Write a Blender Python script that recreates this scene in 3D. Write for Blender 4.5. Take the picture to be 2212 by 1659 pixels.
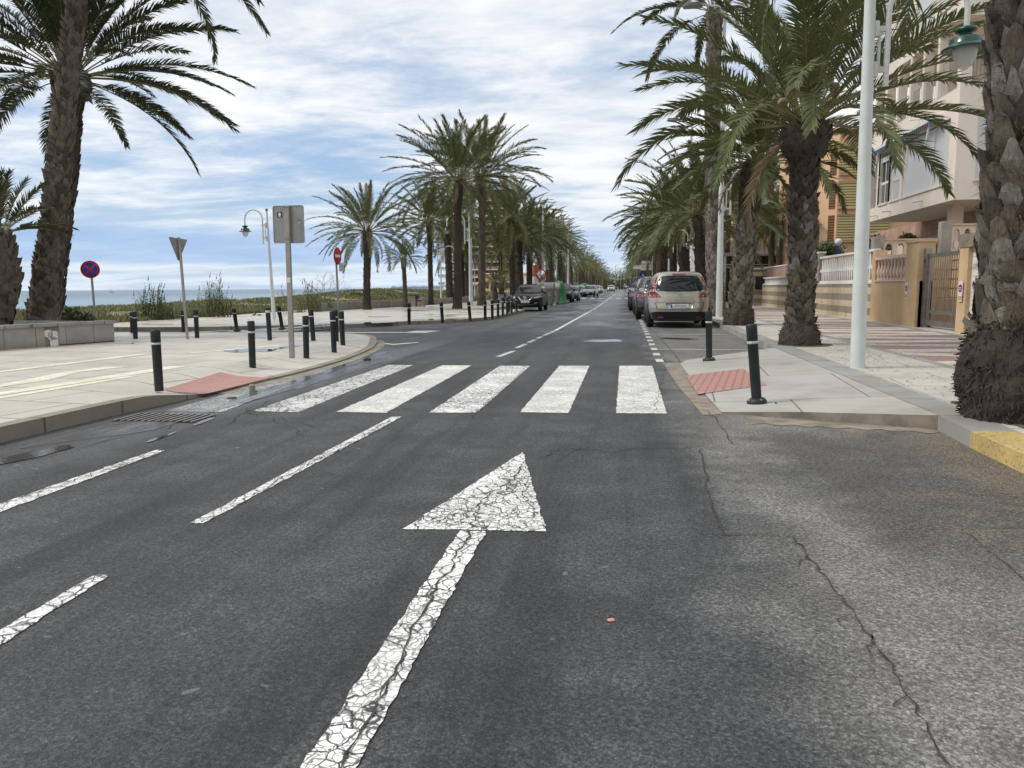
import bpy, bmesh, math, random
from math import sin, cos, pi, radians, sqrt, atan2, exp
from mathutils import Vector, Matrix, noise
from mathutils.bvhtree import BVHTree

# ------------------------------------------------------------------ camera
H = 1.30
FD = 1661.0                     # focal length in units of a 2212 px wide picture
PITCH, YAW, ROLL = radians(7.14), radians(8.34), radians(0.34)
scene = bpy.context.scene
for o in list(bpy.data.objects): bpy.data.objects.remove(o)
COL = scene.collection
camd = bpy.data.cameras.new('camera'); cam = bpy.data.objects.new('camera', camd); COL.objects.link(cam)
camd.sensor_width = 36.0; camd.lens = 36.0*FD/2212.0; camd.clip_end = 20000; camd.clip_start = 0.05
RM = (Matrix.Rotation(YAW, 3, 'Z') @ Matrix.Rotation(pi/2-PITCH, 3, 'X') @ Matrix.Rotation(-ROLL, 3, 'Z'))
cam.location = (0, 0, H); cam.rotation_euler = RM.to_euler()
scene.camera = cam
CP = Vector((0, 0, H))
def ray(px, py): return RM @ Vector(((px-1106)/FD, (829.5-py)/FD, -1.0))
def G(px, py, z=0.0):           # ground point seen at a photo position
    d = ray(px, py); return CP + d*((z-H)/d.z)
def P(px, py, Y):               # point at distance Y down the street
    d = ray(px, py); return CP + d*(Y/d.y)

# ------------------------------------------------------------------ sky and sun
SUN_EL, SUN_AZ = radians(50), radians(-100)
w = bpy.data.worlds.new('World'); scene.world = w; w.use_nodes = True
nt = w.node_tree; N = nt.nodes; LK = nt.links
for n in list(N): N.remove(n)
def nn(nt, t, **kw):
    n = nt.nodes.new(t)
    for k, v in kw.items():
        if k.startswith('i_'):
            key = k[2:]; key = int(key) if key.isdigit() else key.replace('_', ' ')
            n.inputs[key].default_value = v
        else: setattr(n, k, v)
    return n
def mth(nt, op, a, b=None, c=None, clamp=False):
    n = nt.nodes.new('ShaderNodeMath'); n.operation = op; n.use_clamp = clamp
    for i, v in enumerate((a, b, c)):
        if v is None: continue
        if isinstance(v, (int, float)): n.inputs[i].default_value = v
        else: nt.links.new(v, n.inputs[i])
    return n.outputs[0]
def sstep(nt, v, a, b, lo=0.0, hi=1.0):
    n = nt.nodes.new('ShaderNodeMapRange'); n.interpolation_type = 'SMOOTHSTEP'
    nt.links.new(v, n.inputs[0])
    for i, x in zip((1, 2, 3, 4), (a, b, lo, hi)): n.inputs[i].default_value = x
    return n.outputs[0]
def mixc(nt, f, a, b, mode='MIX'):
    n = nt.nodes.new('ShaderNodeMix'); n.data_type = 'RGBA'; n.blend_type = mode
    if isinstance(f, (int, float)): n.inputs[0].default_value = f
    else: nt.links.new(f, n.inputs[0])
    for i, v in ((6, a), (7, b)):
        if isinstance(v, (tuple, list)): n.inputs[i].default_value = (*v[:3], 1)
        else: nt.links.new(v, n.inputs[i])
    return n.outputs[2]
def nz(nt, vec, scale, detail=4, rough=0.55, dist=0.0, out=0):
    n = nt.nodes.new('ShaderNodeTexNoise'); n.inputs['Scale'].default_value = scale
    n.inputs['Detail'].default_value = detail; n.inputs['Roughness'].default_value = rough
    n.inputs['Distortion'].default_value = dist
    if vec is not None: nt.links.new(vec, n.inputs['Vector'])
    return n.outputs[out]
def mapv(nt, vec, scale=(1, 1, 1), rot=(0, 0, 0), loc=(0, 0, 0)):
    n = nt.nodes.new('ShaderNodeMapping'); n.inputs['Scale'].default_value = scale
    n.inputs['Rotation'].default_value = rot; n.inputs['Location'].default_value = loc
    nt.links.new(vec, n.inputs['Vector']); return n.outputs[0]

sky = nn(nt, 'ShaderNodeTexSky', sky_type='NISHITA', sun_disc=False)
sky.sun_elevation = SUN_EL; sky.sun_rotation = SUN_AZ; sky.air_density = 1.2; sky.dust_density = 0.6; sky.ozone_density = 2.0
tc = nn(nt, 'ShaderNodeTexCoord')
sep = nn(nt, 'ShaderNodeSeparateXYZ'); LK.new(tc.outputs['Generated'], sep.inputs[0])
X, Y, Z = sep.outputs
zc = mth(nt, 'ADD', mth(nt, 'MAXIMUM', Z, 0.0), 0.09)
cmb = nn(nt, 'ShaderNodeCombineXYZ')
LK.new(mth(nt, 'DIVIDE', X, zc), cmb.inputs[0]); LK.new(mth(nt, 'DIVIDE', Y, zc), cmb.inputs[1])
cl = cmb.outputs[0]
m1 = mapv(nt, cl, (0.80, 1.0, 1), (0, 0, radians(12)), (3.1, 1.7, 0))
n1 = nz(nt, m1, 0.40, 9, 0.62, 0.5)
m2 = mapv(nt, cl, (1.0, 1.5, 1), (0, 0, radians(25)), (9.3, 4.2, 0))
n2 = nz(nt, m2, 1.5, 8, 0.64, 0.25)
# cover: thin low in the west (left), thick higher up
az = mth(nt, 'ARCTAN2', X, Y)
lowleft = mth(nt, 'MULTIPLY', sstep(nt, az, 0.02, -0.42), sstep(nt, Z, 0.36, 0.10))
band = mth(nt, 'MULTIPLY', sstep(nt, Z, 0.045, 0.09), sstep(nt, Z, 0.20, 0.12))
cov = mth(nt, 'ADD', mth(nt, 'MULTIPLY', n1, 1.0), mth(nt, 'MULTIPLY', n2, 0.42))
cov = mth(nt, 'SUBTRACT', cov, mth(nt, 'MULTIPLY', lowleft, 0.20))
cov = mth(nt, 'SUBTRACT', cov, mth(nt, 'MULTIPLY', band, 0.03))
mask = sstep(nt, cov, 0.35, 0.64)
thick = sstep(nt, mth(nt, 'ADD', mth(nt, 'MULTIPLY', n2, 0.6), mth(nt, 'MULTIPLY', n1, 0.6)), 0.40, 0.70)
cloudc = mixc(nt, thick, (4.8, 5.5, 6.5), (8.6, 8.6, 8.5))
blue = mixc(nt, 0.62, sky.outputs[0], (2.6, 4.1, 6.7))
horiz = sstep(nt, Z, 0.14, 0.0)
skyc = mixc(nt, mth(nt, 'MULTIPLY', mask, 0.93), blue, cloudc)
lowb = mth(nt, 'MULTIPLY', mth(nt, 'MULTIPLY', sstep(nt, Z, 0.028, 0.034), sstep(nt, Z, 0.085, 0.062)), sstep(nt, az, 0.25, -0.25))
skyc = mixc(nt, mth(nt, 'MULTIPLY', horiz, 0.60), skyc, (4.9, 6.1, 7.4))
skyc = mixc(nt, mth(nt, 'MULTIPLY', lowb, 0.62), skyc, (2.7, 4.2, 6.8))
bg = nn(nt, 'ShaderNodeBackground'); bg.inputs['Strength'].default_value = 0.098
LK.new(skyc, bg.inputs[0])
wo = nn(nt, 'ShaderNodeOutputWorld'); LK.new(bg.outputs[0], wo.inputs[0])
sd = bpy.data.lights.new('sun', 'SUN'); sd.energy = 2.0; sd.angle = radians(16); sd.color = (1.0, 0.95, 0.86)
so = bpy.data.objects.new('sun', sd); COL.objects.link(so)
sv = Vector((sin(SUN_AZ)*cos(SUN_EL), cos(SUN_AZ)*cos(SUN_EL), sin(SUN_EL)))
so.rotation_euler = sv.to_track_quat('Z', 'Y').to_euler()
scene.view_settings.view_transform = 'Standard'; scene.view_settings.look = 'None'
scene.view_settings.exposure = 0.36; scene.view_settings.gamma = 1.0
scene.cycles.max_bounces = 6; scene.cycles.diffuse_bounces = 3; scene.cycles.glossy_bounces = 3
scene.cycles.transmission_bounces = 4; scene.cycles.transparent_max_bounces = 6; scene.cycles.caustics_reflective = False

# ------------------------------------------------------------------ materials
def newmat(name):
    m = bpy.data.materials.new(name); m.use_nodes = True; t = m.node_tree
    for n in list(t.nodes): t.nodes.remove(n)
    b = t.nodes.new('ShaderNodeBsdfPrincipled'); o = t.nodes.new('ShaderNodeOutputMaterial')
    t.links.new(b.outputs[0], o.inputs[0]); return m, t, b
def wpos(t): return t.nodes.new('ShaderNodeNewGeometry').outputs['Position']
def opos(t): return t.nodes.new('ShaderNodeTexCoord').outputs['Object']
def setin(t, b, k, v):
    if isinstance(v, (int, float)): b.inputs[k].default_value = v
    elif isinstance(v, (tuple, list)): b.inputs[k].default_value = (*v[:3], 1)
    else: t.links.new(v, b.inputs[k])
def bump(t, b, h, strength, dist=0.01):
    n = t.nodes.new('ShaderNodeBump'); n.inputs['Strength'].default_value = strength; n.inputs['Distance'].default_value = dist
    t.links.new(h, n.inputs['Height']); t.links.new(n.outputs[0], b.inputs['Normal'])
def pm(name, c1, c2=None, scale=8, rough=0.6, bmp=0.0, bscale=40, metal=0.0, obj=True, coat=0.0, stretch=(1, 1, 1), detail=5, spec=None):
    """plain procedural material: two tones mixed by noise"""
    m, t, b = newmat(name)
    v = opos(t) if obj else wpos(t)
    v = mapv(t, v, stretch)
    if c2 is None: c2 = tuple(x*0.82 for x in c1)
    n = nz(t, v, scale, detail, 0.6)
    setin(t, b, 'Base Color', mixc(t, sstep(t, n, 0.32, 0.68), c1, c2))
    setin(t, b, 'Roughness', rough); b.inputs['Metallic'].default_value = metal
    b.inputs['Coat Weight'].default_value = coat
    if coat: b.inputs['Coat Roughness'].default_value = 0.04
    if spec is not None: b.inputs['Specular IOR Level'].default_value = spec
    if bmp: bump(t, b, nz(t, v, bscale, 4, 0.6), bmp, 0.01)
    return m

def band1(t, v, a, b, s):       # soft window between a and b
    return mth(t, 'MULTIPLY', sstep(t, v, a-s, a+s), sstep(t, v, b+s, b-s))

def mk_asphalt():
    m, t, b = newmat('asphalt')
    p = wpos(t); s = t.nodes.new('ShaderNodeSeparateXYZ'); t.links.new(p, s.inputs[0]); x, y, z = s.outputs
    big = nz(t, p, 0.35, 5, 0.6); med = nz(t, p, 1.9, 6, 0.65); fine = nz(t, p, 44, 4, 0.85); vf = nz(t, p, 130, 2, 0.8)
    wob = mth(t, 'MULTIPLY', mth(t, 'SUBTRACT', nz(t, p, 0.9, 5, 0.65), 0.5), 1.5)
    xw = mth(t, 'ADD', x, wob)
    streak = nz(t, mapv(t, p, (2.2, 0.16, 1)), 1.0, 5, 0.6)
    base = mixc(t, sstep(t, med, 0.35, 0.7), (0.037, 0.039, 0.041), (0.074, 0.077, 0.080))
    base = mixc(t, mth(t, 'MULTIPLY', sstep(t, streak, 0.45, 0.65), 0.75), base, (0.018, 0.019, 0.020))
    # worn grey surface at the right hand lay-by, sand blown over it
    worn = sstep(t, xw, 0.30, 0.95)
    worn = mth(t, 'MULTIPLY', worn, sstep(t, big, 0.30, 0.52))
    wc = mixc(t, sstep(t, med, 0.35, 0.65), (0.17, 0.162, 0.148), (0.25, 0.243, 0.23))
    base = mixc(t, mth(t, 'MULTIPLY', worn, 0.9), base, wc)
    darkp = mth(t, 'MULTIPLY', sstep(t, xw, 1.1, 1.5), mth(t, 'MULTIPLY', sstep(t, y, 3.2, 4.1), sstep(t, y, 7.2, 6.5)))
    base = mixc(t, mth(t, 'MULTIPLY', darkp, 0.75), base, (0.062, 0.060, 0.058))
    sandm = mth(t, 'MULTIPLY', sstep(t, nz(t, p, 1.1, 7, 0.7, 0.3), 0.47, 0.64), sstep(t, xw, 1.0, 2.3))
    base = mixc(t, mth(t, 'MULTIPLY', sandm, 0.62), base, (0.20, 0.155, 0.105))
    edge = mth(t, 'MULTIPLY', sstep(t, xw, 2.2, 2.8), sstep(t, y, 9, 7.5))
    base = mixc(t, mth(t, 'MULTIPLY', edge, 0.55), base, (0.21, 0.165, 0.115))
    base = mixc(t, mth(t, 'MULTIPLY', sstep(t, big, 0.42, 0.60), 0.55), base, mixc(t, 0.5, base, (0.075, 0.079, 0.086)))
    # left side: newer patch beside the gutter
    lft = band1(t, mth(t, 'ADD', x, mth(t, 'MULTIPLY', wob, 0.15)), -5.6, -4.2, 0.05)
    base = mixc(t, mth(t, 'MULTIPLY', lft, 0.45), base, (0.085, 0.088, 0.092))
    # aggregate speckle
    vor = t.nodes.new('ShaderNodeTexVoronoi'); vor.inputs['Scale'].default_value = 120; t.links.new(p, vor.inputs['Vector'])
    spk = t.nodes.new('ShaderNodeSeparateColor'); t.links.new(vor.outputs['Color'], spk.inputs[0])
    sp = mth(t, 'ADD', mth(t, 'MULTIPLY', mth(t, 'POWER', spk.outputs[0], 3.0), 1.3), mth(t, 'MULTIPLY', mth(t, 'POWER', fine, 3.0), 5.6))
    base = mixc(t, 1.0, base, base); 
    mul = t.nodes.new('ShaderNodeVectorMath'); mul.operation = 'SCALE'; t.links.new(base, mul.inputs[0]); t.links.new(mth(t, 'ADD', mth(t, 'MULTIPLY', sp, 0.88), 0.10), mul.inputs['Scale'])
    col = mul.outputs[0]
    pale = mth(t, 'MULTIPLY', sstep(t, nz(t, p, 9, 2, 0.5), 0.715, 0.76), 0.55)
    col = mixc(t, pale, col, (0.22, 0.22, 0.22))
    # wet: sheen in the left gutter and in tracks further on
    wetn = nz(t, mapv(t, p, (1.0, 0.45, 1)), 0.55, 6, 0.6)
    gut = mth(t, 'MULTIPLY', band1(t, mth(t, 'ADD', x, mth(t, 'MULTIPLY', wob, 0.22)), -4.75, -4.15, 0.18), sstep(t, y, 4.5, 8))
    gut = mth(t, 'MULTIPLY', gut, sstep(t, y, 21, 16))
    far = mth(t, 'MULTIPLY', sstep(t, y, 11, 30), sstep(t, wetn, 0.44, 0.62))
    trk = mth(t, 'MULTIPLY', band1(t, mth(t, 'ADD', x, mth(t, 'MULTIPLY', wob, 0.5)), -2.2, -0.1, 0.5), mth(t, 'MULTIPLY', sstep(t, y, 14, 40), 0.75))
    wet = mth(t, 'MAXIMUM', mth(t, 'MAXIMUM', gut, far), trk)
    col = mixc(t, mth(t, 'MULTIPLY', wet, 0.35), col, (0.030, 0.032, 0.035))
    setin(t, b, 'Base Color', col)
    r = mth(t, 'SUBTRACT', mth(t, 'ADD', 0.54, mth(t, 'MULTIPLY', med, 0.16)), mth(t, 'MULTIPLY', wet, 0.30))
    setin(t, b, 'Roughness', r)
    setin(t, b, 'Specular IOR Level', mth(t, 'ADD', 0.40, mth(t, 'MULTIPLY', wet, 0.30)))
    hh = mth(t, 'ADD', mth(t, 'MULTIPLY', fine, 0.6), mth(t, 'MULTIPLY', vf, 0.5))
    bump(t, b, hh, 0.9, 0.014)
    return m
ASPH = mk_asphalt()

def mk_paint(name, crack=1.0, wear=0.45, col=(0.74, 0.74, 0.71), sc=9.0):
    """white road paint, crazed: the asphalt shows through the cracks"""
    m, t, b = newmat(name)
    p = wpos(t)
    dv = t.nodes.new('ShaderNodeVectorMath'); dv.operation = 'ADD'
    nzc = t.nodes.new('ShaderNodeTexNoise'); nzc.inputs['Scale'].default_value = 7; nzc.inputs['Detail'].default_value = 4; t.links.new(p, nzc.inputs['Vector'])
    sc1 = t.nodes.new('ShaderNodeVectorMath'); sc1.operation = 'SCALE'; sc1.inputs['Scale'].default_value = 0.13
    t.links.new(nzc.outputs['Color'], sc1.inputs[0]); t.links.new(p, dv.inputs[0]); t.links.new(sc1.outputs[0], dv.inputs[1])
    def vedge(s, w0, w1):
        v = t.nodes.new('ShaderNodeTexVoronoi'); v.inputs['Randomness'].default_value = 1.0; v.feature = 'DISTANCE_TO_EDGE'; v.inputs['Scale'].default_value = s
        t.links.new(mapv(t, dv.outputs[0], (1, 0.8, 1)), v.inputs['Vector'])
        return sstep(t, v.outputs['Distance'], w1, w0)
    region = sstep(t, nz(t, p, 1.3, 3, 0.5), 0.36, 0.55)
    e0 = vedge(sc*0.36, 0.006, 0.020); e1 = mth(t, 'MAXIMUM', e0, mth(t, 'MULTIPLY', vedge(sc, 0.020, 0.060), sstep(t, nz(t, p, 2.1, 3, 0.5), 0.30, 0.52))); e2 = vedge(sc*2.3, 0.02, 0.08)
    cr = mth(t, 'MAXIMUM', e1, mth(t, 'MULTIPLY', e2, mth(t, 'MULTIPLY', region, 0.8)))
    cr = mth(t, 'MULTIPLY', cr, crack)
    fl = sstep(t, nz(t, p, 38, 5, 0.75), 0.66-0.12*wear, 0.71-0.10*wear)
    cr = mth(t, 'MAXIMUM', cr, mth(t, 'MULTIPLY', fl, 0.9))
    big = sstep(t, nz(t, p, 2.6, 4, 0.6), 0.35, 0.7)
    c = mixc(t, big, col, tuple(x*0.80 for x in col))
    c = mixc(t, cr, c, (0.045, 0.045, 0.045))
    setin(t, b, 'Base Color', c); b.inputs['Roughness'].default_value = 0.55
    bump(t, b, mth(t, 'ADD', mth(t, 'MULTIPLY', cr, -1.0), mth(t, 'MULTIPLY', nz(t, p, 90, 2, 0.6), 0.3)), 0.5, 0.006)
    return m
PAINT = mk_paint('road_paint', 1.0, 0.5, (0.84, 0.84, 0.81), 13.0); PAINT2 = mk_paint('road_paint_worn', 0.8, 1.2, (0.60, 0.60, 0.57)); PAINT3 = mk_paint('road_paint_fine', 0.6, 0.7, (0.80, 0.79, 0.75), 17)
PAINT4 = mk_paint('pale_paving_paint', 0.15, 0.6, (0.80, 0.76, 0.62), 14)
YELLOW = mk_paint('yellow_kerb_paint', 0.12, 0.8, (0.58, 0.43, 0.17), 7)

def mk_paving(name, c1, c2, sx, sy, rot=0.0, gap=0.006, dirt=(0.20, 0.16, 0.12), dirtf=0.35, zig=False, rough=0.6, wetf=0.0, ox=0.0):
    m, t, b = newmat(name)
    p = wpos(t); gap *= 1.5; pr = mapv(t, p, (1, 1, 1), (0, 0, rot), (ox, 0, 0))
    br = t.nodes.new('ShaderNodeTexBrick'); t.links.new(pr, br.inputs['Vector'])
    br.offset = 0.5; br.inputs['Scale'].default_value = 1.0; br.inputs['Mortar Size'].default_value = gap
    br.inputs['Mortar Smooth'].default_value = 0.2; br.inputs['Bias'].default_value = 0.0
    br.inputs['Brick Width'].default_value = sx; br.inputs['Row Height'].default_value = sy
    br.inputs['Color1'].default_value = (*c1, 1); br.inputs['Color2'].default_value = (*c2, 1); br.inputs['Mortar'].default_value = tuple(x*0.35 for x in c1)+(1,)
    c = br.outputs['Color']
    med = nz(t, p, 1.4, 6, 0.65); fine = nz(t, p, 60, 3, 0.7)
    c = mixc(t, mth(t, 'MULTIPLY', sstep(t, med, 0.45, 0.75), dirtf), c, dirt)
    c = mixc(t, mth(t, 'MULTIPLY', sstep(t, fine, 0.5, 0.72), 0.22), c, tuple(x*0.45 for x in c1))
    blot = sstep(t, nz(t, p, 0.45, 7, 0.72), 0.46, 0.62); c = mixc(t, mth(t, 'MULTIPLY', blot, 0.14 if zig else 0.2), c, tuple(x*0.55 for x in dirt[:3]))
    gum = sstep(t, nz(t, p, 17, 2, 0.5), 0.72, 0.76); c = mixc(t, mth(t, 'MULTIPLY', gum, 0.25), c, (0.12, 0.11, 0.10))
    if zig:
        s = t.nodes.new('ShaderNodeSeparateXYZ'); t.links.new(p, s.inputs[0]); x, y, z = s.outputs
        # long pointed red triangles laid across the pavement
        u = mth(t, 'FRACT', mth(t, 'DIVIDE', y, 1.15))
        k = mth(t, 'FLOOR', mth(t, 'DIVIDE', y, 1.15))
        par = mth(t, 'MODULO', mth(t, 'ABSOLUTE', k), 2.0)
        xx = mth(t, 'DIVIDE', mth(t, 'SUBTRACT', x, 4.75), 2.9)
        inv = mth(t, 'ADD', mth(t, 'MULTIPLY', par, mth(t, 'SUBTRACT', 1.0, mth(t, 'MULTIPLY', xx, 2.0))), xx)
        tri = mth(t, 'LESS_THAN', mth(t, 'MULTIPLY', mth(t, 'ABSOLUTE', mth(t, 'SUBTRACT', u, 0.5)), 2.0), mth(t, 'MULTIPLY', inv, 0.92))
        zone = mth(t, 'MULTIPLY', mth(t, 'GREATER_THAN', xx, 0.0), mth(t, 'LESS_THAN', xx, 1.0))
        c = mixc(t, mth(t, 'MULTIPLY', mth(t, 'MULTIPLY', tri, zone), 0.9), c, (0.25, 0.145, 0.13))
        lit = mth(t, 'MULTIPLY', sstep(t, nz(t, p, 24, 3, 0.7), 0.64, 0.69), sstep(t, nz(t, p, 0.5, 3, 0.5), 0.42, 0.6))
        c = mixc(t, mth(t, 'MULTIPLY', lit, 0.65), c, (0.10, 0.07, 0.05))
    setin(t, b, 'Base Color', c)
    if wetf:
        wn = sstep(t, nz(t, mapv(t, p, (0.35, 0.9, 1)), 0.8, 5, 0.6), 0.50, 0.60)
        s2 = t.nodes.new('ShaderNodeSeparateXYZ'); t.links.new(p, s2.inputs[0])
        wn = mth(t, 'MULTIPLY', wn, sstep(t, s2.outputs[1], 11, 24))
        setin(t, b, 'Roughness', mth(t, 'SUBTRACT', rough, mth(t, 'MULTIPLY', wn, wetf)))
    else: b.inputs['Roughness'].default_value = rough
    bump(t, b, mth(t, 'ADD', mth(t, 'MULTIPLY', br.outputs['Fac'], -1.0), mth(t, 'MULTIPLY', fine, 0.35)), 0.35, 0.006)
    return m
PAV_L = mk_paving('pale_stone_paving', (0.54, 0.505, 0.445), (0.47, 0.44, 0.39), 1.2, 0.9, radians(8), 0.010, (0.31, 0.27, 0.22), 0.5, wetf=0.42)
PAV_R = mk_paving('granite_zigzag_paving', (0.60, 0.565, 0.51), (0.53, 0.50, 0.45), 0.6, 0.3, radians(3), 0.006, (0.30, 0.235, 0.175), 0.5, zig=True)
PAV_I = mk_paving('grey_concrete_paving', (0.43, 0.42, 0.395), (0.40, 0.39, 0.365), 1.6, 2.2, radians(4), 0.007, (0.28, 0.235, 0.18), 0.5, ox=0.4)
KERB = mk_paving('granite_kerb', (0.34, 0.335, 0.32), (0.30, 0.295, 0.28), 4.0, 1.05, 0, 0.008, (0.19, 0.15, 0.11), 0.55)
KERB_L = mk_paving('weathered_kerb', (0.27, 0.235, 0.185), (0.235, 0.205, 0.16), 4.0, 1.05, 0, 0.01, (0.13, 0.10, 0.075), 0.65)
APRON = pm('sandy_concrete', (0.30, 0.26, 0.20), (0.17, 0.145, 0.11), 3.5, 0.7, 0.3, 50, obj=False, detail=8)
def mk_tact():
    m, t, b = newmat('red_tactile_paving')
    p = mapv(t, wpos(t), (1, 1, 1), (0, 0, radians(10)))
    s = t.nodes.new('ShaderNodeSeparateXYZ'); t.links.new(p, s.inputs[0])
    gx = mth(t, 'LESS_THAN', mth(t, 'FRACT', mth(t, 'MULTIPLY', s.outputs[0], 10.0)), 0.28)
    gy = mth(t, 'LESS_THAN', mth(t, 'FRACT', mth(t, 'MULTIPLY', s.outputs[1], 3.3)), 0.05)
    g = mth(t, 'MAXIMUM', gx, gy)
    c = mixc(t, sstep(t, nz(t, wpos(t), 4, 5, 0.6), 0.35, 0.7), (0.43, 0.215, 0.19), (0.37, 0.22, 0.19))
    c = mixc(t, mth(t, 'MULTIPLY', g, 0.55), c, (0.24, 0.10, 0.085))
    c = mixc(t, mth(t, 'MULTIPLY', sstep(t, nz(t, wpos(t), 40, 3, 0.6), 0.58, 0.7), 0.4), c, (0.30, 0.22, 0.19))
    setin(t, b, 'Base Color', c); b.inputs['Roughness'].default_value = 0.6
    bump(t, b, mth(t, 'MULTIPLY', g, -1.0), 0.6, 0.006); return m
TACT = mk_tact()
BLACKGAP = pm('crack_filler', (0.02, 0.019, 0.017), (0.06, 0.052, 0.042), 20, 0.9, obj=False)
def mk_water(name, col, rough, bs, bst, sx=1.0):
    m, t, b = newmat(name); p = wpos(t)
    setin(t, b, 'Base Color', col); b.inputs['Roughness'].default_value = rough; b.inputs['IOR'].default_value = 1.33
    bump(t, b, nz(t, mapv(t, p, (sx, 1, 1)), bs, 5, 0.6), bst, 0.3); return m
PUDDLE = pm('puddle_water', (0.06, 0.058, 0.052), None, 3, 0.07, 0.25, 14, obj=False); PUDDLE.node_tree.nodes['Principled BSDF'].inputs['IOR'].default_value = 1.33
def mk_sea():
    m, t, b = newmat('sea_water'); p = wpos(t)
    s = t.nodes.new('ShaderNodeSeparateXYZ'); t.links.new(p, s.inputs[0])
    shallow = sstep(t, s.outputs[0], -330, -95)
    band = sstep(t, nz(t, mapv(t, p, (0.5, 0.12, 1)), 0.12, 5, 0.6), 0.4, 0.62)
    c = mixc(t, shallow, (0.035, 0.085, 0.15), (0.16, 0.27, 0.33))
    c = mixc(t, mth(t, 'MULTIPLY', band, 0.35), c, (0.20, 0.28, 0.35))
    setin(t, b, 'Base Color', c); b.inputs['Roughness'].default_value = 0.28
    bump(t, b, nz(t, mapv(t, p, (1.0, 0.5, 1)), 0.9, 6, 0.65), 1.0, 0.6); return m
SEA = mk_sea()
def mk_ground():
    m, t, b = newmat('sandy_soil'); p = wpos(t)
    c = mixc(t, sstep(t, nz(t, p, 0.5, 8, 0.7), 0.36, 0.62), (0.33, 0.27, 0.18), (0.12, 0.14, 0.055))
    c = mixc(t, sstep(t, nz(t, p, 6, 4, 0.7), 0.45, 0.7), c, (0.15, 0.14, 0.07))
    setin(t, b, 'Base Color', c); b.inputs['Roughness'].default_value = 0.9; bump(t, b, nz(t, p, 4, 8, 0.7), 0.8, 0.12); return m
SOIL = mk_ground()
EARTH = pm('tree_pit_soil', (0.11, 0.075, 0.05), (0.16, 0.11, 0.075), 9, 0.95, 0.8, 30, obj=False)

def mk_leaf(name, c1, c2, trans=0.35):
    m = bpy.data.materials.new(name); m.use_nodes = True; t = m.node_tree
    for n in list(t.nodes): t.nodes.remove(n)
    o = t.nodes.new('ShaderNodeOutputMaterial')
    b = t.nodes.new('ShaderNodeBsdfPrincipled'); tr = t.nodes.new('ShaderNodeBsdfTranslucent'); mx = t.nodes.new('ShaderNodeMixShader')
    v = opos(t); oi = t.nodes.new('ShaderNodeObjectInfo')
    f = mth(t, 'ADD', mth(t, 'MULTIPLY', nz(t, v, 1.3, 4, 0.6), 0.75), mth(t, 'MULTIPLY', oi.outputs['Random'], 0.3))
    c = mixc(t, sstep(t, f, 0.3, 0.75), c1, c2)
    t.links.new(c, b.inputs['Base Color']); b.inputs['Roughness'].default_value = 0.55; b.inputs['Specular IOR Level'].default_value = 0.35
    t.links.new(mixc(t, 0.5, c, (0.10, 0.13, 0.02)), tr.inputs[0])
    mx.inputs[0].default_value = trans*0.45
    t.links.new(b.outputs[0], mx.inputs[1]); t.links.new(tr.outputs[0], mx.inputs[2]); t.links.new(mx.outputs[0], o.inputs[0])
    return m
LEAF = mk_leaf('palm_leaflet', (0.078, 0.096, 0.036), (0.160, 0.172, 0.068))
LEAF_D = mk_leaf('palm_leaflet_silhouette', (0.036, 0.046, 0.024), (0.075, 0.085, 0.038))  # darker copy of LEAF: crowns' backlit silhouette put into the colour
LEAF_G = mk_leaf('grey_palm_leaflet', (0.098, 0.110, 0.055), (0.185, 0.182, 0.095))
DEADLEAF = mk_leaf('dry_palm_leaflet', (0.15, 0.10, 0.055), (0.22, 0.15, 0.08), 0.1)
RACHIS = pm('frond_stalk', (0.15, 0.14, 0.055), (0.24, 0.20, 0.08), 3, 0.5)
SPATHE = pm('orange_spathe', (0.24, 0.11, 0.035), (0.14, 0.065, 0.025), 6, 0.6, 0.3, 20)
FLOWER = pm('tan_flower_cluster', (0.42, 0.33, 0.20), (0.30, 0.21, 0.11), 50, 0.9, 1.0, 90)
def mk_bark(name, c1, c2, c3, st=0.7):
    m, t, b = newmat(name); v = opos(t)
    f = nz(t, v, 4.0, 7, 0.7); g = nz(t, mapv(t, v, (1, 1, 0.18)), 60, 4, 0.7)
    c = mixc(t, sstep(t, f, 0.38, 0.62), c1, c2)
    c = mixc(t, mth(t, 'MULTIPLY', sstep(t, g, 0.42, 0.7), 0.6), c, c3)
    setin(t, b, 'Base Color', c); b.inputs['Roughness'].default_value = 0.9
    bump(t, b, mth(t, 'ADD', g, mth(t, 'MULTIPLY', nz(t, v, 25, 5, 0.7), 0.7)), st, 0.02); return m
BARK = mk_bark('palm_bark', (0.095, 0.074, 0.053), (0.165, 0.136, 0.104), (0.045, 0.034, 0.025))
BARK_G = mk_bark('grey_palm_bark', (0.17, 0.148, 0.122), (0.27, 0.242, 0.205), (0.075, 0.062, 0.05))
BARK_D = mk_bark('dark_palm_bark', (0.050, 0.038, 0.028), (0.085, 0.066, 0.048), (0.028, 0.021, 0.016), 1.0)
BOSS = mk_bark('root_boss', (0.034, 0.025, 0.018), (0.058, 0.044, 0.032), (0.016, 0.012, 0.009), 1.0)
FIBRE = pm('trunk_fibre', (0.13, 0.095, 0.06), (0.07, 0.05, 0.032), 30, 0.95)
POLE = pm('pale_grey_post_paint', (0.60, 0.635, 0.62), (0.53, 0.56, 0.545), 2.5, 0.48, 0.05, 30, obj=False)
POLE_W = pm('white_post_paint', (0.62, 0.62, 0.59), (0.54, 0.54, 0.50), 3, 0.45, 0.05, 20)
GALV = pm('galvanised_steel', (0.33, 0.31, 0.28), (0.26, 0.245, 0.22), 6, 0.5, metal=0.3)
SIGNBACK = pm('sign_back_aluminium', (0.30, 0.30, 0.295), (0.23, 0.23, 0.225), 3, 0.5, metal=0.35)
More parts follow.
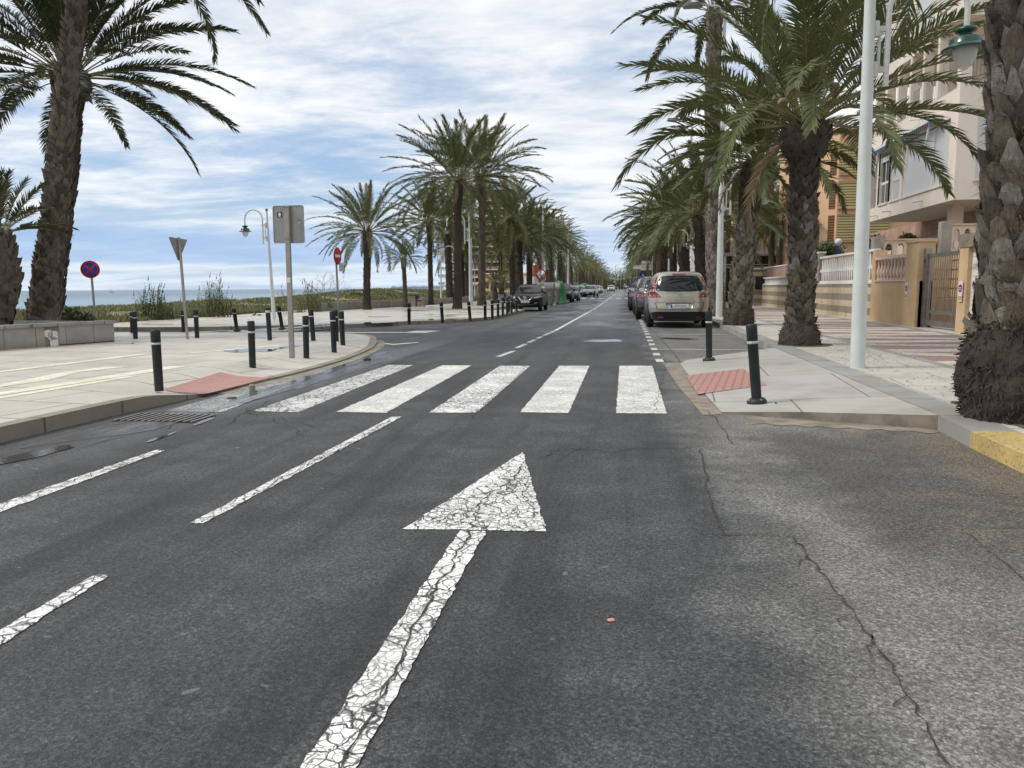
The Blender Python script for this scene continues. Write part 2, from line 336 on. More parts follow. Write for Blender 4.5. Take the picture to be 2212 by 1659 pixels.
GREEN = pm('dark_green_enamel', (0.006, 0.06, 0.042), (0.005, 0.045, 0.033), 4, 0.3, coat=0.2)
BOLL = pm('black_bollard', (0.011, 0.017, 0.018), (0.019, 0.026, 0.026), 5, 0.5, 0.1, 30, spec=.35)
BAND = pm('reflective_band', (0.55, 0.55, 0.52), (0.38, 0.38, 0.36), 14, 0.4)
def mk_glassy(name, col, a=0.35):
    m, t, b = newmat(name); setin(t, b, 'Base Color', col); b.inputs['Roughness'].default_value = 0.15
    b.inputs['Alpha'].default_value = a; return m
LAMPGLASS = mk_glassy('lamp_bowl_plastic', (0.62, 0.62, 0.58), 0.62)
RED = pm('sign_red', (0.50, 0.02, 0.025), None, 3, 0.35); BLUE = pm('sign_blue', (0.012, 0.035, 0.30), None, 3, 0.35)
WHITE = pm('sign_white', (0.74, 0.74, 0.74), None, 3, 0.4); BLACK = pm('matt_black', (0.014, 0.014, 0.014), (0.022, 0.022, 0.022), 8, 0.55)
STICK = pm('faded_sticker', (0.05, 0.05, 0.055), (0.4, 0.4, 0.4), 16, 0.5)
CONC = pm('old_concrete', (0.32, 0.30, 0.265), (0.235, 0.215, 0.185), 2.2, 0.85, 0.35, 30, obj=False, detail=8)
CONC_D = pm('stained_concrete', (0.17, 0.135, 0.095), (0.27, 0.23, 0.18), 5, 0.9, 0.5, 30, obj=False, detail=8)
BEIGE = pm('cream_render', (0.74, 0.66, 0.58), (0.67, 0.585, 0.51), 0.8, 0.85, 0.1, 40, obj=False, detail=8, stretch=(1, 1, 0.5))
PINKR = pm('pale_pink_render', (0.72, 0.575, 0.47), (0.62, 0.47, 0.38), 0.9, 0.85, 0.1, 40, obj=False, detail=8)
OCHRE = pm('ochre_render', (0.60, 0.425, 0.255), (0.50, 0.34, 0.19), 1.2, 0.85, 0.25, 60, obj=False, detail=8)
ORANGE = pm('apricot_render', (0.70, 0.47, 0.285), (0.63, 0.41, 0.245), 0.6, 0.85, 0.1, 40, obj=False)
SALMON = pm('salmon_render', (0.62, 0.28, 0.20), (0.56, 0.25, 0.18), 0.6, 0.8, obj=False)
WHITER = pm('white_render', (0.72, 0.71, 0.68), (0.64, 0.62, 0.58), 1.2, 0.8, obj=False)
BRICKM = mk_paving('red_brick', (0.22, 0.085, 0.055), (0.27, 0.11, 0.07), 0.5, 0.2, 0, 0.02, (0.15, 0.07, 0.05), 0.3)
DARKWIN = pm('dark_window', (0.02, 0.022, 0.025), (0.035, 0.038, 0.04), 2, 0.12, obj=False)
STEEL = pm('stainless_bars', (0.34, 0.33, 0.31), (0.25, 0.235, 0.215), 6, 0.35, metal=0.75)
RAIL = pm('grey_railing', (0.40, 0.39, 0.37), None, 6, 0.5)
def mk_slats(name, c1, c2, pitch, duty=0.22, axis=2):
    m, t, b = newmat(name); s = t.nodes.new('ShaderNodeSeparateXYZ'); t.links.new(wpos(t), s.inputs[0])
    f = mth(t, 'FRACT', mth(t, 'DIVIDE', s.outputs[axis], pitch))
    g = mth(t, 'LESS_THAN', f, duty)
    setin(t, b, 'Base Color', mixc(t, g, c1, c2)); b.inputs['Roughness'].default_value = 0.5
    bump(t, b, f, 0.6, 0.02); return m
SHUT_W = mk_slats('white_roller_shutter', (0.72, 0.73, 0.74), (0.42, 0.44, 0.47), 0.062)
SHUT_Y = mk_slats('yellow_slatted_shutter', (0.62, 0.55, 0.26), (0.16, 0.13, 0.05), 0.16, 0.38)
SHUT_B = mk_slats('brown_slatted_shutter', (0.22, 0.12, 0.05), (0.05, 0.03, 0.015), 0.16, 0.4)
def mk_blockwall():
    m, t, b = newmat('striped_block_wall'); s = t.nodes.new('ShaderNodeSeparateXYZ'); t.links.new(wpos(t), s.inputs[0]); x, y, z = s.outputs
    row = mth(t, 'FLOOR', mth(t, 'DIVIDE', mth(t, 'SUBTRACT', z, 0.06), 0.235))
    par = mth(t, 'LESS_THAN', mth(t, 'MODULO', mth(t, 'ADD', row, 20.0), 2.0), 0.5)
    col = mth(t, 'FLOOR', mth(t, 'DIVIDE', y, 0.21))
    cm = t.nodes.new('ShaderNodeCombineXYZ'); t.links.new(row, cm.inputs[0]); t.links.new(col, cm.inputs[1])
    wn = t.nodes.new('ShaderNodeTexWhiteNoise'); wn.noise_dimensions = '2D'; t.links.new(cm.outputs[0], wn.inputs['Vector'])
    c = mixc(t, par, (0.235, 0.20, 0.15), (0.50, 0.40, 0.27))
    c2 = mixc(t, par, (0.30, 0.255, 0.20), (0.58, 0.47, 0.345))
    c = mixc(t, wn.outputs['Value'], c, c2)
    fy = mth(t, 'FRACT', mth(t, 'DIVIDE', y, 0.21)); fz = mth(t, 'FRACT', mth(t, 'DIVIDE', mth(t, 'SUBTRACT', z, 0.06), 0.235))
    g = mth(t, 'MAXIMUM', mth(t, 'LESS_THAN', fy, 0.05), mth(t, 'LESS_THAN', fz, 0.05))
    c = mixc(t, mth(t, 'MULTIPLY', g, 0.6), c, (0.14, 0.10, 0.065))
    st = sstep(t, nz(t, mapv(t, wpos(t), (1, 2.2, 0.35)), 1.2, 7, 0.7), 0.52, 0.72)
    c = mixc(t, mth(t, 'MULTIPLY', st, 0.5), c, (0.13, 0.095, 0.065))
    setin(t, b, 'Base Color', c); b.inputs['Roughness'].default_value = 0.8
    bump(t, b, mth(t, 'MULTIPLY', g, -1.0), 0.5, 0.01); return m
BLOCK = mk_blockwall()
def mk_slabwall():
    m, t, b = newmat('granite_cladding'); s = t.nodes.new('ShaderNodeSeparateXYZ'); t.links.new(wpos(t), s.inputs[0]); x, y, z = s.outputs
    g = mth(t, 'LESS_THAN', mth(t, 'FRACT', mth(t, 'DIVIDE', y, 0.62)), 0.02)
    c = mixc(t, sstep(t, nz(t, wpos(t), 2.5, 8, 0.7), 0.35, 0.65), (0.27, 0.255, 0.225), (0.33, 0.315, 0.285))
    c = mixc(t, mth(t, 'MULTIPLY', sstep(t, z, 0.32, 0.10), 0.55), c, (0.20, 0.145, 0.095))
    c = mixc(t, g, c, (0.10, 0.085, 0.07)); setin(t, b, 'Base Color', c); b.inputs['Roughness'].default_value = 0.7
    bump(t, b, nz(t, wpos(t), 60, 3, 0.6), 0.2, 0.005); return m
SLAB = mk_slabwall()
def carpaint(name, c, metal=0.5):
    m, t, b = newmat(name); v = opos(t)
    setin(t, b, 'Base Color', mixc(t, sstep(t, nz(t, v, 2, 3, 0.5), 0.3, 0.7), c, tuple(x*0.93 for x in c)))
    b.inputs['Metallic'].default_value = metal; b.inputs['Roughness'].default_value = 0.34
    b.inputs['Coat Weight'].default_value = 0.8 if c[0] > .05 else 0.25; b.inputs['Coat Roughness'].default_value = 0.05; b.inputs['Specular IOR Level'].default_value = 0.5 if c[0] > .05 else 0.25; return m
CHAMP = carpaint('champagne_paint', (0.385, 0.355, 0.295)); CBLACK = carpaint('black_paint', (0.012, 0.012, 0.016), 0.1)
CSILV = carpaint('silver_paint', (0.42, 0.42, 0.40)); CWHITE = carpaint('white_paint', (0.70, 0.70, 0.70), 0.0); CGREY = carpaint('graphite_paint', (0.06, 0.064, 0.07))
CDGREEN = carpaint('blackish_green_paint', (0.015, 0.022, 0.022), 0.2)
CGLASS, _t, _b = newmat('car_window_glass'); setin(_t, _b, 'Base Color', mixc(_t, sstep(_t, nz(_t, opos(_t), 2.2, 2, 0.5), 0.4, 0.65), (0.012, 0.015, 0.016), (0.05, 0.06, 0.06))); _b.inputs['Roughness'].default_value = 0.04; _b.inputs['Specular IOR Level'].default_value = 0.42
TYRE = pm('tyre_rubber', (0.015, 0.015, 0.015), None, 20, 0.8); RIM = pm('alloy_rim', (0.38, 0.38, 0.38), None, 5, 0.3, metal=0.8)
TRIM = pm('black_plastic_trim', (0.016, 0.016, 0.018), None, 20, 0.5); CHROME = pm('chrome', (0.7, 0.7, 0.7), None, 5, 0.12, metal=1.0)
TAIL = pm('red_tail_lens', (0.32, 0.012, 0.02), (0.22, 0.01, 0.015), 12, 0.12, coat=0.6); CLEAR = pm('clear_headlamp_lens', (0.55, 0.56, 0.56), (0.25, 0.26, 0.27), 18, 0.1, coat=0.8)
PLATE = pm('plate_white', (0.72, 0.72, 0.70), None, 20, 0.4)
BINGREY = pm('grey_bin_plastic', (0.26, 0.265, 0.255), (0.21, 0.215, 0.205), 4, 0.5); BINGREEN = pm('green_bin_plastic', (0.02, 0.22, 0.045), (0.016, 0.18, 0.038), 4, 0.4)
BINBLUE = pm('blue_bin_plastic', (0.02, 0.03, 0.16), None, 4, 0.4)
DUNEGREEN = mk_leaf('dune_grass_blade', (0.17, 0.19, 0.07), (0.32, 0.28, 0.13), 0.4)
REEDM = mk_leaf('reed_leaf', (0.085, 0.12, 0.045), (0.20, 0.20, 0.09), 0.4)
SHRUB = mk_leaf('shrub_leaf', (0.035, 0.055, 0.02), (0.075, 0.10, 0.04), 0.3)
TWIG = pm('dry_twig', (0.16, 0.14, 0.11), None, 9, 0.9)
ORANGEB = pm('orange_column_render', (0.55, 0.16, 0.07), None, 4, 0.7)

# ------------------------------------------------------------------ helpers
class MB:
    """collects faces of several materials, links them as ONE mesh object"""
    def __init__(s): s.v = []; s.f = []; s.m = []; s.mats = []; s.sm = []
    def mi(s, mat):
        if mat not in s.mats: s.mats.append(mat)
        return s.mats.index(mat)
    def add(s, vs, fs, mat, smooth=False):
        o = len(s.v); s.v.extend([tuple(v) for v in vs]); k = s.mi(mat)
        for f in fs: s.f.append(tuple(o+i for i in f)); s.m.append(k); s.sm.append(smooth)
    def box(s, a, b, mat, M=None):
        x0, y0, z0 = (min(a[i], b[i]) for i in range(3)); x1, y1, z1 = (max(a[i], b[i]) for i in range(3))
        vs = [Vector(c) for c in ((x0,y0,z0),(x1,y0,z0),(x1,y1,z0),(x0,y1,z0),(x0,y0,z1),(x1,y0,z1),(x1,y1,z1),(x0,y1,z1))]
        if M is not None: vs = [M @ v for v in vs]
        s.add(vs, [(0,3,2,1),(4,5,6,7),(0,1,5,4),(1,2,6,5),(2,3,7,6),(3,0,4,7)], mat)
    def bbox(s, a, b, mat, bv=0.02, M=None):   # bevelled upright box
        x0, y0, z0 = a; x1, y1, z1 = b
        ring = [(x0+bv,y0),(x1-bv,y0),(x1,y0+bv),(x1,y1-bv),(x1-bv,y1),(x0+bv,y1),(x0,y1-bv),(x0,y0+bv)]
        cx, cy = (x0+x1)/2, (y0+y1)/2
        def sh(p, k): return (p[0]+(cx-p[0])*k/max(abs(x1-x0)/2, 1e-4), p[1]+(cy-p[1])*k/max(abs(y1-y0)/2, 1e-4))
        rings = [[(p[0], p[1], z0) for p in ring], [(p[0], p[1], z1-bv) for p in ring], [(*sh(p, bv), z1) for p in ring]]
        vs = [v for r in rings for v in r]
        if M is not None: vs = [M @ Vector(v) for v in vs]
        fs = [tuple(range(7, -1, -1)), tuple(range(16, 24))]
        for k in range(2):
            for i in range(8): j = (i+1) % 8; fs.append((k*8+i, k*8+j, k*8+8+j, k*8+8+i))
        s.add(vs, fs, mat)
    def tube(s, pts, rad, mat, n=8, cap=True, smooth=True, close=False):
        pts = [Vector(p) for p in pts]; R = rad if isinstance(rad, (list, tuple)) else [rad]*len(pts)
        vs = []; up = None
        for i, p in enumerate(pts):
            if close: t = pts[(i+1) % len(pts)]-pts[i-1]
            else: t = (pts[min(i+1, len(pts)-1)]-pts[max(i-1, 0)])
            t = t.normalized() if t.length > 1e-9 else Vector((0, 0, 1))
            if up is None: up = t.cross(Vector((0, 0, 1)) if abs(t.z) < 0.9 else Vector((1, 0, 0))).normalized()
            u = (up-t*up.dot(t)); u = u.normalized() if u.length > 1e-6 else t.orthogonal().normalized(); up = u; w_ = t.cross(u)
            for k in range(n): a = 2*pi*k/n; vs.append(p+(u*cos(a)+w_*sin(a))*R[i])
        fs = []
        m = len(pts)
        for i in range(m if close else m-1):
            for k in range(n): a = i*n+k; b = i*n+(k+1) % n; c = ((i+1) % m)*n; fs.append((a, b, c+(k+1) % n, c+k))
        s.add(vs, fs, mat, smooth)
        if cap and not close:
            s.add(vs[:n], [tuple(range(n-1, -1, -1))], mat); s.add(vs[-n:], [tuple(range(n))], mat)
    def lathe(s, prof, mat, n=20, M=None, smooth=True, o=(0, 0, 0)):
        vs = []
        for r, z in prof:
            for k in range(n): a = 2*pi*k/n; v = Vector((r*cos(a)+o[0], r*sin(a)+o[1], z+o[2])); vs.append(M @ v if M is not None else v)
        fs = [(i*n+k, i*n+(k+1) % n, (i+1)*n+(k+1) % n, (i+1)*n+k) for i in range(len(prof)-1) for k in range(n)]
        s.add(vs, fs, mat, smooth)
        if prof[0][0] > 1e-4: s.add(vs[:n], [tuple(range(n-1, -1, -1))], mat)
        if prof[-1][0] > 1e-4: s.add(vs[-n:], [tuple(range(n))], mat)
    def prism(s, poly, z0, z1, mat, M=None, sidemat=None):
        n = len(poly)
        area = sum(poly[i][0]*poly[(i+1) % n][1]-poly[(i+1) % n][0]*poly[i][1] for i in range(n))
        if area < 0: poly = poly[::-1]
        zt = (lambda p: z1(p)) if callable(z1) else (lambda p: z1)
        a = [Vector((p[0], p[1], z0)) for p in poly]; b = [Vector((p[0], p[1], zt(p))) for p in poly]
        vs = a+b
        if M is not None: vs = [M @ v for v in vs]
        s.add(vs, [tuple(range(n-1, -1, -1)), tuple(range(n, 2*n))], mat)
        s.add(vs, [(i, (i+1) % n, n+(i+1) % n, n+i) for i in range(n)], sidemat or mat)
    def quad(s, pts, mat): s.add(pts, [tuple(range(len(pts)))], mat)
    def build(s, name, parent=None, loc=None):
        me = bpy.data.meshes.new(name); me.from_pydata(s.v, [], s.f)
        for m in s.mats: me.materials.append(m)
        me.polygons.foreach_set('material_index', s.m); me.polygons.foreach_set('use_smooth', s.sm); me.update()
        ob = bpy.data.objects.new(name, me); COL.objects.link(ob)
        if parent: ob.parent = parent
        if loc is not None: ob.location = loc
        return ob
USED = {}
def tag(o, label, cat, group=None, kind=None):
    o['label'] = label; o['category'] = cat
    if group: o['group'] = group
    if kind: o['kind'] = kind
    return o
def thing(name, label, cat, loc=(0, 0, 0), rz=0.0, group=None, sc=1.0):
    o = bpy.data.objects.new(name, None); COL.objects.link(o); o.location = loc; o.rotation_euler = (0, 0, rz)
    o.scale = (sc, sc, sc); o.empty_display_size = 0.2
    return tag(o, label, cat, group)
def struct(o, kind='structure'):
    o['kind'] = kind
    if kind == 'structure':
        bm = bmesh.new(); bm.from_mesh(o.data); bm.normal_update()
        fl = [f for f in bm.faces if f.normal.z < -0.5]
        if fl: bmesh.ops.reverse_faces(bm, faces=fl); bm.to_mesh(o.data)
        bm.free()
    return o
def dup(root, loc, rz=0.0, label=None, group=None, sc=None):
    def cp(o, par):
        c = o.copy(); COL.objects.link(c); c.parent = par
        for ch in KIDS.get(o.name, []): 
            k = cp(ch, c); KIDS.setdefault(c.name, []).append(k)
        return c
    r = cp(root, None); r.location = loc; r.rotation_euler = (root.rotation_euler[0], root.rotation_euler[1], rz)
    if sc: r.scale = (sc, sc, sc) if isinstance(sc, (int, float)) else sc
    if label: r['label'] = label
    if group: r['group'] = group
    return r
KIDS = {}
def kids(root):
    for c in bpy.data.objects:
        if c.parent is not None: 
            L = KIDS.setdefault(c.parent.name, [])
            if c not in L: L.append(c)
def Mz(loc, rz): return Matrix.Translation(loc) @ Matrix.Rotation(rz, 4, 'Z')
def text(parent, s, size, mat, M, depth=0.002, name='lettering', xs=1.0):
    cu = bpy.data.curves.new(name, 'FONT'); cu.body = s; cu.size = size; cu.align_x = 'CENTER'; cu.align_y = 'CENTER'; cu.extrude = depth
    tmp = bpy.data.objects.new('t', cu); COL.objects.link(tmp)
    dg = bpy.context.evaluated_depsgraph_get(); me = bpy.data.meshes.new_from_object(tmp.evaluated_get(dg))
    bpy.data.objects.remove(tmp); me.name = name; me.materials.clear(); me.materials.append(mat)
    me.transform(M @ Matrix.Diagonal((xs, 1, 1, 1)))
    ob = bpy.data.objects.new(name, me); COL.objects.link(ob); ob.parent = parent; return ob
ORD = ['first','second','third','fourth','fifth','sixth','seventh','eighth','ninth','tenth','eleventh','twelfth','thirteenth','fourteenth','fifteenth','sixteenth','seventeenth','eighteenth','nineteenth','twentieth']

# ------------------------------------------------------------------ ground, road, pavements
def gridmesh(name, xs, ys, f, mat, smooth=True):
    b = MB(); vs = [(x, y, f(x, y)) for y in ys for x in xs]; n = len(xs)
    b.add(vs, [(j*n+i, j*n+i+1, (j+1)*n+i+1, (j+1)*n+i) for j in range(len(ys)-1) for i in range(n-1)], mat, smooth)
    return b.build(name)
def frange(a, b, s):
    r = []; x = a
    while x < b-1e-6: r.append(x); x += s
    return r+[b]
def lerp_tab(t, x):
    for (a, va), (c, vc) in zip(t, t[1:]):
        if x <= c: return va+(vc-va)*max(0.0, (x-a))/(c-a)
    return t[-1][1]
def dune_h(x, y):
    """height of the dune strip between promenade and beach"""
    if x > -17.9: return -0.03
    rh = lerp_tab([(0, .40), (30, .46), (44, .56), (56, .62), (64, .98), (76, 1.12), (92, .85), (140, .6), (400, .3)], y)
    u = -17.9-x
    if u < 5: h = 0.03+(rh-0.03)*(u/5.0)**0.8
    elif u < 22: h = rh+(-0.75-rh)*sm0((u-5)/17.0)
    elif u < 40: h = -0.75-0.9*(u-22)/18.0
    else: h = -1.65-min(3.0, (u-40)/12.0)
    k = min(1, u/2.5)*(1 if u < 20 else 0.2)
    return h+(noise.noise(Vector((x*0.30, y*0.20, 1.3)))*0.13+noise.noise(Vector((x*1.1, y*1.1, 4.0)))*0.06)*k
def sm0(t): t = max(0, min(1, t)); return t*t*(3-2*t)
xs = [-9000, -3000, -1000, -400, -200, -120, -90]+frange(-80, -17.9, 0.9)+[-17.4, -10, 0, 10, 60, 200, 600, 2000, 9000]
ys = [-300, -60, -10]+frange(0, 130, 1.1)+frange(135, 330, 8)+[400, 600, 1000, 2500, 12000]
struct(gridmesh('ground', xs, ys, dune_h, SOIL))
b = MB(); b.quad([(-12000, -400, -1.9), (-58, -400, -1.9), (-58, 14000, -1.9), (-12000, 14000, -1.9)], SEA); struct(b.build('sea'))
# far headland on the horizon
b = MB(); hp = []
for i in range(60):
    px = 838+i*(300/59); hh = 0.0 if i < 2 else 9+7*abs(sin(i*0.7))+5*noise.noise(Vector((i*0.4, 0, 0)))
    if 22 < i < 27: hh += 11
    q = P(px, 622.6, 5200); hp.append((q.x, 5200, -2, hh))
vs = [(x, y, z) for x, y, z, h in hp]+[(x, y, 2+h) for x, y, z, h in hp]+[(x*1.02, y+300, z) for x, y, z, h in hp]
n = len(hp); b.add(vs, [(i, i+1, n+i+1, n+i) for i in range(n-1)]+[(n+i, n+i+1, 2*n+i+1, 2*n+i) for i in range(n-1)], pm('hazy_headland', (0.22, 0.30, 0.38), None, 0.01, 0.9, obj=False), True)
struct(b.build('headland'))
b = MB(); b.quad([(-13.2, -8, -0.004), (16, -8, -0.004), (9, 60, -0.004), (9, 900, -0.004), (-9.4, 900, -0.004), (-9.4, 24, -0.004), (-24, 26, -0.004), (-24, 18, -0.004), (-13.2, 18, -0.004)], ASPH)
road = MB(); 
for (x0, x1, y0, y1) in ((-8.5, 3.2, -10, 30), (-26, -8.5, 17.5, 30), (-8.5, 3.2, 30, 900)):
    road.quad([(x0, y0, 0), (x1, y0, 0), (x1, y1, 0), (x0, y1, 0)], ASPH)
struct(road.build('road'))

def strip_along(mb, line, off0, off1, zf, mat, zoff=0.0, down=None):
    """ribbon beside a polyline; off>0 is to the left of its direction; zf(x,y) gives height"""
    L = [Vector((p[0], p[1], 0)) for p in line]; vs = []
    for i, p in enumerate(L):
        t = (L[min(i+1, len(L)-1)]-L[max(i-1, 0)]).normalized(); nrm = Vector((-t.y, t.x, 0))
        a = p+nrm*off0; c = p+nrm*off1
        if down is not None: vs += [(a.x, a.y, zf(a.x, a.y)+zoff), (a.x, a.y, down)]
        else: vs += [(a.x, a.y, zf(a.x, a.y)+zoff), (c.x, c.y, zf(c.x, c.y)+zoff)]
    mb.add(vs, [(2*i, 2*i+1, 2*i+3, 2*i+2) for i in range(len(L)-1)], mat)
def smooth_line(pts, k=6):
    out = []
    n = len(pts)
    for i in range(n-1):
        p0, p1, p2, p3 = (Vector(pts[max(i-1, 0)]), Vector(pts[i]), Vector(pts[i+1]), Vector(pts[min(i+2, n-1)]))
        for j in range(k):
            t = j/k; out.append(0.5*((2*p1)+(-p0+p2)*t+(2*p0-5*p1+4*p2-p3)*t*t+(-p0+3*p1-3*p2+p3)*t**3))
    out.append(Vector(pts[-1])); return [(p.x, p.y) for p in out]

def sheet(name, poly, zf, mat, step=None, xr=None, yr=None):
    """flat paved area cut into a grid so that it can follow the dropped kerb"""
    bm = bmesh.new(); bm.faces.new([bm.verts.new((p[0], p[1], 0)) for p in poly])
    if step:
        for ax, (a, c) in ((0, xr), (1, yr)):
            t_ = a
            while t_ < c:
                co = (t_, 0, 0) if ax == 0 else (0, t_, 0); no = (1, 0, 0) if ax == 0 else (0, 1, 0)
                bmesh.ops.bisect_plane(bm, geom=bm.verts[:]+bm.edges[:]+bm.faces[:], plane_co=co, plane_no=no); t_ += step
        bmesh.ops.triangulate(bm, faces=bm.faces[:])
    for v in bm.verts: v.co.z = zf(v.co.x, v.co.y)
    me = bpy.data.meshes.new(name); bm.to_mesh(me); bm.free(); me.materials.append(mat)
    o = bpy.data.objects.new(name, me); COL.objects.link(o); return struct(o)
# near left pavement
kl = smooth_line([(-5.9, -8), (-5.42, 0), (-5.28, 6.5), (-5.12, 8.6), (-4.98, 10.9), (-5.02, 13.2), (-5.3, 15.4), (-5.62, 16.9), (-6.15, 18.4), (-7.1, 19.5), (-8.4, 20.0), (-12.5, 19.75), (-26, 19.4)], 7)
def sm(v, a, b):
    t = max(0, min(1, (v-a)/(b-a))); return t*t*(3-2*t)
def zl(x, y):                   # dropped kerb by the crossing
    near = sm(x, -6.35, -5.5)
    d = sm(y, 7.6, 8.8)
    return 0.135*(1-0.80*near*d*(1-0.4*sm(y, 17, 19)))
sheet('pavement', kl+[(-30, 19.4), (-30, -8)], zl, PAV_L, 0.18, (-6.9, -4.6), (6, 20.3))
kt = MB(); strip_along(kt, kl, 0, 0.16, zl, KERB_L, 0.003); struct(kt.build('kerb_top'))
kb = MB(); strip_along(kb, kl, 0, 0, zl, KERB_L, down=-0.02); struct(kb.build('kerb'))
# sandy apron at the dropped kerb
ap = MB(); seg = [p for p in kl if 8.7 < p[1] < 18.6 and p[0] > -7]
strip_along(ap, seg, -0.20, 0.02, lambda x, y: 0.006, APRON); struct(ap.build('gutter_edge'))
# far left pavement beyond the side street and its bulge into the road
kf = smooth_line([(-24, 22.6), (-14.7, 22.5), (-11.5, 23.6), (-9.1, 24.6), (-7.7, 27.0), (-6.6, 27.9), (-5.9, 29.2), (-5.45, 30.8), (-5.3, 33.2), (-5.3, 37.0), (-5.3, 40), (-5.45, 42.2), (-6.2, 43.4), (-7.35, 44.2), (-7.5, 46)], 5)+[(-7.5, 60), (-7.5, 120), (-7.5, 900)]
pv = MB(); zf2 = lambda x, y: 0.12
sheet('pavement', kf+[(-17.9, 900), (-17.9, 30), (-19.4, 26), (-24, 23)], zf2, PAV_L)
strip_along(pv, kf, 0, 0.17, zf2, KERB_L, 0.003)
strip_along(pv, kf, 0, 0, zf2, KERB_L, down=-0.02)
struct(pv.build('kerb'))
pv = MB(); pv.quad([(-30, 22.8, 0.1), (-24, 22.8, 0.1), (-19.4, 26, .118), (-17.8, 30, 0.118), (-30, 30, 0.02)], PAV_L); struct(pv.build('pavement'))

# right pavement
XK = 2.84
pr = MB()
kr = [(2.66, -8), (2.70, 3), (2.77, 6.6), (2.83, 7.6), (2.86, 15.2), (2.95, 22), (3.02, 30), (3.05, 60), (3.05, 900)][::-1]
zr = lambda x, y: 0.13
inner = []
sheet('pavement', kr+[(9.5, -8), (9.5, 900)], zr, PAV_R)
strip_along(pr, kr, 0, 0.36, zr, KERB, 0.003)
strip_along(pr, kr, 0, 0, zr, KERB, down=-0.02)
struct(pr.build('kerb'))
# plain border strips on the right pavement
bd = MB()
for x0, x1 in ((4.55, 4.75), (7.65, 7.9)):
    bd.quad([(x0, -8, 0.134), (x1, -8, 0.134), (x1, 200, 0.134), (x0, 200, 0.134)], KERB)
bd.quad([(3.22, 6.9, .134), (4.55, 6.9, .134), (4.55, 300, .134), (3.42, 300, .134)], mk_paving('pale_border_tiles', (0.52, 0.50, 0.46), (0.47, 0.45, 0.41), 1.3, 0.75, radians(4), 0.006, (0.30, 0.25, 0.19), 0.4))
struct(bd.build('paving_border'))
# built-out concrete island with tactile paving
zi = lambda x, y: 0.012+0.118*max(0, min(1, (x-0.93)/1.9))
isl = MB(); ip = [(1.0, 8.06), (1.75, 7.85), (2.83, 7.36), (2.84, 15.25), (1.9, 14.5), (1.08, 13.75), (0.93, 13.2), (0.95, 10.5)]
isl.add([(x, y, zi(x, y)) for x, y in ip], [tuple(range(len(ip)))], PAV_I)
n = len(ip); isl.add([(x, y, zi(x, y)) for x, y in ip]+[(x, y, -0.02) for x, y in ip], [(i, n+i, n+(i+1) % n, (i+1) % n) for i in range(n)], APRON)
struct(isl.build('concrete_island'))
g = MB(); g.add([(0.66, 13.4, .004), (0.93, 13.3, .004), (0.95, 10.5, .004), (1.0, 8.0, .004), (0.80, 7.9, .004), (0.70, 10.4, .004)], [(0, 5, 4, 3, 2, 1)], APRON); struct(g.build('gutter_edge'))
g = MB()
for k in range(24):
    x0 = 1.2+k*0.066; g.quad([(x0, 7.98-(x0-1.0)*.36, .004), (x0+.066, 7.98-(x0+.066-1.0)*.36, .004), (x0+.066, 7.5-(x0-1)*.2+.05*sin(k*1.7), .004), (x0, 7.5-(x0-1.066)*.2+.05*sin((k-1)*1.7), .004)], APRON)
struct(g.build('sand_drift'))
tq = [G(1483, 803, .07), G(1605, 796, .07), G(1656, 831, .07), G(1507, 842, .07)]
t = MB(); t.quad([(q.x, q.y, zi(q.x, q.y)+.004) for q in tq][::-1], TACT); struct(t.build('tactile_paving'))
tq = [G(353, 833.5, .1), G(436.5, 841.5, .1), G(587, 805.8, .1), G(476, 801.8, .1)]
t = MB(); kq = 16
for i in range(kq):
    for j in range(6):
        def bl(u, v): 
            q = tq[0]*(1-u)*(1-v)+tq[3]*u*(1-v)+tq[1]*(1-u)*v+tq[2]*u*v; return (q.x, q.y, zl(q.x, q.y)+.010)
        t.quad([bl(i/kq, j/6), bl(i/kq, (j+1)/6), bl((i+1)/kq, (j+1)/6), bl((i+1)/kq, j/6)], TACT)
struct(t.build('tactile_paving'))
# yellow painted kerb stone
t = MB(); 
for y0, y1 in ((-1.0, 3.5), (3.52, 6.55)):
    def kx(y): return 2.66+0.05*(y+8)/14.6 if y < 6.6 else 2.77
    vs = []
    for y in (y0, y1):
        x = None
        for i in range(len(kr)-1):
            (xa, ya), (xb, yb) = kr[i+1], kr[i]
            if ya <= y <= yb: x = xa+(xb-xa)*(y-ya)/(yb-ya)
        vs += [(x-.004, y, 0.0), (x-.004, y, 0.134), (x+.02, y, .137), (x+.34, y, 0.137)]
    t.add(vs, [(0, 1, 5, 4), (1, 2, 6, 5), (2, 3, 7, 6)], YELLOW)
struct(t.build('yellow_kerb_marking'))

# ------------------------------------------------------------------ painted markings
def mark(pts, mat=PAINT, z=0.004, name='road_marking', world=False):
    m = MB(); q = [(Vector((p[0], p[1], z)) if world else G(p[0], p[1], z)) for p in pts]
    if min(v.y for v in q) < 16:          # chipped, uneven paint edges
        e_ = []; rj = random.Random(int(q[0].x*1000)+len(pts))
        for a_, c_ in zip(q, q[1:]+q[:1]):
            k_ = max(1, int((c_-a_).length/.035))
            for i_ in range(k_): p_ = a_.lerp(c_, i_/k_); g_ = noise.noise(p_*9)*.010; e_.append(p_+Vector((rj.uniform(-.005, .005)+g_, rj.uniform(-.006, .006)+g_, 0)))
        q = e_
    m.quad(q, mat)
    o = m.build(name); me = o.data
    if me.polygons[0].normal.z < 0: me.flip_normals()
    return struct(o)
def rect(x0, x1, y0, y1, mat=PAINT, z=0.004): return mark([(x0, y0), (x1, y0), (x1, y1), (x0, y1)], mat, z, world=True)
mark([(1331, 892.5), (1440.5, 893), (1409, 790), (1338, 790)], PAINT3)
mark([(1123, 890), (1228, 892), (1273.5, 790), (1208, 790)], PAINT3)
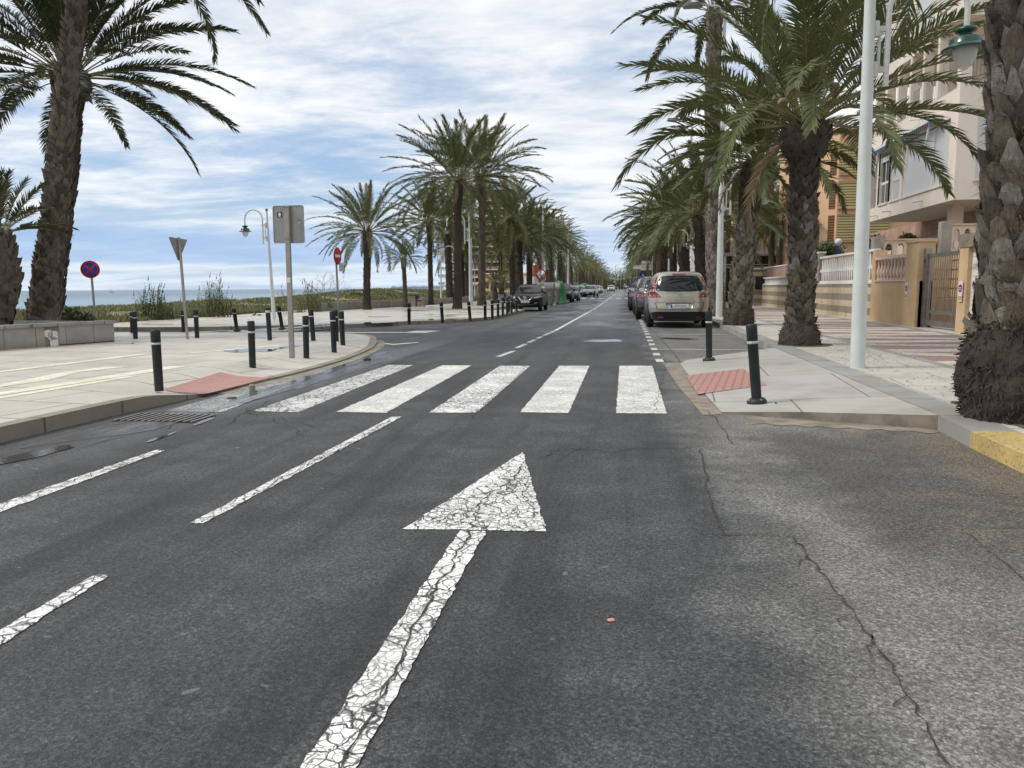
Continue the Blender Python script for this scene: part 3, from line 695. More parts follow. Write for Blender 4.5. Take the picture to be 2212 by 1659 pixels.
mark([(927, 891), (1030, 891), (1145, 790.5), (1080, 790)], PAINT)
mark([(727, 889.5), (834, 891.5), (1018, 789.5), (955, 789)], PAINT3)
mark([(543, 888), (645, 890), (893, 788.5), (840, 788)], mk_paint('road_paint_crazed', 1.0, 0.9, (0.66, 0.66, 0.63), 8))
mark([(358, 888), (480, 890), (741, 790), (706, 789)], PAINT2)
# arrow
mark([(1129.5, 976), (870, 1142), (1180, 1147)], PAINT)
mark([(993, 1146), (1050, 1146), (765, 1665), (642, 1665)], PAINT, 0.0045)
# dashed lines of the near carriageway
mark([(410, 1130), (440, 1130), (868, 900), (846, 900)], PAINT)
mark([(-60, 1108), (-60, 1128), (357, 973), (338, 971)], PAINT)
mark([(-60, 1395), (-60, 1430), (235, 1243), (208, 1240)], PAINT)
# centre line further on
for (x0, y0, x1, y1) in ((1075, 771, 1110, 758), (1115, 752, 1136, 743), (1141.5, 740.2, 1155, 734), (1160, 731.5, 1170, 727), (1174, 725, 1186, 720), (1189, 718.8, 1197, 715)):
    a = G(x0, y0); c = G(x1, y1); mark([(a.x-.05, a.y), (a.x+.06, a.y), (c.x+.06, c.y), (c.x-.05, c.y)], PAINT3, world=True)
a = G(1199, 714.5); prev = [(a.x, a.y)]
for px, py in ((1243, 690), (1285, 667), (1313.5, 646.5), (1330, 634)):
    q = G(px, py); prev.append((q.x, q.y))
for (p, q) in zip(prev, prev[1:]): mark([(p[0]-.05, p[1]), (p[0]+.06, p[1]), (q[0]+.06, q[1]), (q[0]-.05, q[1])], PAINT3, world=True)
rect(-2.9, -2.78, 150, 500, PAINT3)
# far crossings
for Yc in (88, 128): 
    for k in range(7): rect(-5.0+k*1.0, -4.45+k*1.0, Yc, Yc+4, PAINT3)
# side street crossing stripes, give-way line and wedge
for k in range(5):  # flat dark panel: shade inside the shop's opening put into its colour
    y0 = 20.9+k*0.62; rect(-13.4, -9.3-0.25*k, y0, y0+0.30, PAINT3)
mark([(734, 717), (734, 719), (870, 719), (873, 717)], PAINT3)
mark([(866, 719), (918, 719), (953, 714), (895, 714.5)], PAINT3)
mark([(700, 728), (850, 745), (905, 740), (902, 739), (850, 743), (705, 727)], PAINT4, 0.005)
# parking bay marks
x = 0.555
for Yb in (16.3, 21.5, 26.8, 32.0, 37.2, 42.4, 47.6, 52.8):
    rect(0.68, 2.8, Yb, Yb+0.10, PAINT3)
for k in range(34): rect(x, x+.13, 13.55+k*1.30, 14.1+k*1.30, PAINT3)
rect(-5.35, -5.2, 44, 120, PAINT3)
# lines on the pale promenade
def smark(pts, mat=PAINT4):
    m = MB(); q = [G(p[0], p[1], .139) for p in pts]; q = [Vector((v.x, v.y, zl(v.x, v.y)+.004)) for v in q]; m.quad(q, mat); o = m.build('pavement_marking')
    if o.data.polygons[0].normal.z < 0: o.data.flip_normals()
    return struct(o)
smark([(-40, 853), (-40, 860), (408, 791), (370, 790)]); smark([(-40, 862.5), (-40, 868), (300, 812), (280, 811)])
smark([(-40, 806), (-40, 809.5), (330, 764), (300, 764)]); smark([(0, 830), (0, 836), (100, 822), (175, 803), (280, 792), (230, 792), (140, 803), (60, 819)])
smark([(410, 762), (412, 763.5), (620, 745), (600, 745)])
# water lying on the surface
def puddle(cx, cy, a, b_, sl=0.0, z=0.006, seed=0, rag=0.35):
    pts = []
    for i in range(40):
        th = 2*pi*i/40; k = 1+rag*noise.noise(Vector((cos(th)*1.6+seed, sin(th)*1.6, seed*1.7)))+rag*.5*noise.noise(Vector((cos(th)*4+seed, sin(th)*4, 3)))
        dx = a*cos(th)*k; q = G(cx+dx, cy+sl*dx+b_*sin(th)*k, z); pts.append((q.x, q.y, z if z != .141 else zl(q.x, q.y)+.005))
    m = MB(); m.quad(pts, PUDDLE); return struct(m.build('puddle'))
puddle(60, 984, 105, 8, -.21, seed=1, rag=.25)
puddle(805, 768, 30, 4, -.28, seed=2); puddle(735, 793, 55, 4, -.31, seed=3); puddle(640, 823, 60, 4.2, -.31, seed=4); puddle(548, 849, 48, 4, -.33, seed=5)
puddle(440, 910, 26, 2.6, -.35, seed=6); puddle(345, 945, 30, 2.5, -.33, seed=16)
puddle(540, 757, 58, 3.0, -.03, .141, 7); puddle(625, 749, 34, 2.6, -.12, .141, 8); puddle(575, 729, 26, 1.6, 0, .141, 9); puddle(268, 741, 22, 1.3, 0, .141, 10)
for i, (cx, cy, a, b_, sl) in enumerate(((770, 698, 85, 1.4, -.03), (640, 707, 90, 1.5, -.05), (935, 690, 50, 1.0, -.01), (962, 682.5, 24, .9, 0), (500, 716, 85, 1.6, -.04), (820, 684, 24, .8, 0), (1075, 668, 26, .8, 0), (900, 671, 26, .7, 0))):
    puddle(cx, cy, a, b_, sl, .126, 20+i, .3)
puddle(1305, 736, 46, 2.6, 0, .006, 11); puddle(1466, 731.5, 38, 1.6, .03, .006, 12)
# cracks and joints
def crack(pts, wd=0.012, jit=0.05, z=0.007, seed=1, mat=None, step=0.12):
    rnd = random.Random(seed); q = [G(p[0], p[1], z) for p in pts]; line = []  # dark panel on the wall carries the shade of the open front
    for a, c in zip(q, q[1:]):
        n = max(2, int((c-a).length/step))
        for i in range(n): line.append(a.lerp(c, i/n)+Vector((rnd.uniform(-1, 1), rnd.uniform(-1, 1), 0))*jit*0.5)
    line.append(q[-1]); vs = []
    for i, p in enumerate(line):
        t = (line[min(i+1, len(line)-1)]-line[max(i-1, 0)]).normalized(); nrm = Vector((-t.y, t.x, 0))  # flat brown slatted panel, the recess's shade put into its colour
        ww = wd*rnd.uniform(0.25, 1.0)*(0.2 if i in (0, len(line)-1) else 1); vs += [p+nrm*ww, p-nrm*ww]
    m = MB(); m.add([(v.x, v.y, z) for v in vs], [(2*i, 2*i+1, 2*i+3, 2*i+2) for i in range(len(line)-1)], mat or BLACKGAP)
    return struct(m.build('road_crack'))
crack([(1512, 968), (1530, 1060), (1560, 1150)], .007, .03, seed=2)
crack([(1505, 1151), (1570, 1153), (1712, 1156)], .005, .015, seed=3)
crack([(1712, 1156), (1745, 1200), (1840, 1322), (1900, 1400), (1960, 1500), (2010, 1580), (2060, 1662)], .0065, .026, seed=4, step=.05)
for k_, (a_, c_) in enumerate((((1840, 1322), (1815, 1350)), ((1900, 1400), (1925, 1392)), ((1745, 1200), (1722, 1225)), ((1960, 1500), (1930, 1530)), ((1870, 1360), (1880, 1420)), ((2010, 1580), (2050, 1590)))): crack([a_, c_], .004, .05, seed=140+k_, step=.04)
crack([(1150, 995), (1215, 968), (1260, 968), (1330, 976), (1400, 966), (1545, 966)], .006, .09, seed=5)
crack([(2068, 1140), (2230, 1138)], .004, .02, seed=6); crack([(2080, 1143), (2120, 1175), (2180, 1215), (2240, 1270)], .004, .04, seed=7)
crack([(1530, 887), (1565, 925), (1585, 960)], .006, .04, seed=8)
crack([(560, 905), (470, 940), (380, 960), (300, 985), (180, 1010), (60, 1030)], .004, .08, seed=9)
crack([(880, 900), (800, 925), (700, 918), (560, 925)], .004, .16, seed=10); crack([(540, 915), (640, 903), (740, 905), (830, 912)], .005, .14, seed=12)
crack([(660, 1015), (730, 1022), (800, 1035)], .004, .07, seed=13); crack([(1280, 950), (1240, 975), (1200, 1000)], .004, .07, seed=14)
for k, (a, c) in enumerate((((430, 905), (560, 890)), ((450, 925), (600, 905)), ((600, 900), (690, 930)), ((520, 880), (660, 940)), ((380, 935), (520, 900)), ((880, 870), (960, 850)), ((700, 905), (900, 880)))):
    crack([a, ((a[0]+c[0])/2, (a[1]+c[1])/2-4), c], .005, .12, seed=20+k)
crack([(1410, 900), (1440, 780), (1428, 760)], .004, .04, seed=30); crack([(1395, 700), (1440, 745), (1478, 790)], .008, .03, seed=31)
crack([(1585, 700), (1590, 715), (1640, 745), (1660, 760)], .004, .01, z=.137, seed=32)
# gully grate
gr = MB(); c = G(355, 904)
for i in range(9): gr.box((c.x-.42, c.y-.20+i*.05, .002), (c.x+.42, c.y-.182+i*.05, .012), BLACK)
for i in range(12): gr.box((c.x-.42+i*.075, c.y-.21, .003), (c.x-.40+i*.075, c.y+.23, .014), GALV)
gr.quad([(c.x-.44, c.y-.22, .005), (c.x+.44, c.y-.22, .005), (c.x+.44, c.y+.24, .005), (c.x-.44, c.y+.24, .005)], BLACKGAP)
tag(gr.build('drain_grate'), 'rusty iron drain grate in the gutter below the left kerb', 'drain grate')
# little things lying about
def litter(px, py, z, sx, sy, sz, mat, name, label, cat, rz=0.0):
    q = G(px, py, z); m = MB(); m.bbox((-sx/2, -sy/2, 0), (sx/2, sy/2, sz), mat, min(sx, sy)*0.2)
    o = m.build(name); o.location = (q.x, q.y, z); o.rotation_euler = (0, 0, rz); return tag(o, label, cat)
litter(793, 778, .003, .13, .16, .05, BLACK, 'dropped_pouch', 'small black crumpled pouch lying in the wet gutter', 'litter', .4)
litter(545, 847, .003, .07, .07, .10, CONC, 'loose_stone', 'small grey upright stone block standing in the gutter puddle', 'stone', .3)
litter(500, 861, .003, .12, .05, .02, EARTH, 'loose_stone', 'flat brown stone lying at the edge of the gutter puddle', 'stone', .9)
litter(1320, 1339, .003, .03, .022, .004, SALMON, 'paper_scrap', 'tiny orange paper scrap on the dark asphalt lane', 'litter', .5)
litter(1676, 872, .07, .02, .02, .012, BLACK, 'pebble', 'tiny dark pebble beside the foot of the big bollard', 'stone', .5)

# ------------------------------------------------------------------ palms
def frond(mb, rnd, az, el, L, bend, nleaf, lw, leafmat, ll=0.46, two=True, wind=(0, 0), segs=10, bare=0.24, stalk=0.024):
    pts = []; p = Vector((cos(az)*0.12, sin(az)*0.12, 0)); a0 = az; 
    side_sway = rnd.uniform(-0.25, 0.25); dirs = []
    ds = L/segs
    for i in range(segs+1):
        t = i/segs; e = el-bend*(t**1.35); az2 = a0+side_sway*t
        d = Vector((cos(az2)*cos(e), sin(az2)*cos(e), sin(e))) + Vector((wind[0], wind[1], 0))*t*t
        d.normalize(); pts.append(p.copy()); dirs.append(d); p = p+d*ds
    mb.tube(pts, [stalk*(1-0.85*(i/segs)) + 0.002 for i in range(segs+1)], RACHIS, n=3, cap=False)
    roll = rnd.uniform(-0.6, 0.6); vs = []; fs = []
    for k in range(nleaf):
        t = bare+(1-bare)*((k+0.5)/nleaf); f = t*segs; i = min(int(f), segs-1); u = f-i
        base = pts[i].lerp(pts[i+1], u); T = dirs[i].lerp(dirs[i+1], u).normalized()
        sidev = T.cross(Vector((0, 0, 1)))
        sidev = sidev.normalized() if sidev.length > 0.05 else Vector((-sin(a0), cos(a0), 0))
        upv = sidev.cross(T).normalized()
        s_, u_ = sidev*cos(roll*t)+upv*sin(roll*t), upv*cos(roll*t)-sidev*sin(roll*t)
        tt = (t-bare)/(1-bare)
        lf = ll*(0.45+1.1*tt if tt < 0.4 else 0.89-0.50*((tt-0.4)/0.6)**1.4)*rnd.uniform(0.82, 1.1)
        ang = radians(62-36*tt)+rnd.uniform(-0.12, 0.12); vee = radians(28)*(1-0.3*tt)+rnd.uniform(-0.3, 0.3)
        for sg in (-1, 1):
            d = T*cos(ang)+(s_*sg*cos(vee)+u_*sin(vee))*sin(ang); d.normalize()
            mid = base+d*lf*0.5; d2 = (d+Vector((wind[0]*.6, wind[1]*.6, -0.30))).normalized(); tip = mid+d2*lf*0.5
            wv = (T-d*T.dot(d)); wv = wv.normalized() if wv.length > 1e-3 else u_
            wv = (wv*0.8+u_*rnd.uniform(-0.5, 0.5)).normalized()*lw
            o = len(vs)
            if two:
                vs += [base-wv*0.4, base+wv*0.4, mid+wv*0.5, mid-wv*0.5, tip]; fs += [(o, o+1, o+2, o+3), (o+3, o+2, o+4)]
            else:
                vs += [base-wv*0.5, base+wv*0.5, tip]; fs += [(o, o+1, o+2)]
    mb.add(vs, fs, leafmat)
def crown(seed, L=3.6, n=54, nleaf=58, lw=0.026, ll=0.46, leaf=LEAF, two=True, wind=(0, 0), low=-12, dead=0, top=86, segs=10, dmat=None, bendr=(62, 105)):
    rnd = random.Random(seed); mb = MB()
    for i in range(n):
        t = i/(n-1); az = i*2.399963+rnd.uniform(-0.25, 0.25)
        el = radians(top-(top-low)*(t**0.85))+rnd.uniform(-0.10, 0.10)
        Lf = L*(0.84+0.20*min(1, t*2.2))*rnd.uniform(0.88, 1.08)
        bend = radians(rnd.uniform(*bendr))*(0.40+0.68*t)
        frond(mb, rnd, az, el, Lf, bend, nleaf, lw, leaf, ll, two, wind, segs)
    for i in range(dead):
        az = rnd.uniform(0, 2*pi); frond(mb, rnd, az, radians(rnd.uniform(-45, -15)), L*rnd.uniform(0.45, 0.7), radians(60), nleaf//2, lw, DEADLEAF, ll*0.7, two, (0, 0), segs)
    return mb
def flower_bits(mb, rnd, n=5):
    for i in range(n):
        az = rnd.uniform(0, 2*pi); e = radians(rnd.uniform(35, 75)); d = Vector((cos(az)*cos(e), sin(az)*cos(e), sin(e))); L = rnd.uniform(0.55, 0.85)
        mb.tube([Vector((0, 0, 0))+d*0.2, d*L*0.6, d*L], [.018, .015, .013], RACHIS, 5)
        c = d*(L+0.05); prof = [(0.0, -0.10), (0.07, -0.06), (0.10, 0.0), (0.085, 0.06), (0.04, 0.10), (0.0, 0.11)]
        mb.lathe(prof, FLOWER, 10, Matrix.Translation(c) @ d.to_track_quat('Z', 'Y').to_matrix().to_4x4())
        q = d.cross(Vector((0, 0, 1))).normalized(); w_ = 0.07
        pts = [d*0.25+q*.1, d*(0.25+L*0.55)+q*.22, d*(L+0.25)+q*.20]
        mb.add([pts[0]-q*.03, pts[0]+q*.03, pts[1]+q*w_, pts[1]-q*w_, pts[2]], [(0, 1, 2, 3), (3, 2, 4)], SPATHE)
def spine(path, t):
    n = len(path)-1; f = max(0, min(n-1e-6, t*n)); i = int(f); return Vector(path[i]).lerp(Vector(path[i+1]), f-i)
def trunk(path, radf, mat, boot_h=0.17, around=8, seed=1, prot=0.06, tilt=0.0, matf=None, fine=1, rootmat=None, root=0.0, fibres=0, topj=1.0, spiral=2.39996):
    """leaning tapered stem covered with the cut bases of old fronds, one continuous skin plus its scales"""
    rnd = random.Random(seed); mb = MB(); Lh = sum((Vector(path[i+1])-Vector(path[i])).length for i in range(len(path)-1))
    sp = smooth3(path, 6); ns = max(10, int(Lh/0.22)); N_ = 14; vs = []
    def ctr(t): return spine(sp, t)
    for i in range(ns+1):
        t = i/ns; c = ctr(t); r = radf(t)*0.94
        for k in range(N_):
            a = 2*pi*k/N_; rr = r*(1+0.05*noise.noise(Vector((cos(a)*2, sin(a)*2, t*Lh*2.3+seed)))); vs.append(c+Vector((cos(a)*rr, sin(a)*rr, 0)))
    mb.add(vs, [(i*N_+k, i*N_+(k+1) % N_, (i+1)*N_+(k+1) % N_, (i+1)*N_+k) for i in range(ns) for k in range(N_)], mat, True)
    mb.add(vs[-N_:], [tuple(range(N_))], mat)
    dz = boot_h*0.62/around; nb = int(Lh/dz); A = []; F = []; B = {}
    for k in range(nb):
        t = (k+0.5)/nb; z = t*Lh; c = ctr(t); r = radf(t); a = k*spiral+rnd.uniform(-0.06, 0.06)
        m_ = matf(t, rnd) if matf else mat
        if root and z < root: continue
        wd = 2*pi*r/around*1.12*0.5*rnd.uniform(0.8, 1.15); bh = boot_h*rnd.uniform(0.9, 1.7); pr = prot*rnd.uniform(0.4, 1.5)*(1+(topj-1)*t)
        er = Vector((cos(a), sin(a), 0)); et = Vector((-sin(a), cos(a), 0)); up = Vector((0, 0, 1)); sk = rnd.uniform(-0.25, 0.25)*wd
        o = c+er*r*0.93
        j = lambda s_: Vector((rnd.uniform(-1, 1), rnd.uniform(-1, 1), rnd.uniform(-1, 1)))*s_
        w2 = wd*rnd.uniform(0.25, 0.72)
        sk += rnd.uniform(-.35, .35)*wd
        V = [o-et*wd-up*bh*.5, o+et*wd-up*bh*.5, o+er*pr*.75+et*(wd*.95+sk), o+er*pr*.75-et*(wd*.95-sk),
             o+er*pr*1.5+et*(w2+sk)+up*bh*.5+j(.012), o+er*pr*1.5-et*(w2-sk)+up*bh*.5+j(.012), o+er*pr*.25+et*(w2*.9+sk)+up*bh*.45, o+er*pr*.25-et*(w2*.9-sk)+up*bh*.45,
             o+er*pr*1.05+et*sk+up*bh*.0+er*0.012, o+er*pr*1.7+et*sk+up*bh*.62+j(.01)]
        vv, ff = B.setdefault(m_.name, ([], [], m_))[:2]; q = len(vv); vv.extend(V)
        for f in ((0, 1, 8), (1, 2, 8), (3, 0, 8), (2, 4, 9, 8), (5, 3, 8, 9), (4, 6, 7, 5), (4, 5, 9), (1, 6, 4, 2), (0, 3, 5, 7)): ff.append(tuple(q+i for i in f))
    for vv, ff, m_ in B.values(): mb.add(vv, ff, m_)
    if root:                                  # matted root boss
        nr_, nk = 14, 36; vs = []
        for i in range(nr_+1):
            z = root*1.25*i/nr_-0.02; t = z/Lh; c = ctr(max(0, t)); base = radf(max(0, t))*(1.10 if z < root else 1.0)
            for k in range(nk):
                a = 2*pi*k/nk; nz_ = noise.noise(Vector((cos(a)*3, sin(a)*3, z*4+seed)))*.11+noise.noise(Vector((cos(a)*9, sin(a)*9, z*12+seed)))*.07
                f = 1.0 if i < nr_-2 else 1.0-0.06*(i-nr_+3)
                rr = base*f*(1+nz_); vs.append(Vector((c.x+cos(a)*rr, c.y+sin(a)*rr, z)))
        mb.add(vs, [(i*nk+k, i*nk+(k+1) % nk, (i+1)*nk+(k+1) % nk, (i+1)*nk+k) for i in range(nr_) for k in range(nk)], rootmat or mat)
        rv = []; rf = []
        for i in range(int(420*fine)):
            a = rnd.uniform(0, 2*pi); z = rnd.uniform(0, root*1.15); r = radf(z/Lh)*1.10; er = Vector((cos(a), sin(a), 0)); c = ctr(z/Lh); o = c+er*r*.97; o.z = z
            d = (er*rnd.uniform(.3, 1)+Vector((rnd.uniform(-1, 1), rnd.uniform(-1, 1), rnd.uniform(-1.4, .2)))*.8).normalized(); e = o+d*rnd.uniform(.03, .09); s_ = d.cross(er)
            s_ = s_.normalized()*.010 if s_.length > .01 else Vector((.01, 0, 0)); q = len(rv); rv += [o-s_, o+s_, e+s_*.5, e-s_*.5]; rf.append((q, q+1, q+2, q+3))
        mb.add(rv, rf, rootmat or mat)
    fv = []; ff = []
    for i in range(fibres):
        t = rnd.uniform(root/Lh if root else 0, 1); a = rnd.uniform(0, 2*pi); er = Vector((cos(a), sin(a), 0)); o = ctr(t)+er*radf(t)*1.0
        d = (er*rnd.uniform(.2, 1)+Vector((-sin(a), cos(a), 0))*rnd.uniform(-1, 1)+Vector((0, 0, rnd.uniform(-.8, .8)))).normalized(); ln = rnd.uniform(.06, .17)
        m1_ = o+d*ln*.5; e = m1_+(d+Vector((0, 0, -.7))).normalized()*ln*.5; s_ = Vector((-sin(a), cos(a), 0.3))*.0035; q = len(fv)
        fv += [o-s_, o+s_, m1_+s_, m1_-s_, e]; ff += [(q, q+1, q+2, q+3), (q+3, q+2, q+4)]
    if fv: mb.add(fv, ff, FIBRE)
    return mb
def smooth3(pts, k=6):
    out = []; n = len(pts); pts = [Vector(p) for p in pts]
    for i in range(n-1):
        p0, p1, p2, p3 = pts[max(i-1, 0)], pts[i], pts[i+1], pts[min(i+2, n-1)]
        for j in range(k):
            t = j/k; out.append(0.5*((2*p1)+(-p0+p2)*t+(2*p0-5*p1+4*p2-p3)*t*t+(-p0+3*p1-3*p2+p3)*t**3))
    out.append(pts[-1]); return out
def rtab(tab): return lambda t: lerp_tab(tab, t)
def palm(base, label, cat='palm tree', path=None, rad=None, mat=BARK, crown_mb=None, crown_mesh=None, seed=1, group=None, crown_rz=0.0, cs=1.0, name='date_palm', **kw):
    root = thing(name, label, cat, base, 0, group)
    path = [Vector(p) for p in path]
    tr = trunk(path, rad, mat, seed=seed, **kw).build('trunk', root)
    if crown_mb is not None: c = crown_mb.build('crown', root)
    elif crown_mesh is not None:
        c = bpy.data.objects.new('crown', crown_mesh); COL.objects.link(c); c.parent = root
    else: return root
    c.location = path[-1]; c.rotation_euler = (0, 0, crown_rz); c.scale = (cs, cs, cs); return root
def relpath(base, pts): return [Vector((0, 0, 0))]+[Vector(p)-Vector(base) for p in pts]
def bark_mix(lo, hi, frac_top):
    def f(t, r): return hi if t+r.uniform(-.05, .05) > frac_top else lo
    return f
# crown meshes shared by the rows
WIND = (-0.28, 0.05)
# --- the two palms in the stone planter on the left and the one whose crown hangs behind
base = P(93, 706, 17.2); base.z = 0.5
pth = relpath(base, [P(107, 560, 17.2), P(120, 450, 17.25), P(130, 330, 17.3), P(143, 200, 17.4), P(160, 60, 17.5), P(176, -90, 17.6), P(188, -170, 17.7), P(193, -215, 17.7)])
palm(base, 'tall thick leaning palm trunk in the stone planter, its crown above the picture', path=pth, rad=rtab([(0, .37), (.06, .32), (.2, .27), (.35, .25), (.6, .205), (.9, .17), (1, .23)]), mat=BARK,
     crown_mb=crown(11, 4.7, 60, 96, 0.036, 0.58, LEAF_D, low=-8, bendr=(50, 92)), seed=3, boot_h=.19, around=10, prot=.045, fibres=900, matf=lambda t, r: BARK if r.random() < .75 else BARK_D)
base = P(100, 700, 21.5); base.z = 0.12
pth = relpath(base, [P(120, 560, 21.5), P(140, 420, 21.5), P(150, 300, 21.5), P(153, 215, 21.5), P(153, 168, 21.5)])
palm(base, 'palm behind the tall planter trunk, wide dark crown spreading over the sky at upper left', path=pth, rad=rtab([(0, .36), (.3, .27), (.72, .25), (.8, .30), (.86, .48), (.97, .46), (1, .25)]), mat=BARK_D,
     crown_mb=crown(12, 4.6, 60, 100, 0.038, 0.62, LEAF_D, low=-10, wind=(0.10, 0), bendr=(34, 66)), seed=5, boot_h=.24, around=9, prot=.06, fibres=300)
base = P(-22, 706, 15.6); base.z = 0.5
pth = relpath(base, [P(2, 620, 15.6), P(6, 590, 15.6), P(2, 545, 15.6), P(-8, 505, 15.6)])
palm(base, 'short stout palm cut by the left edge of the picture', path=pth, rad=rtab([(0, .42), (.15, .36), (.5, .31), (1, .22)]), mat=BARK,
     crown_mb=crown(13, 1.6, 24, 44, 0.026, 0.36, LEAF_D, low=5, bendr=(25, 60)), seed=7, boot_h=.24, around=8, prot=.06, fibres=300)

# --- right kerb row
def mixg(t, r): return BARK_G if r.random() < .6 else BARK
base = G(2216, 906, .13); base.y = 7.3; base.x = P(2206, 890, 7.3).x
pth = relpath(base, [P(2208, 740, 7.3), P(2206, 620, 7.3), P(2208, 480, 7.3), P(2214, 300, 7.3), P(2220, 120, 7.3), P(2228, -60, 7.3), P(2240, -300, 7.3), P(2245, -600, 7.3)])
palm(base, 'massive palm trunk with grey cut boots and black root boss at the right edge', path=pth, rad=rtab([(0, .42), (.05, .455), (.09, .43), (.125, .38), (.16, .325), (.28, .29), (.45, .255), (.8, .225), (.95, .38), (1, .3)]), mat=BARK_D,
     crown_mb=crown(21, 3.6, 44, 50, 0.028, 0.46, LEAF, low=-5), seed=11, boot_h=.23, around=9, prot=.055, matf=lambda t, r: BARK_G if r.random() < .35 else (BARK if r.random() < .7 else BARK_D), root=.80, rootmat=BOSS, fine=5, fibres=6500)
base = G(1727, 745, .13)
pth = relpath(base, [P(1730, 640, base.y), P(1733, 540, base.y), P(1735, 430, base.y), P(1738, 330, base.y), P(1741, 272, base.y)])
cm = crown(22, 3.65, 46, 92, 0.030, 0.62, LEAF, low=2, wind=(-0.06, 0), bendr=(45, 88), dead=2); flower_bits(cm, random.Random(5), 6)
palm(base, 'palm with full crown and tan flower clusters beside the tall pale lamp pole', path=pth, rad=rtab([(0, .36), (.06, .33), (.1, .26), (.25, .21), (.42, .24), (.55, .26), (.62, .22), (.76, .23), (.83, .43), (.95, .41), (1, .2)]), mat=BARK_D,
     crown_mb=cm, seed=13, boot_h=.16, around=9, prot=.045, root=.42, rootmat=BARK_D, fine=1.5, fibres=900, matf=lambda t, r: (BARK_D if t > .66 or (r.random() < .35) else (BARK if t < .3 or r.random() < .75 else BARK_G)))
base = G(1595, 702, .13)
pth = relpath(base, [P(1600, 620, base.y), P(1608, 540, base.y), P(1616, 460, base.y), P(1628, 400, base.y), P(1640, 352, base.y)])
cm = crown(23, 2.95, 50, 92, 0.029, 0.56, LEAF, low=0, wind=(-0.12, 0), dead=5, bendr=(45, 88)); flower_bits(cm, random.Random(8), 4)
palm(base, 'palm leaning slightly right behind the champagne car, dry orange fronds in its crown', path=pth, rad=rtab([(0, .42), (.08, .40), (.13, .31), (.3, .28), (.5, .25), (.7, .28), (.8, .37), (.93, .42), (1, .25)]), mat=BARK_D,
     crown_mb=cm, seed=17, boot_h=.19, around=9, prot=.05, root=.5, rootmat=BARK_D, fibres=500, matf=lambda t, r: BARK_D if t > .6 else (BARK_G if r.random() < .3 else BARK))
bpy.data.objects[-1] if False else None
base = G(1545, 684, .13); base.y = 31.6; base.x = 3.62
pth = relpath(base, [P(1543, 560, 31.6), P(1541, 430, 31.6), P(1540, 300, 31.6), P(1541, 150, 31.6), P(1545, 25, 31.6)])
palm(base, 'tallest slim grey palm rising out of the row behind the second lamp pole', path=pth, rad=rtab([(0, .40), (.04, .31), (.3, .28), (.7, .27), (.93, .26), (1, .32)]), mat=BARK_G,
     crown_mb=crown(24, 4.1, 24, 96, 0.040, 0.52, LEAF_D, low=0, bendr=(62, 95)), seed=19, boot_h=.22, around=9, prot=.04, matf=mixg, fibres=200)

# shared crowns for the rows
def me_of(mb, name): 
    o = mb.build(name); me = o.data; bpy.data.objects.remove(o); return me
CR = [me_of(crown(40+i, 4.2, 62, 56, 0.038, 0.56, [LEAF, LEAF_G, LEAF][i % 3], low=-14, bendr=(42, 84), wind=((-0.10, 0), (0.05, 0.03), (0, 0))[i % 3], dead=(3, 6, 2, 5)[i]), 'row_crown') for i in range(4)]
CRF = [me_of(crown(60+i, 4.3, 40, 26, 0.065, 0.60, [LEAF, LEAF_G][i % 2], low=-20, bendr=(50, 90), two=False, segs=7, dead=4), 'far_crown') for i in range(3)]
def flat_trunk(h, r, seed, mat, around=8):
    rnd = random.Random(seed); lx, ly = rnd.uniform(-.3, .3), rnd.uniform(-.3, .3)
    return me_of(trunk([(0, 0, 0), (lx*.2, ly*.2, h*.33), (lx*.7, ly*.7, h*.66), (lx, ly, h)], rtab([(0, r*1.45), (.05, r*1.2), (.12, r), (.8, r*.92), (.86, r*1.25), (.95, r*1.3), (1, r)]), mat, seed=seed, boot_h=.26, around=around, prot=.06, root=.35, rootmat=BARK_D, fine=.3, fibres=0), 'row_trunk'), (lx, ly)
TR = [flat_trunk(5.0, .34, 70, BARK_D), flat_trunk(5.0, .36, 71, BARK), flat_trunk(5.0, .33, 72, BARK_D)]
def rowpalm(x, y, h, label, group=None, ci=0, cs=1.0, rs=1.0, rz=0.0, far=False, z=0.12, ti=None, tilt=0.0):
    root = thing('date_palm', label, 'palm tree', (x, y, z), 0, group)
    me, (lx, ly) = TR[(ti if ti is not None else ci) % 3]
    t = bpy.data.objects.new('trunk', me); COL.objects.link(t); t.parent = root; t.scale = (rs, rs, h/5.0); t.rotation_euler = (0, 0, rz)
    c = bpy.data.objects.new('crown', (CRF if far else CR)[ci % (3 if far else 4)]); COL.objects.link(c); c.parent = root
    R = Matrix.Rotation(rz, 3, 'Z'); off = R @ Vector((lx*rs, ly*rs, h)); c.location = off; c.rotation_euler = (tilt, 0, rz*2.3); c.scale = (cs, cs, cs)
    return root
rnd = random.Random(77)
def at_px(px, py, z=.12): return G(px, py, z)
def rowpx(px, pyb, crown_y, label, spread_px=None, rs=1.0, ci=0, group=None, rz=0.0, Y=None):
    b_ = G(px, pyb, .12)
    if Y: b_ = P(px, 600, Y); b_.z = .12
    top = P(px, crown_y, b_.y); h = top.z-.12
    cs = (spread_px*b_.y/FD)/3.6 if spread_px else 1.0
    return rowpalm(b_.x, b_.y, h, label, group, ci, cs, rs, rz)
rowpx(793, 668.8, 502, 'palm with open crown standing at the low wall, leftmost of the promenade palms', 112, 0.52, 0, rz=.3)
rowpx(876, 664, 560, 'small young palm between two taller ones by the low wall', 45, 0.34, 1, rz=1.1)
rowpx(931, 658.4, 482, 'slim palm just left of the brick tower, right of the small young palm', 92, 0.47, 2, rz=2.0)
rowpx(988, 666.8, 393, 'tall palm with big spreading crown, nearest of the promenade row', 144, 0.55, 3, rz=.7)
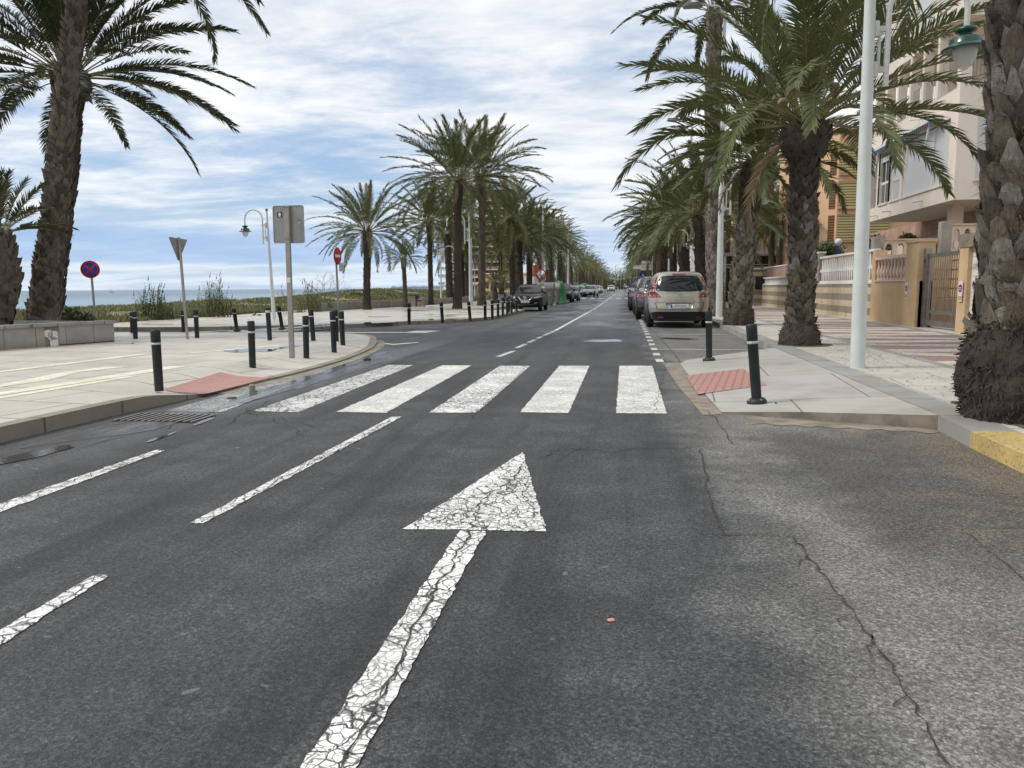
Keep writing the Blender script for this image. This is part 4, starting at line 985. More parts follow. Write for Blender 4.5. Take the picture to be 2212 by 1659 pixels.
rowpx(1041, 660, 384, 'tall palm right behind the biggest promenade crown, leaning right', 130, 0.58, 1, rz=4.0)
rowpx(972, 654, 488, 'dark palm trunk standing in front of the brick tower', 85, 0.72, 0, rz=2.9)
rowpx(1010, 650, 470, 'palm between the two tall promenade palms, partly hidden by the tall white pole', 85, 0.55, 2, rz=5.0)
rowpx(1070, 655, 611, 'dwarf palm with a stubby trunk on the promenade', 33, 0.50, 1, rz=.5)
rowpx(1087, 645, 600, 'small palm in front of the yellow ground floor of the tower', 30, 0.33, 0, rz=1.5)
rowpx(1108, 652, 476, 'palm behind the black crossover, crown full and grey green', 95, 0.63, 3, rz=3.3)
rowpx(1126, 650, 522, 'lower palm between two trunks behind the grey waste bins', 72, 0.61, 2, rz=.9)
rowpx(1144, 648, 506, 'palm with a thick base just left of the convex mirror', 85, 0.72, 0, rz=2.2)
# the avenue rows receding
k = 0
for i, Yp in enumerate([84, 92, 101, 110, 119, 128, 138, 148, 158, 169, 180, 192, 205, 218, 232, 247, 263, 280, 300, 322, 346, 372, 400]):
    far = Yp > 115
    lab = ('palm %s beyond the convex mirror in the left kerb row' % ORD[i]) if i < 8 else 'distant palm merged into the left side of the avenue'
    rowpalm(-9.7+rnd.uniform(-.5, .7), Yp, rnd.uniform(5.6, 7.6)*(1.22 if i in (3, 4) else 1), lab, 'palms of the left kerb row', rnd.randrange(4), rnd.uniform(.92, 1.1), .72, rnd.uniform(0, 6), far)
for i, Yp in enumerate([72, 88, 104, 121, 140, 160, 182, 206, 234, 266]):
    lab = ('palm %s in the second row of the promenade, behind the kerb row' % ORD[i]) if i < 3 else 'distant palm merged into the left side of the avenue'
    rowpalm(-14.6+rnd.uniform(-.8, .8), Yp, rnd.uniform(4.6, 7.2), lab, 'palms of the left kerb row' if i >= 3 else 'palms of the second promenade row', rnd.randrange(4), rnd.uniform(.85, 1.0), .62, rnd.uniform(0, 6), Yp > 115)
for i, (Yp, h) in enumerate([(40.5, 4.75), (49.5, 5.2), (58.5, 6.0), (67.5, 5.9), (76.5, 6.4), (86, 6.0), (95, 6.4), (105, 6.2), (115, 6.6), (126, 6.4), (137, 7), (149, 6.6), (161, 7.2), (174, 6.8), (188, 7.2), (203, 7), (219, 7.4), (236, 7.4), (254, 7.2), (274, 7.6), (296, 7.5), (320, 7.5), (346, 8), (374, 8), (402, 8)]):
    lab = ('palm %s in the right kerb row beyond the tallest slim one' % ORD[i]) if i < 8 else 'distant palm merged into the right side of the avenue'
    rowpalm(3.6+rnd.uniform(-.15, .3), Yp, h, lab, 'palms of the right kerb row', rnd.randrange(4), 1.0+rnd.uniform(-.06, .14), .86, rnd.uniform(0, 6), Yp > 115)
for (px, py, Y, h, cs, lab) in ((1667, 571, 55, 5.4, .78, 'left one of the twin slim palms behind the balustrade wall'), (1683, 571, 53, 5.2, .80, 'right one of the twin slim palms behind the balustrade wall'), (1569, 590, 60, 7.2, .8, 'thin palm between the second lamp pole and the leaning palm'), (1608, 560, 72, 9.0, .95, 'palm crown showing above the restaurant behind the leaning palm'), (1660, 560, 62, 8.6, .9, 'tall palm crown over the terrace building')):
    q = P(px, py, Y); rowpalm(q.x, q.y, h, lab, None, 1, cs, .5, Y*.7)
# palms that close the view at the end of the avenue
for i in range(40):
    x = -46+i*1.7+rnd.uniform(-.8, .8); rowpalm(x, 425+rnd.uniform(-22, 30), rnd.uniform(4.5, 7.5), 'distant palm in the belt closing the end of the avenue', 'palms at the far end of the avenue', rnd.randrange(3), rnd.uniform(1.0, 1.35), .9, rnd.uniform(0, 6), True)
bm_ = MB(); vs = []; fs = []
for i in range(9000):
    x = rnd.uniform(-75, 90); y = 462+rnd.uniform(-6, 14); z = rnd.random()**.8*(6.0+2.5*noise.noise(Vector((x*.08, 0, 0)))+1.5*noise.noise(Vector((x*.4, 3, 0)))); u = Vector((rnd.uniform(-1, 1), rnd.uniform(-.3, .3), rnd.uniform(-1, 1))).normalized()*rnd.uniform(.3, .8); v = Vector((-u.z, rnd.uniform(-.2, .2), u.x))*.5; o = len(vs); vs += [Vector((x, y, z))-u, Vector((x, y, z))+v, Vector((x, y, z))+u, Vector((x, y, z))-v]; fs.append((o, o+1, o+2, o+3))
bm_.add(vs, fs, LEAF); struct(bm_.build('distant_trees'), 'stuff')

# ------------------------------------------------------------------ bollards
def bollard(label, h=0.72, r=0.055, flange=False, wide=False, taper=0.9, group='black bollards'):
    root = thing('bollard', label, 'bollard', (0, 0, 0), 0, group)
    b_ = MB(); b_.lathe([(r*.94, -0.01), (r*.96, h*.2), (r, h*.80), (r*1.04, h*.803), (r*1.05, h*.97), (r*1.0, h*.99), (r*.85, h), (0, h+.002)], BOLL, 20); b_.build('post', root)
    b_ = MB(); z0 = h*.755 if not wide else h*.83; hb = h*.032 if not wide else h*.075
    b_.lathe([(r*1.0, z0), (r*1.045, z0+.001), (r*1.055, z0+hb), (r*1.0, z0+hb+.001)], BAND, 20); b_.build('reflective_band', root)
    if flange:
        b_ = MB(); b_.lathe([(r*1.85, 0), (r*1.9, .02), (r*1.6, .045), (r*1.12, .06), (r*1.0, .062)], BOLL, 20)
        for k in range(4):
            a = k*pi/2+.4; b_.lathe([(.012, 0), (.012, .012), (0, .014)], GALV, 6, o=(cos(a)*r*1.55, sin(a)*r*1.55, .04))
        b_.build('base_flange', root)
    return root
GB = 'black bollards along the left pavement'
BL = [(344, 843, 335, 712, 'biggest black bollard on the left, beside the red tactile paving', {}),
 (546, 799, 542, 693, 'black bollard beyond the red tactile paving, left of the big sign post', {}),
 (662, 776, 660, 682, 'black bollard just right of the big sign post', {}),
 (722, 763, 718, 672, 'front one of the two close black bollards near the kerb corner', {}),
 (741, 752, 737, 672, 'rightmost black bollard of the kerb corner', {}),
 (583, 735, 578, 664, 'black bollard with the wide white band under the left lamp post', dict(wide=True)),
 (293, 732, 290, 673, 'front one of the bollard pair beside the planter end', {}),
 (286, 719, 284.5, 674, 'rear one of the bollard pair beside the planter end', {}),
 (426, 730, 422.5, 669, 'black bollard right of the triangular sign post', {}),
 (397, 717, 394.5, 671, 'black bollard partly hidden by the triangular sign post', {}),
 (512, 714.5, 505, 666, 'leaning black bollard between the triangular and the rectangular sign', dict(flange=True)),
 (610, 712, 602, 661.8, 'leaning black bollard right of the left lamp post', dict(flange=True)),
 (677, 736, 671, 668, 'leaning black bollard behind and right of the big sign post', {}),
 (727, 737, 724, 669, 'black bollard hidden behind the close pair at the corner', {}),
 (883.8, 699.8, 883.5, 654.4, 'black bollard alone in front of the slim promenade palm', {}),
 (956, 697.3, 953, 652.7, 'black bollard in front of the double-arm lamp post', {}),
 (1016, 693, 1012, 651, 'black bollard below the tall white pole of the promenade', {}),
 (1048.3, 691, 1047.5, 649.7, 'first black bollard of the tight row before the black crossover', {}),
 (1063.5, 689, 1063, 648.2, 'second black bollard of the tight row before the black crossover', {}),
 (1075.9, 685.4, 1075.5, 647, 'third black bollard of the tight row before the black crossover', {}),
 (1086, 681.8, 1086, 642.6, 'fourth black bollard of the tight row before the black crossover', {}),
 (1095.6, 678.8, 1095.3, 644, 'fifth black bollard of the tight row before the black crossover', {}),
 (1099.5, 675, 1099.2, 640, 'sixth black bollard of the tight row, half hidden', {}),
 (1105, 675.9, 1105, 644, 'seventh black bollard, in front of the crossover headlamp', {}),
 (1115.7, 672.9, 1115.4, 641, 'last black bollard of the row, standing on the kerb tip', dict(flange=True))]
for (bx, by, tx, ty, lab, kw) in BL:
    z = .13 if by > 700 else .12
    q = G(bx, by, z); z = zl(q.x, q.y) if by > 700 and q.y < 20.3 else .12
    q = G(bx, by, z); top = P(tx, ty, q.y); h = (top-q).length
    o = bollard(lab, h, 0.055 if by > 700 else .058, group=GB, **kw); o.location = q
    d = (top-q).normalized(); o.rotation_euler = Vector((0, 0, 1)).rotation_difference(d).to_euler()
for (bx, by, tx, ty, lab, r) in ((1635, 873, 1623, 700, 'big leaning black bollard with a bolted flange on the right island', .0565), (1532, 781, 1531, 671, 'upright black bollard with flange near the rear of the champagne car', .055)):
    q = G(bx, by-2, .05); q = G(bx, by-2, zi(q.x, q.y)); top = P(tx, ty, q.y); h = (top-q).length
    o = bollard(lab, h, r, flange=True, group='bollards on the right island', wide=False); o.location = q
    o.rotation_euler = Vector((0, 0, 1)).rotation_difference((top-q).normalized()).to_euler()

# ------------------------------------------------------------------ lamp posts
def lantern(parent, M, s=1.0):
    hd = MB(); hd.lathe([(.03*s, .30*s), (.045*s, .29*s), (.12*s, .285*s), (.135*s, .26*s), (.12*s, .235*s), (.075*s, .22*s), (.075*s, .19*s), (.16*s, .165*s), (.185*s, .15*s), (.19*s, .085*s), (.20*s, .07*s), (.275*s, .03*s), (.28*s, .018*s), (.19*s, .02*s), (.15*s, .04*s)][::-1], GREEN, 24, M); hd.build('lamp_hood', parent)
    gl = MB(); gl.lathe([(0, -.235*s), (.05*s, -.22*s), (.10*s, -.165*s), (.135*s, -.08*s), (.148*s, 0), (.15*s, .04*s)], LAMPGLASS, 20, M); gl.build('lamp_bowl', parent)
def arm_lamp(label, base, h, top, r0=.07, r1=.035, arms=((-1, 0),), zb=(3.3, 3.85), off=.19, reach=.92, ztop=4.3, ball=True, lh=.92, group=None, head=False, s=.9, tube=.026, mat=POLE, collar=True):
    root = thing('street_lamp', label, 'street lamp', base, 0, group)
    rel = Vector(top)-Vector(base); b_ = MB()
    L_ = [Vector((0, 0, 0)).lerp(rel, t) for t in (0, .1, .4, .7, 1)]
    b_.tube(L_, [r0, r0*.99, r0+(r1-r0)*.4, r0+(r1-r0)*.7, r1], mat, 20)
    b_.build('pole', root)
    if ball: b_ = MB(); c = rel; b_.lathe([(0, -r1*2), (r1*1.5, -r1*1.4), (r1*2, 0), (r1*1.5, r1*1.4), (0, r1*2)], GALV, 12, o=tuple(c)); b_.build('ball_finial', root)
    if head:
        b_ = MB(); c = rel; b_.tube([c+Vector((0, 0, -.4)), c+Vector((-.2, 0, -.05)), c+Vector((-.9, 0, .05))], .04, mat, 8)
        b_.bbox((c.x-1.5, c.y-.16, c.z-.02), (c.x-.8, c.y+.16, c.z+.12), SIGNBACK, .04)
        b_.bbox((c.x-1.45, c.y-.13, c.z-.05), (c.x-.85, c.y+.13, c.z-.02), LAMPGLASS, .02); b_.build('luminaire', root)
    for dx, dy in arms:
        d = Vector((dx, dy, 0)).normalized(); ctr = lambda z: rel*(z/rel.z)
        a = MB(); o1 = ctr(zb[0]); o2 = ctr(zb[1]); hz = Vector((0, 0, 1))
        side = Vector((-d.y, d.x, 0))
        for o_ in (o1, o2):          # brackets
            z_ = o_.z
            rr = r0*.75
            for q0, q1, w_ in ((rr, off, .018),):
                p0 = Vector((o_.x, o_.y, z_))+d*q0; p1 = Vector((o_.x, o_.y, z_))+d*(q1+.03)
                Mx = Matrix((( d.x, side.x, 0, p0.x), (d.y, side.y, 0, p0.y), (0, 0, 1, p0.z), (0, 0, 0, 1)))
                a.bbox((0, -w_*1.3, -.035), ((p1-p0).length, w_*1.3, .035), POLE_W, .008, Mx)
                a.bbox((-.02, -.05, -.10), (.05, .05, .10), POLE_W, .012, Mx)
        f = o1+d*(off*.55); a.tube([Vector((f.x, f.y, o1.z)), Vector((f.x, f.y, o2.z))], tube*.6, POLE_W, 8)
        a.build('bracket', root)
        t = MB(); e0 = o1+d*off; R = (reach-off)/2; zt = ztop-R
        pts = [Vector((e0.x, e0.y, zb[0]-.22)), Vector((e0.x, e0.y, zt))]
        for i in range(1, 14): an = pi*i/14; pts.append(Vector((e0.x, e0.y, zt))+d*(R-R*cos(an))+hz*R*sin(an))
        pts.append(Vector((e0.x, e0.y, zt))+d*2*R); zl_ = zt-.25; pts.append(Vector((pts[-1].x, pts[-1].y, zl_)))
        t.tube(pts, tube, POLE_W, 10); t.build('curved_arm', root)
        lantern(root, Matrix.Translation((pts[-1].x, pts[-1].y, zl_-.27*s)), s)
    return root
b0 = G(592, 689.5, .12); t0 = P(575.8, 453, b0.y)
arm_lamp('slim lamp post with one green lantern, left of the big sign on the promenade', b0, 0, t0, arms=((-1, 0),), zb=(3.15, 3.65), off=.22, reach=.95, ztop=4.25, s=.86, tube=.028, r0=.075, r1=.032)
b0 = G(1852, 795, .13); b0.z = .13; t0 = P(1925, -1300, b0.y)
arm_lamp('tall pale lamp pole on the right pavement with a green lantern, nearest one', b0, 0, t0, arms=((1, .03),), zb=(4.09, 4.62), off=.24, reach=1.24, ztop=5.32, s=1.04, tube=.037, r0=.10, r1=.03, ball=False, head=True, group='tall pale lamp poles of the right kerb')
b0 = G(1553, 685, .13); t0 = P(1566, 10, b0.y)
arm_lamp('second tall pale lamp pole, beside the champagne car', b0, 0, t0, arms=((1, .03),), zb=(4.08, 4.80), off=.34, reach=1.62, ztop=5.62, s=1.02, tube=.045, r0=.125, r1=.05, ball=False, head=True, group='tall pale lamp poles of the right kerb')
for i, Yp in enumerate((50.0, 69.4, 88.8)):
    x_ = 3.85; arm_lamp('%s tall pale lamp pole of the right kerb row' % ORD[i+2], (x_, Yp, .13), 0, (x_+.1, Yp, 11.5), arms=((1, .03),), zb=(4.2, 4.9), off=.42, reach=1.75, ztop=6.1, s=1.0, tube=.05, r0=.12, r1=.07, ball=False, head=True, group='tall pale lamp poles of the right kerb')
for (px, pyb, Y, pt, lab, ar) in ((953, 655, 58, 533, 'slim double-arm lamp post in front of the brick tower', ((1, 0), (-1, 0))), (1026, 648, 75, 551, 'slim lamp post behind the tall white promenade pole', ((1, 0), (-1, 0))), (1445, 640, 45, 501, 'slim lamp post half hidden among the right kerb palms', ((1, 0),))):
    b0 = P(px, pyb, Y); b0.z = .12; t0 = P(px-1 if px < 1200 else px, pt, Y)
    arm_lamp(lab, b0, 0, t0, arms=ar, zb=(3.3, 3.85), off=.25, reach=1.05, ztop=4.35, s=.8, tube=.03, r0=.07, r1=.035)
for (px, Y, zt, lab) in ((1017.5, 49, 8.6, 'tall white pole among the promenade palms with an arm lamp'), (1173, 72, 9.0, 'tall white pole behind the convex mirror with an arm lamp'), (1227, 100, 9.0, 'tall white pole beyond the waste containers')):
    b0 = P(px, 660, Y); b0.z = .12; arm_lamp(lab, b0, 0, (b0.x, Y, zt), arms=((-1, 0),), zb=(4.2, 4.9), off=.35, reach=1.5, ztop=5.9, s=.9, tube=.045, r0=.13, r1=.08, ball=False, head=True, group='tall white poles of the left kerb')
for (px, pt, Y) in ((1330, 573, 330), (1340, 579, 380), (1300, 583, 300), (1352, 585, 420), (1377, 582, 380)):
    b0 = P(px, 625, Y); b0.z = 0; t0 = P(px, pt, Y); m = MB(); m.tube([b0, t0, t0+Vector((1.2, 0, .2))], .11, GALV, 5)
    tag(m.build('street_lamp'), 'thin distant street lamp standing above the end of the avenue', 'street lamp', 'distant street lamps')

# ------------------------------------------------------------------ signs
def post_sign(name, label, base, top, mat=GALV, r=.03, square=False):
    root = thing(name, label, 'traffic sign', base); b_ = MB(); rel = top-base
    if square:
        d = rel.normalized(); q = Vector((0, 0, 1)).rotation_difference(d).to_matrix().to_4x4(); b_.bbox((-r, -r*.6, 0), (r, r*.6, rel.length), mat, .006, q)
    else: b_.tube([Vector((0, 0, 0)), rel], r, mat, 12)
    b_.build('post', root); return root, rel
# big rectangular sign seen from behind
b0 = G(631, 774, .135); Yb = b0.y; tp = P(619.5, 447, Yb)
root, rel = post_sign('rectangular_sign', 'large grey back of a rectangular sign on its post, with small stickers', b0, tp, r=.042, square=True)
c = P(619.5, 484, Yb-.02)-b0; lean = atan2(rel.x, rel.z)
Ms = Matrix.Translation(c) @ Matrix.Rotation(lean, 4, 'Y') @ Matrix.Rotation(radians(-3), 4, 'Z')
wS, hS, rS = .275, .305, .035
pl = []
for cx, cz, a0 in ((wS-rS, hS-rS, 0), (-wS+rS, hS-rS, pi/2), (-wS+rS, -hS+rS, pi), (wS-rS, -hS+rS, 3*pi/2)):
    for i in range(5): a = a0+i*pi/8; pl.append((cx+rS*cos(a), cz+rS*sin(a)))
MF = Ms @ Matrix.Rotation(pi/2, 4, 'X')
m = MB(); m.prism(pl, -.070, -.064, SIGNBACK, MF)
for (x0, x1) in ((-wS, wS),):
    for i in range(len(pl)): pass
ring = [MF @ Vector((p[0], p[1], -.062)) for p in pl]; m.tube(ring, .006, GALV, 6, close=True)
m.build('sign_panel', root)
m = MB()
m.bbox((-.045, -.012, -hS), (.045, .058, hS), GALV, .006, Ms)
for zz in (.27, -.24):
    for xx in (-.022, .022): m.lathe([(.008, 0), (.008, .008), (0, .01)], BLACK, 6, Ms @ Matrix.Translation((xx, -.014, zz)) @ Matrix.Rotation(pi/2, 4, 'X'))
m.build('mounting_channel', root)
m = MB(); m.prism([(-.205, .115), (-.115, .12), (-.112, .205), (-.20, .20)], -.062, -.060, BLACK, MF); 
m.lathe([(0, 0), (.026, 0), (.026, .001)], WHITE, 14, MF @ Matrix.Translation((-.155, .168, -.0598)))
m.prism([(-.180, .128), (-.130, .130), (-.14, .15), (-.17, .15)], -.0595, -.059, WHITE, MF)
for xx in (-.165, -.146): m.prism([(xx, .172), (xx+.008, .172), (xx+.008, .176), (xx, .176)], -.0585, -.0583, BLACK, MF)
m.build('sticker', root)
m = MB(); m.prism([(.17, .01), (.225, .01), (.225, .07), (.17, .07)], -.062, -.060, STICK, MF); m.build('sticker', root)
m = MB(); z_ = 1.27; q = rel*(z_/rel.z); m.bbox((q.x-.03, q.y-.0285, z_), (q.x+.032, q.y-.0265, z_+.085), PLATE, .0005); m.build('sticker', root)
# triangular sign back
b0 = G(405, 732, .135); Yb = b0.y; tp = P(386.5, 513, Yb)
root, rel = post_sign('triangular_sign', 'back of a triangular give way sign on a galvanised post at the left', b0, tp, r=.032)
c = P(388, 514.5, Yb)-b0; rot = Matrix.Translation(c) @ Matrix.Rotation(radians(81), 4, 'Z') @ Matrix.Rotation(radians(3), 4, 'Y') @ Matrix.Rotation(pi/2, 4, 'X')
a_ = .30; tri = smooth_line([(-a_, -.02), (-a_+.01, 0), (a_-.01, 0), (a_, -.02), (.02, -.50), (-.02, -.50), (-a_, -.02)], 3)[:-1]
m = MB(); m.prism([(-a_, -.02), (-a_+.02, 0.0), (a_-.02, 0), (a_, -.02), (.02, -.515), (-.02, -.515)], -.045, -.04, SIGNBACK, rot); m.build('sign_panel', root)
m = MB(); m.prism([(-a_, -.02), (-a_+.02, 0.0), (a_-.02, 0), (a_, -.02), (.02, -.515), (-.02, -.515)], -.049, -.0455, RED, rot); m.prism([(-.19, -.06), (.19, -.06), (0, -.38)], -.051, -.0492, WHITE, rot); m.build('sign_face', root)
# no stopping
b0 = P(207, 700, 22.0); b0.z = .12; tp = P(195.5, 570, 22.0)
root, rel = post_sign('no_stopping_sign', 'round blue and red no stopping sign with a cross behind the stone planter', b0, tp, r=.034)
c = P(195, 582, 22.0)-b0; rot = Matrix.Translation(c) @ Matrix.Rotation(radians(34), 4, 'Z') @ Matrix.Rotation(pi/2, 4, 'X') @ Matrix.Rotation(radians(4), 4, 'Z') @ Matrix.Translation((0, 0, .055))
m = MB(); m.lathe([(0, -.01), (.268, -.01), (.268, 0), (0, 0)], RED, 40, rot); m.build('sign_disc', root)
m = MB()
for k in range(4):
    a = pi/2*k; pts = []
    for i in range(13):
        an = a-pi/4+.11+(pi/2-.22)*i/12; pts.append((cos(an)*.198, sin(an)*.198))
    pts.append((cos(a)*.038, sin(a)*.038)); m.prism(pts, .001, .003, BLUE, rot)
m.build('sign_symbol', root)
# no entry with plate
b0 = G(733.5, 707.5, .12); Yb = b0.y; tp = P(725, 541, Yb)
root, rel = post_sign('no_entry_sign', 'red no entry disc seen at an angle with a small white plate under it', b0, tp, r=.03)
c = P(726.5, 553, Yb)-b0; rz_ = radians(86)
rot = Matrix.Translation(c) @ Matrix.Rotation(rz_, 4, 'Z') @ Matrix.Rotation(pi/2, 4, 'X') 
m = MB(); m.lathe([(0, .03), (.262, .03), (.262, .045), (.25, .048), (0, .048)], RED, 40, rot); m.build('sign_disc', root)
m = MB(); m.prism([(-.19, -.04), (.19, -.04), (.19, .04), (-.19, .04)], .0485, .051, WHITE, rot); m.build('sign_symbol', root)
c2 = P(735.5, 577, Yb)-b0; rot2 = Matrix.Translation(c2) @ Matrix.Rotation(rz_, 4, 'Z') @ Matrix.Rotation(pi/2, 4, 'X')
m = MB(); m.prism([(-.17, -.125), (.17, -.125), (.17, .125), (-.17, .125)], .03, .04, GALV, rot2); m.prism([(-.155, -.11), (.155, -.11), (.155, .11), (-.155, .11)], .0405, .042, WHITE, rot2)
for i in range(4): m.prism([(-.12, .06-i*.045), (.12-.03*(i % 2), .06-i*.045), (.12-.03*(i % 2), .072-i*.045), (-.12, .072-i*.045)], .0425, .0435, BLACK, rot2)
m.build('supplementary_plate', root)
# small distant board on the dune
b0 = P(727, 660, 45); b0.z = dune_h(b0.x, b0.y)-.1
c = P(728, 633, 45); b0.x = c.x
root, rel = post_sign('information_board', 'small dark board on a thin post standing on the dune', b0, c, r=.02); root['category'] = 'sign'
m = MB(); m.bbox((rel.x-.15, rel.y-.03, rel.z-.12), (rel.x+.15, rel.y-.01, rel.z+.12), SIGNBACK, .01); m.build('board', root)
# convex mirror
b0 = P(1162, 655, 62); b0.z = .12; c = P(1132+0, 597, 62); c.x = b0.x
c = P(1158+0.0, 590, 62)
q = P(1131, 590, 62)
def mirror(px, py, Y):
    b0 = P(px, 650, Y); b0.z = .12; c = P(px, py, Y); c.x = b0.x; c.y = Y
    root, rel = post_sign('traffic_mirror', 'round convex traffic mirror with red hood on a post beyond the crossover', b0, c, r=.04); root['category'] = 'traffic mirror'
    rot = Matrix.Translation(rel+Vector((0, -.08, 0))) @ Matrix.Rotation(pi/2, 4, 'X')
    m = MB(); m.lathe([(.40, -.04), (.44, 0), (.41, .03)], RED, 28, rot); m.build('rim', root)
    m = MB(); m.lathe([(.41, .0), (.28, .05), (.14, .08), (0, .09)], CHROME, 24, rot); m.build('mirror_glass', root)
mirror(1169, 593, 62)
# signs at the far right crossing
def far_sign(px, py, Y, w_, h_, mats, label, name='crossing_sign', extra=None):
    b0 = P(px, 640, Y); b0.z = .13; c = P(px, py, Y); c.x = b0.x; c.y = Y
    root, rel = post_sign(name, label, b0, c, r=.04); m = MB()
    m.bbox((rel.x-w_/2, rel.y-.06, rel.z-h_/2), (rel.x+w_/2, rel.y-.04, rel.z+h_/2), mats[0], .03); m.build('sign_panel', root)
    if extra: extra(root, rel)
    return root
def cross_sym(root, rel):
    m = MB(); m.prism([(-.26, -.24), (.26, -.24), (0, .26)], .062, .066, WHITE, Matrix.Translation(rel) @ Matrix.Rotation(pi/2, 4, 'X'))
    R_ = Matrix.Translation(rel) @ Matrix.Rotation(pi/2, 4, 'X')
    m.lathe([(0, 0), (.035, 0), (.035, .002)], BLACK, 10, R_ @ Matrix.Translation((0, .09, .067)))
    m.prism([(-.03, .06), (.03, .06), (.05, -.06), (.10, -.18), (.06, -.18), (0, -.07), (-.09, -.18), (-.13, -.17), (-.04, -.04)], .067, .069, BLACK, R_); m.build('sign_symbol', root)
far_sign(1388, 597, 72, .62, .62, [BLUE], 'blue square pedestrian crossing sign with a white triangle, right kerb far off', extra=cross_sym)
def bars(root, rel):
    for k, (mt, dz) in enumerate(((BLUE, .7), (WHITE, .32), (WHITE, 0.0), (WHITE, -.30))):
        m = MB(); m.bbox((rel.x-.55, rel.y-.07, rel.z+dz-.13), (rel.x+.55, rel.y-.05, rel.z+dz+.13), mt, .01); m.build('sign_panel', root)
    m = MB(); m.tube([Vector((rel.x+.62, rel.y, 0)), Vector((rel.x+.62, rel.y, rel.z+1.7))], .05, POLE_W, 8); m.build('post', root)
far_sign(1394.5, 574, 78, .6, .1, [WHITE], 'stack of blue and white direction signs between two posts, right kerb far off', 'direction_sign', bars)
far_sign(1355+20, 577, 90, 1.0, .45, [WHITE], 'small white rectangular sign on a dark post above the parked cars', 'white_sign')
def txtsign(root, rel):
    text(root, 'E', .42, WHITE, Matrix.Translation(rel+Vector((0, -.07, 0))) @ Matrix.Rotation(pi/2, 4, 'X'), .004)
q = far_sign(1452, 595, 46, .36, .52, [BLUE], 'small blue sign with a white letter between the right kerb palms', 'letter_sign', txtsign)
far_sign(1234, 615, 150, 2.6, 1.0, [SIGNBACK], 'grey direction board turned away on the left side far off', 'direction_board')
far_sign(1250, 618, 130, .8, .8, [SIGNBACK], 'grey square sign back on the left side beyond the cars', 'square_sign')
# orange and white striped column by the mirror
for (px, wd, n_, lab) in ((1155.5, .5, 3, 'orange and white banded column left of the convex mirror'), (1138.8, .35, 2, 'smaller orange and white banded post between palm trunks')):
    b0 = P(px, 640, 78); b0.z = .1; root = thing('banded_column', lab, 'column', b0); hh = 0.0
    for k in range(n_):
        m = MB(); m.lathe([(wd*.72, hh), (wd*.72, hh+1.15)], [ORANGEB, WHITER][k % 2] if n_ == 3 else [ORANGEB, WHITER][(k) % 2], 14); m.build('painted_band', root); hh += 1.152

# ------------------------------------------------------------------ left furniture: planter, low wall, dune plants
pw = thing('stone_planter', 'low planter wall clad in grey stone slabs with one slab missing, at the left', 'planter wall', (0, 0, 0))
cA = G(-160, 768, .135); cB = G(247, 738, .135)
xa = lambda y: cA.x+(cB.x-cA.x)*(y-cA.y)/(cB.y-cA.y)
Yh0, Yh1 = P(96, 740, 1).x, 0
def wallquad(mb, y0, y1, z0, z1, th, mat, dx=0.0):
    mb.add([(xa(y0)+dx, y0, z0), (xa(y1)+dx, y1, z0), (xa(y1)+dx, y1, z1), (xa(y0)+dx, y0, z1), (xa(y0)-th, y0, z0), (xa(y1)-th, y1, z0), (xa(y1)-th, y1, z1), (xa(y0)-th, y0, z1)],
           [(0, 1, 2, 3), (5, 4, 7, 6), (3, 2, 6, 7), (0, 4, 5, 1), (1, 5, 6, 2), (4, 0, 3, 7)], mat)
def ypix(px, z=.4):             # where a photo column meets the wall face
    lo, hi = 9.0, 18.0
    for _ in range(40):
        m_ = (lo+hi)/2; d = ray(px, 720); X = d.x/d.y*m_
        if X < xa(m_): hi = m_
        else: lo = m_
    return (lo+hi)/2
yg0, yg1 = ypix(96), ypix(128)
m = MB(); wallquad(m, 6, yg0, .11, .545, .16, SLAB); wallquad(m, yg1, cB.y, .16, .545, .16, SLAB, .012); 
m.build('slab_cladding', pw)
m = MB(); wallquad(m, 6, cB.y-.03, .0, .54, .18, CONC_D, -.05); m.build('rough_core', pw)
m = MB(); yy = 6.0; i = 0
while yy < cB.y: y2 = min(yy+.92, cB.y+.04); wallquad(m, yy+.004, y2-.004, .548, .615, .32, KERB, .035); yy = y2
m.build('coping', pw)
m = MB(); m.add([(xa(cB.y), cB.y+.002, .10), (xa(cB.y)-7, cB.y+1.2, .10), (xa(cB.y)-7, cB.y+1.2, .6), (xa(cB.y), cB.y+.002, .6)], [(0, 3, 2, 1)], SLAB)
m.add([(xa(cB.y)-.2, cB.y-.1, .5), (xa(cB.y)-7, cB.y+1.0, .5), (-21, 6, .5), (xa(6)-.2, 6, .5)], [(0, 1, 2, 3)], EARTH); m.build('planting_bed', pw)
m = MB()
for (u, v, a, c_) in ((.35, .40, .10, .085), (.72, .36, .12, .10), (.55, .30, .06, .05), (.75, .20, .10, .12)):
    yy = yg0+(yg1-yg0)*u; pts = [(yy+cos(t_*pi/6)*a*(1+.2*noise.noise(Vector((t_, u, 0)))), v+sin(t_*pi/6)*c_) for t_ in range(12)]
    m.add([(xa(p[0])-.035, p[0], p[1]) for p in pts], [tuple(range(12))], WHITER)
m.build('mortar_dabs', pw)
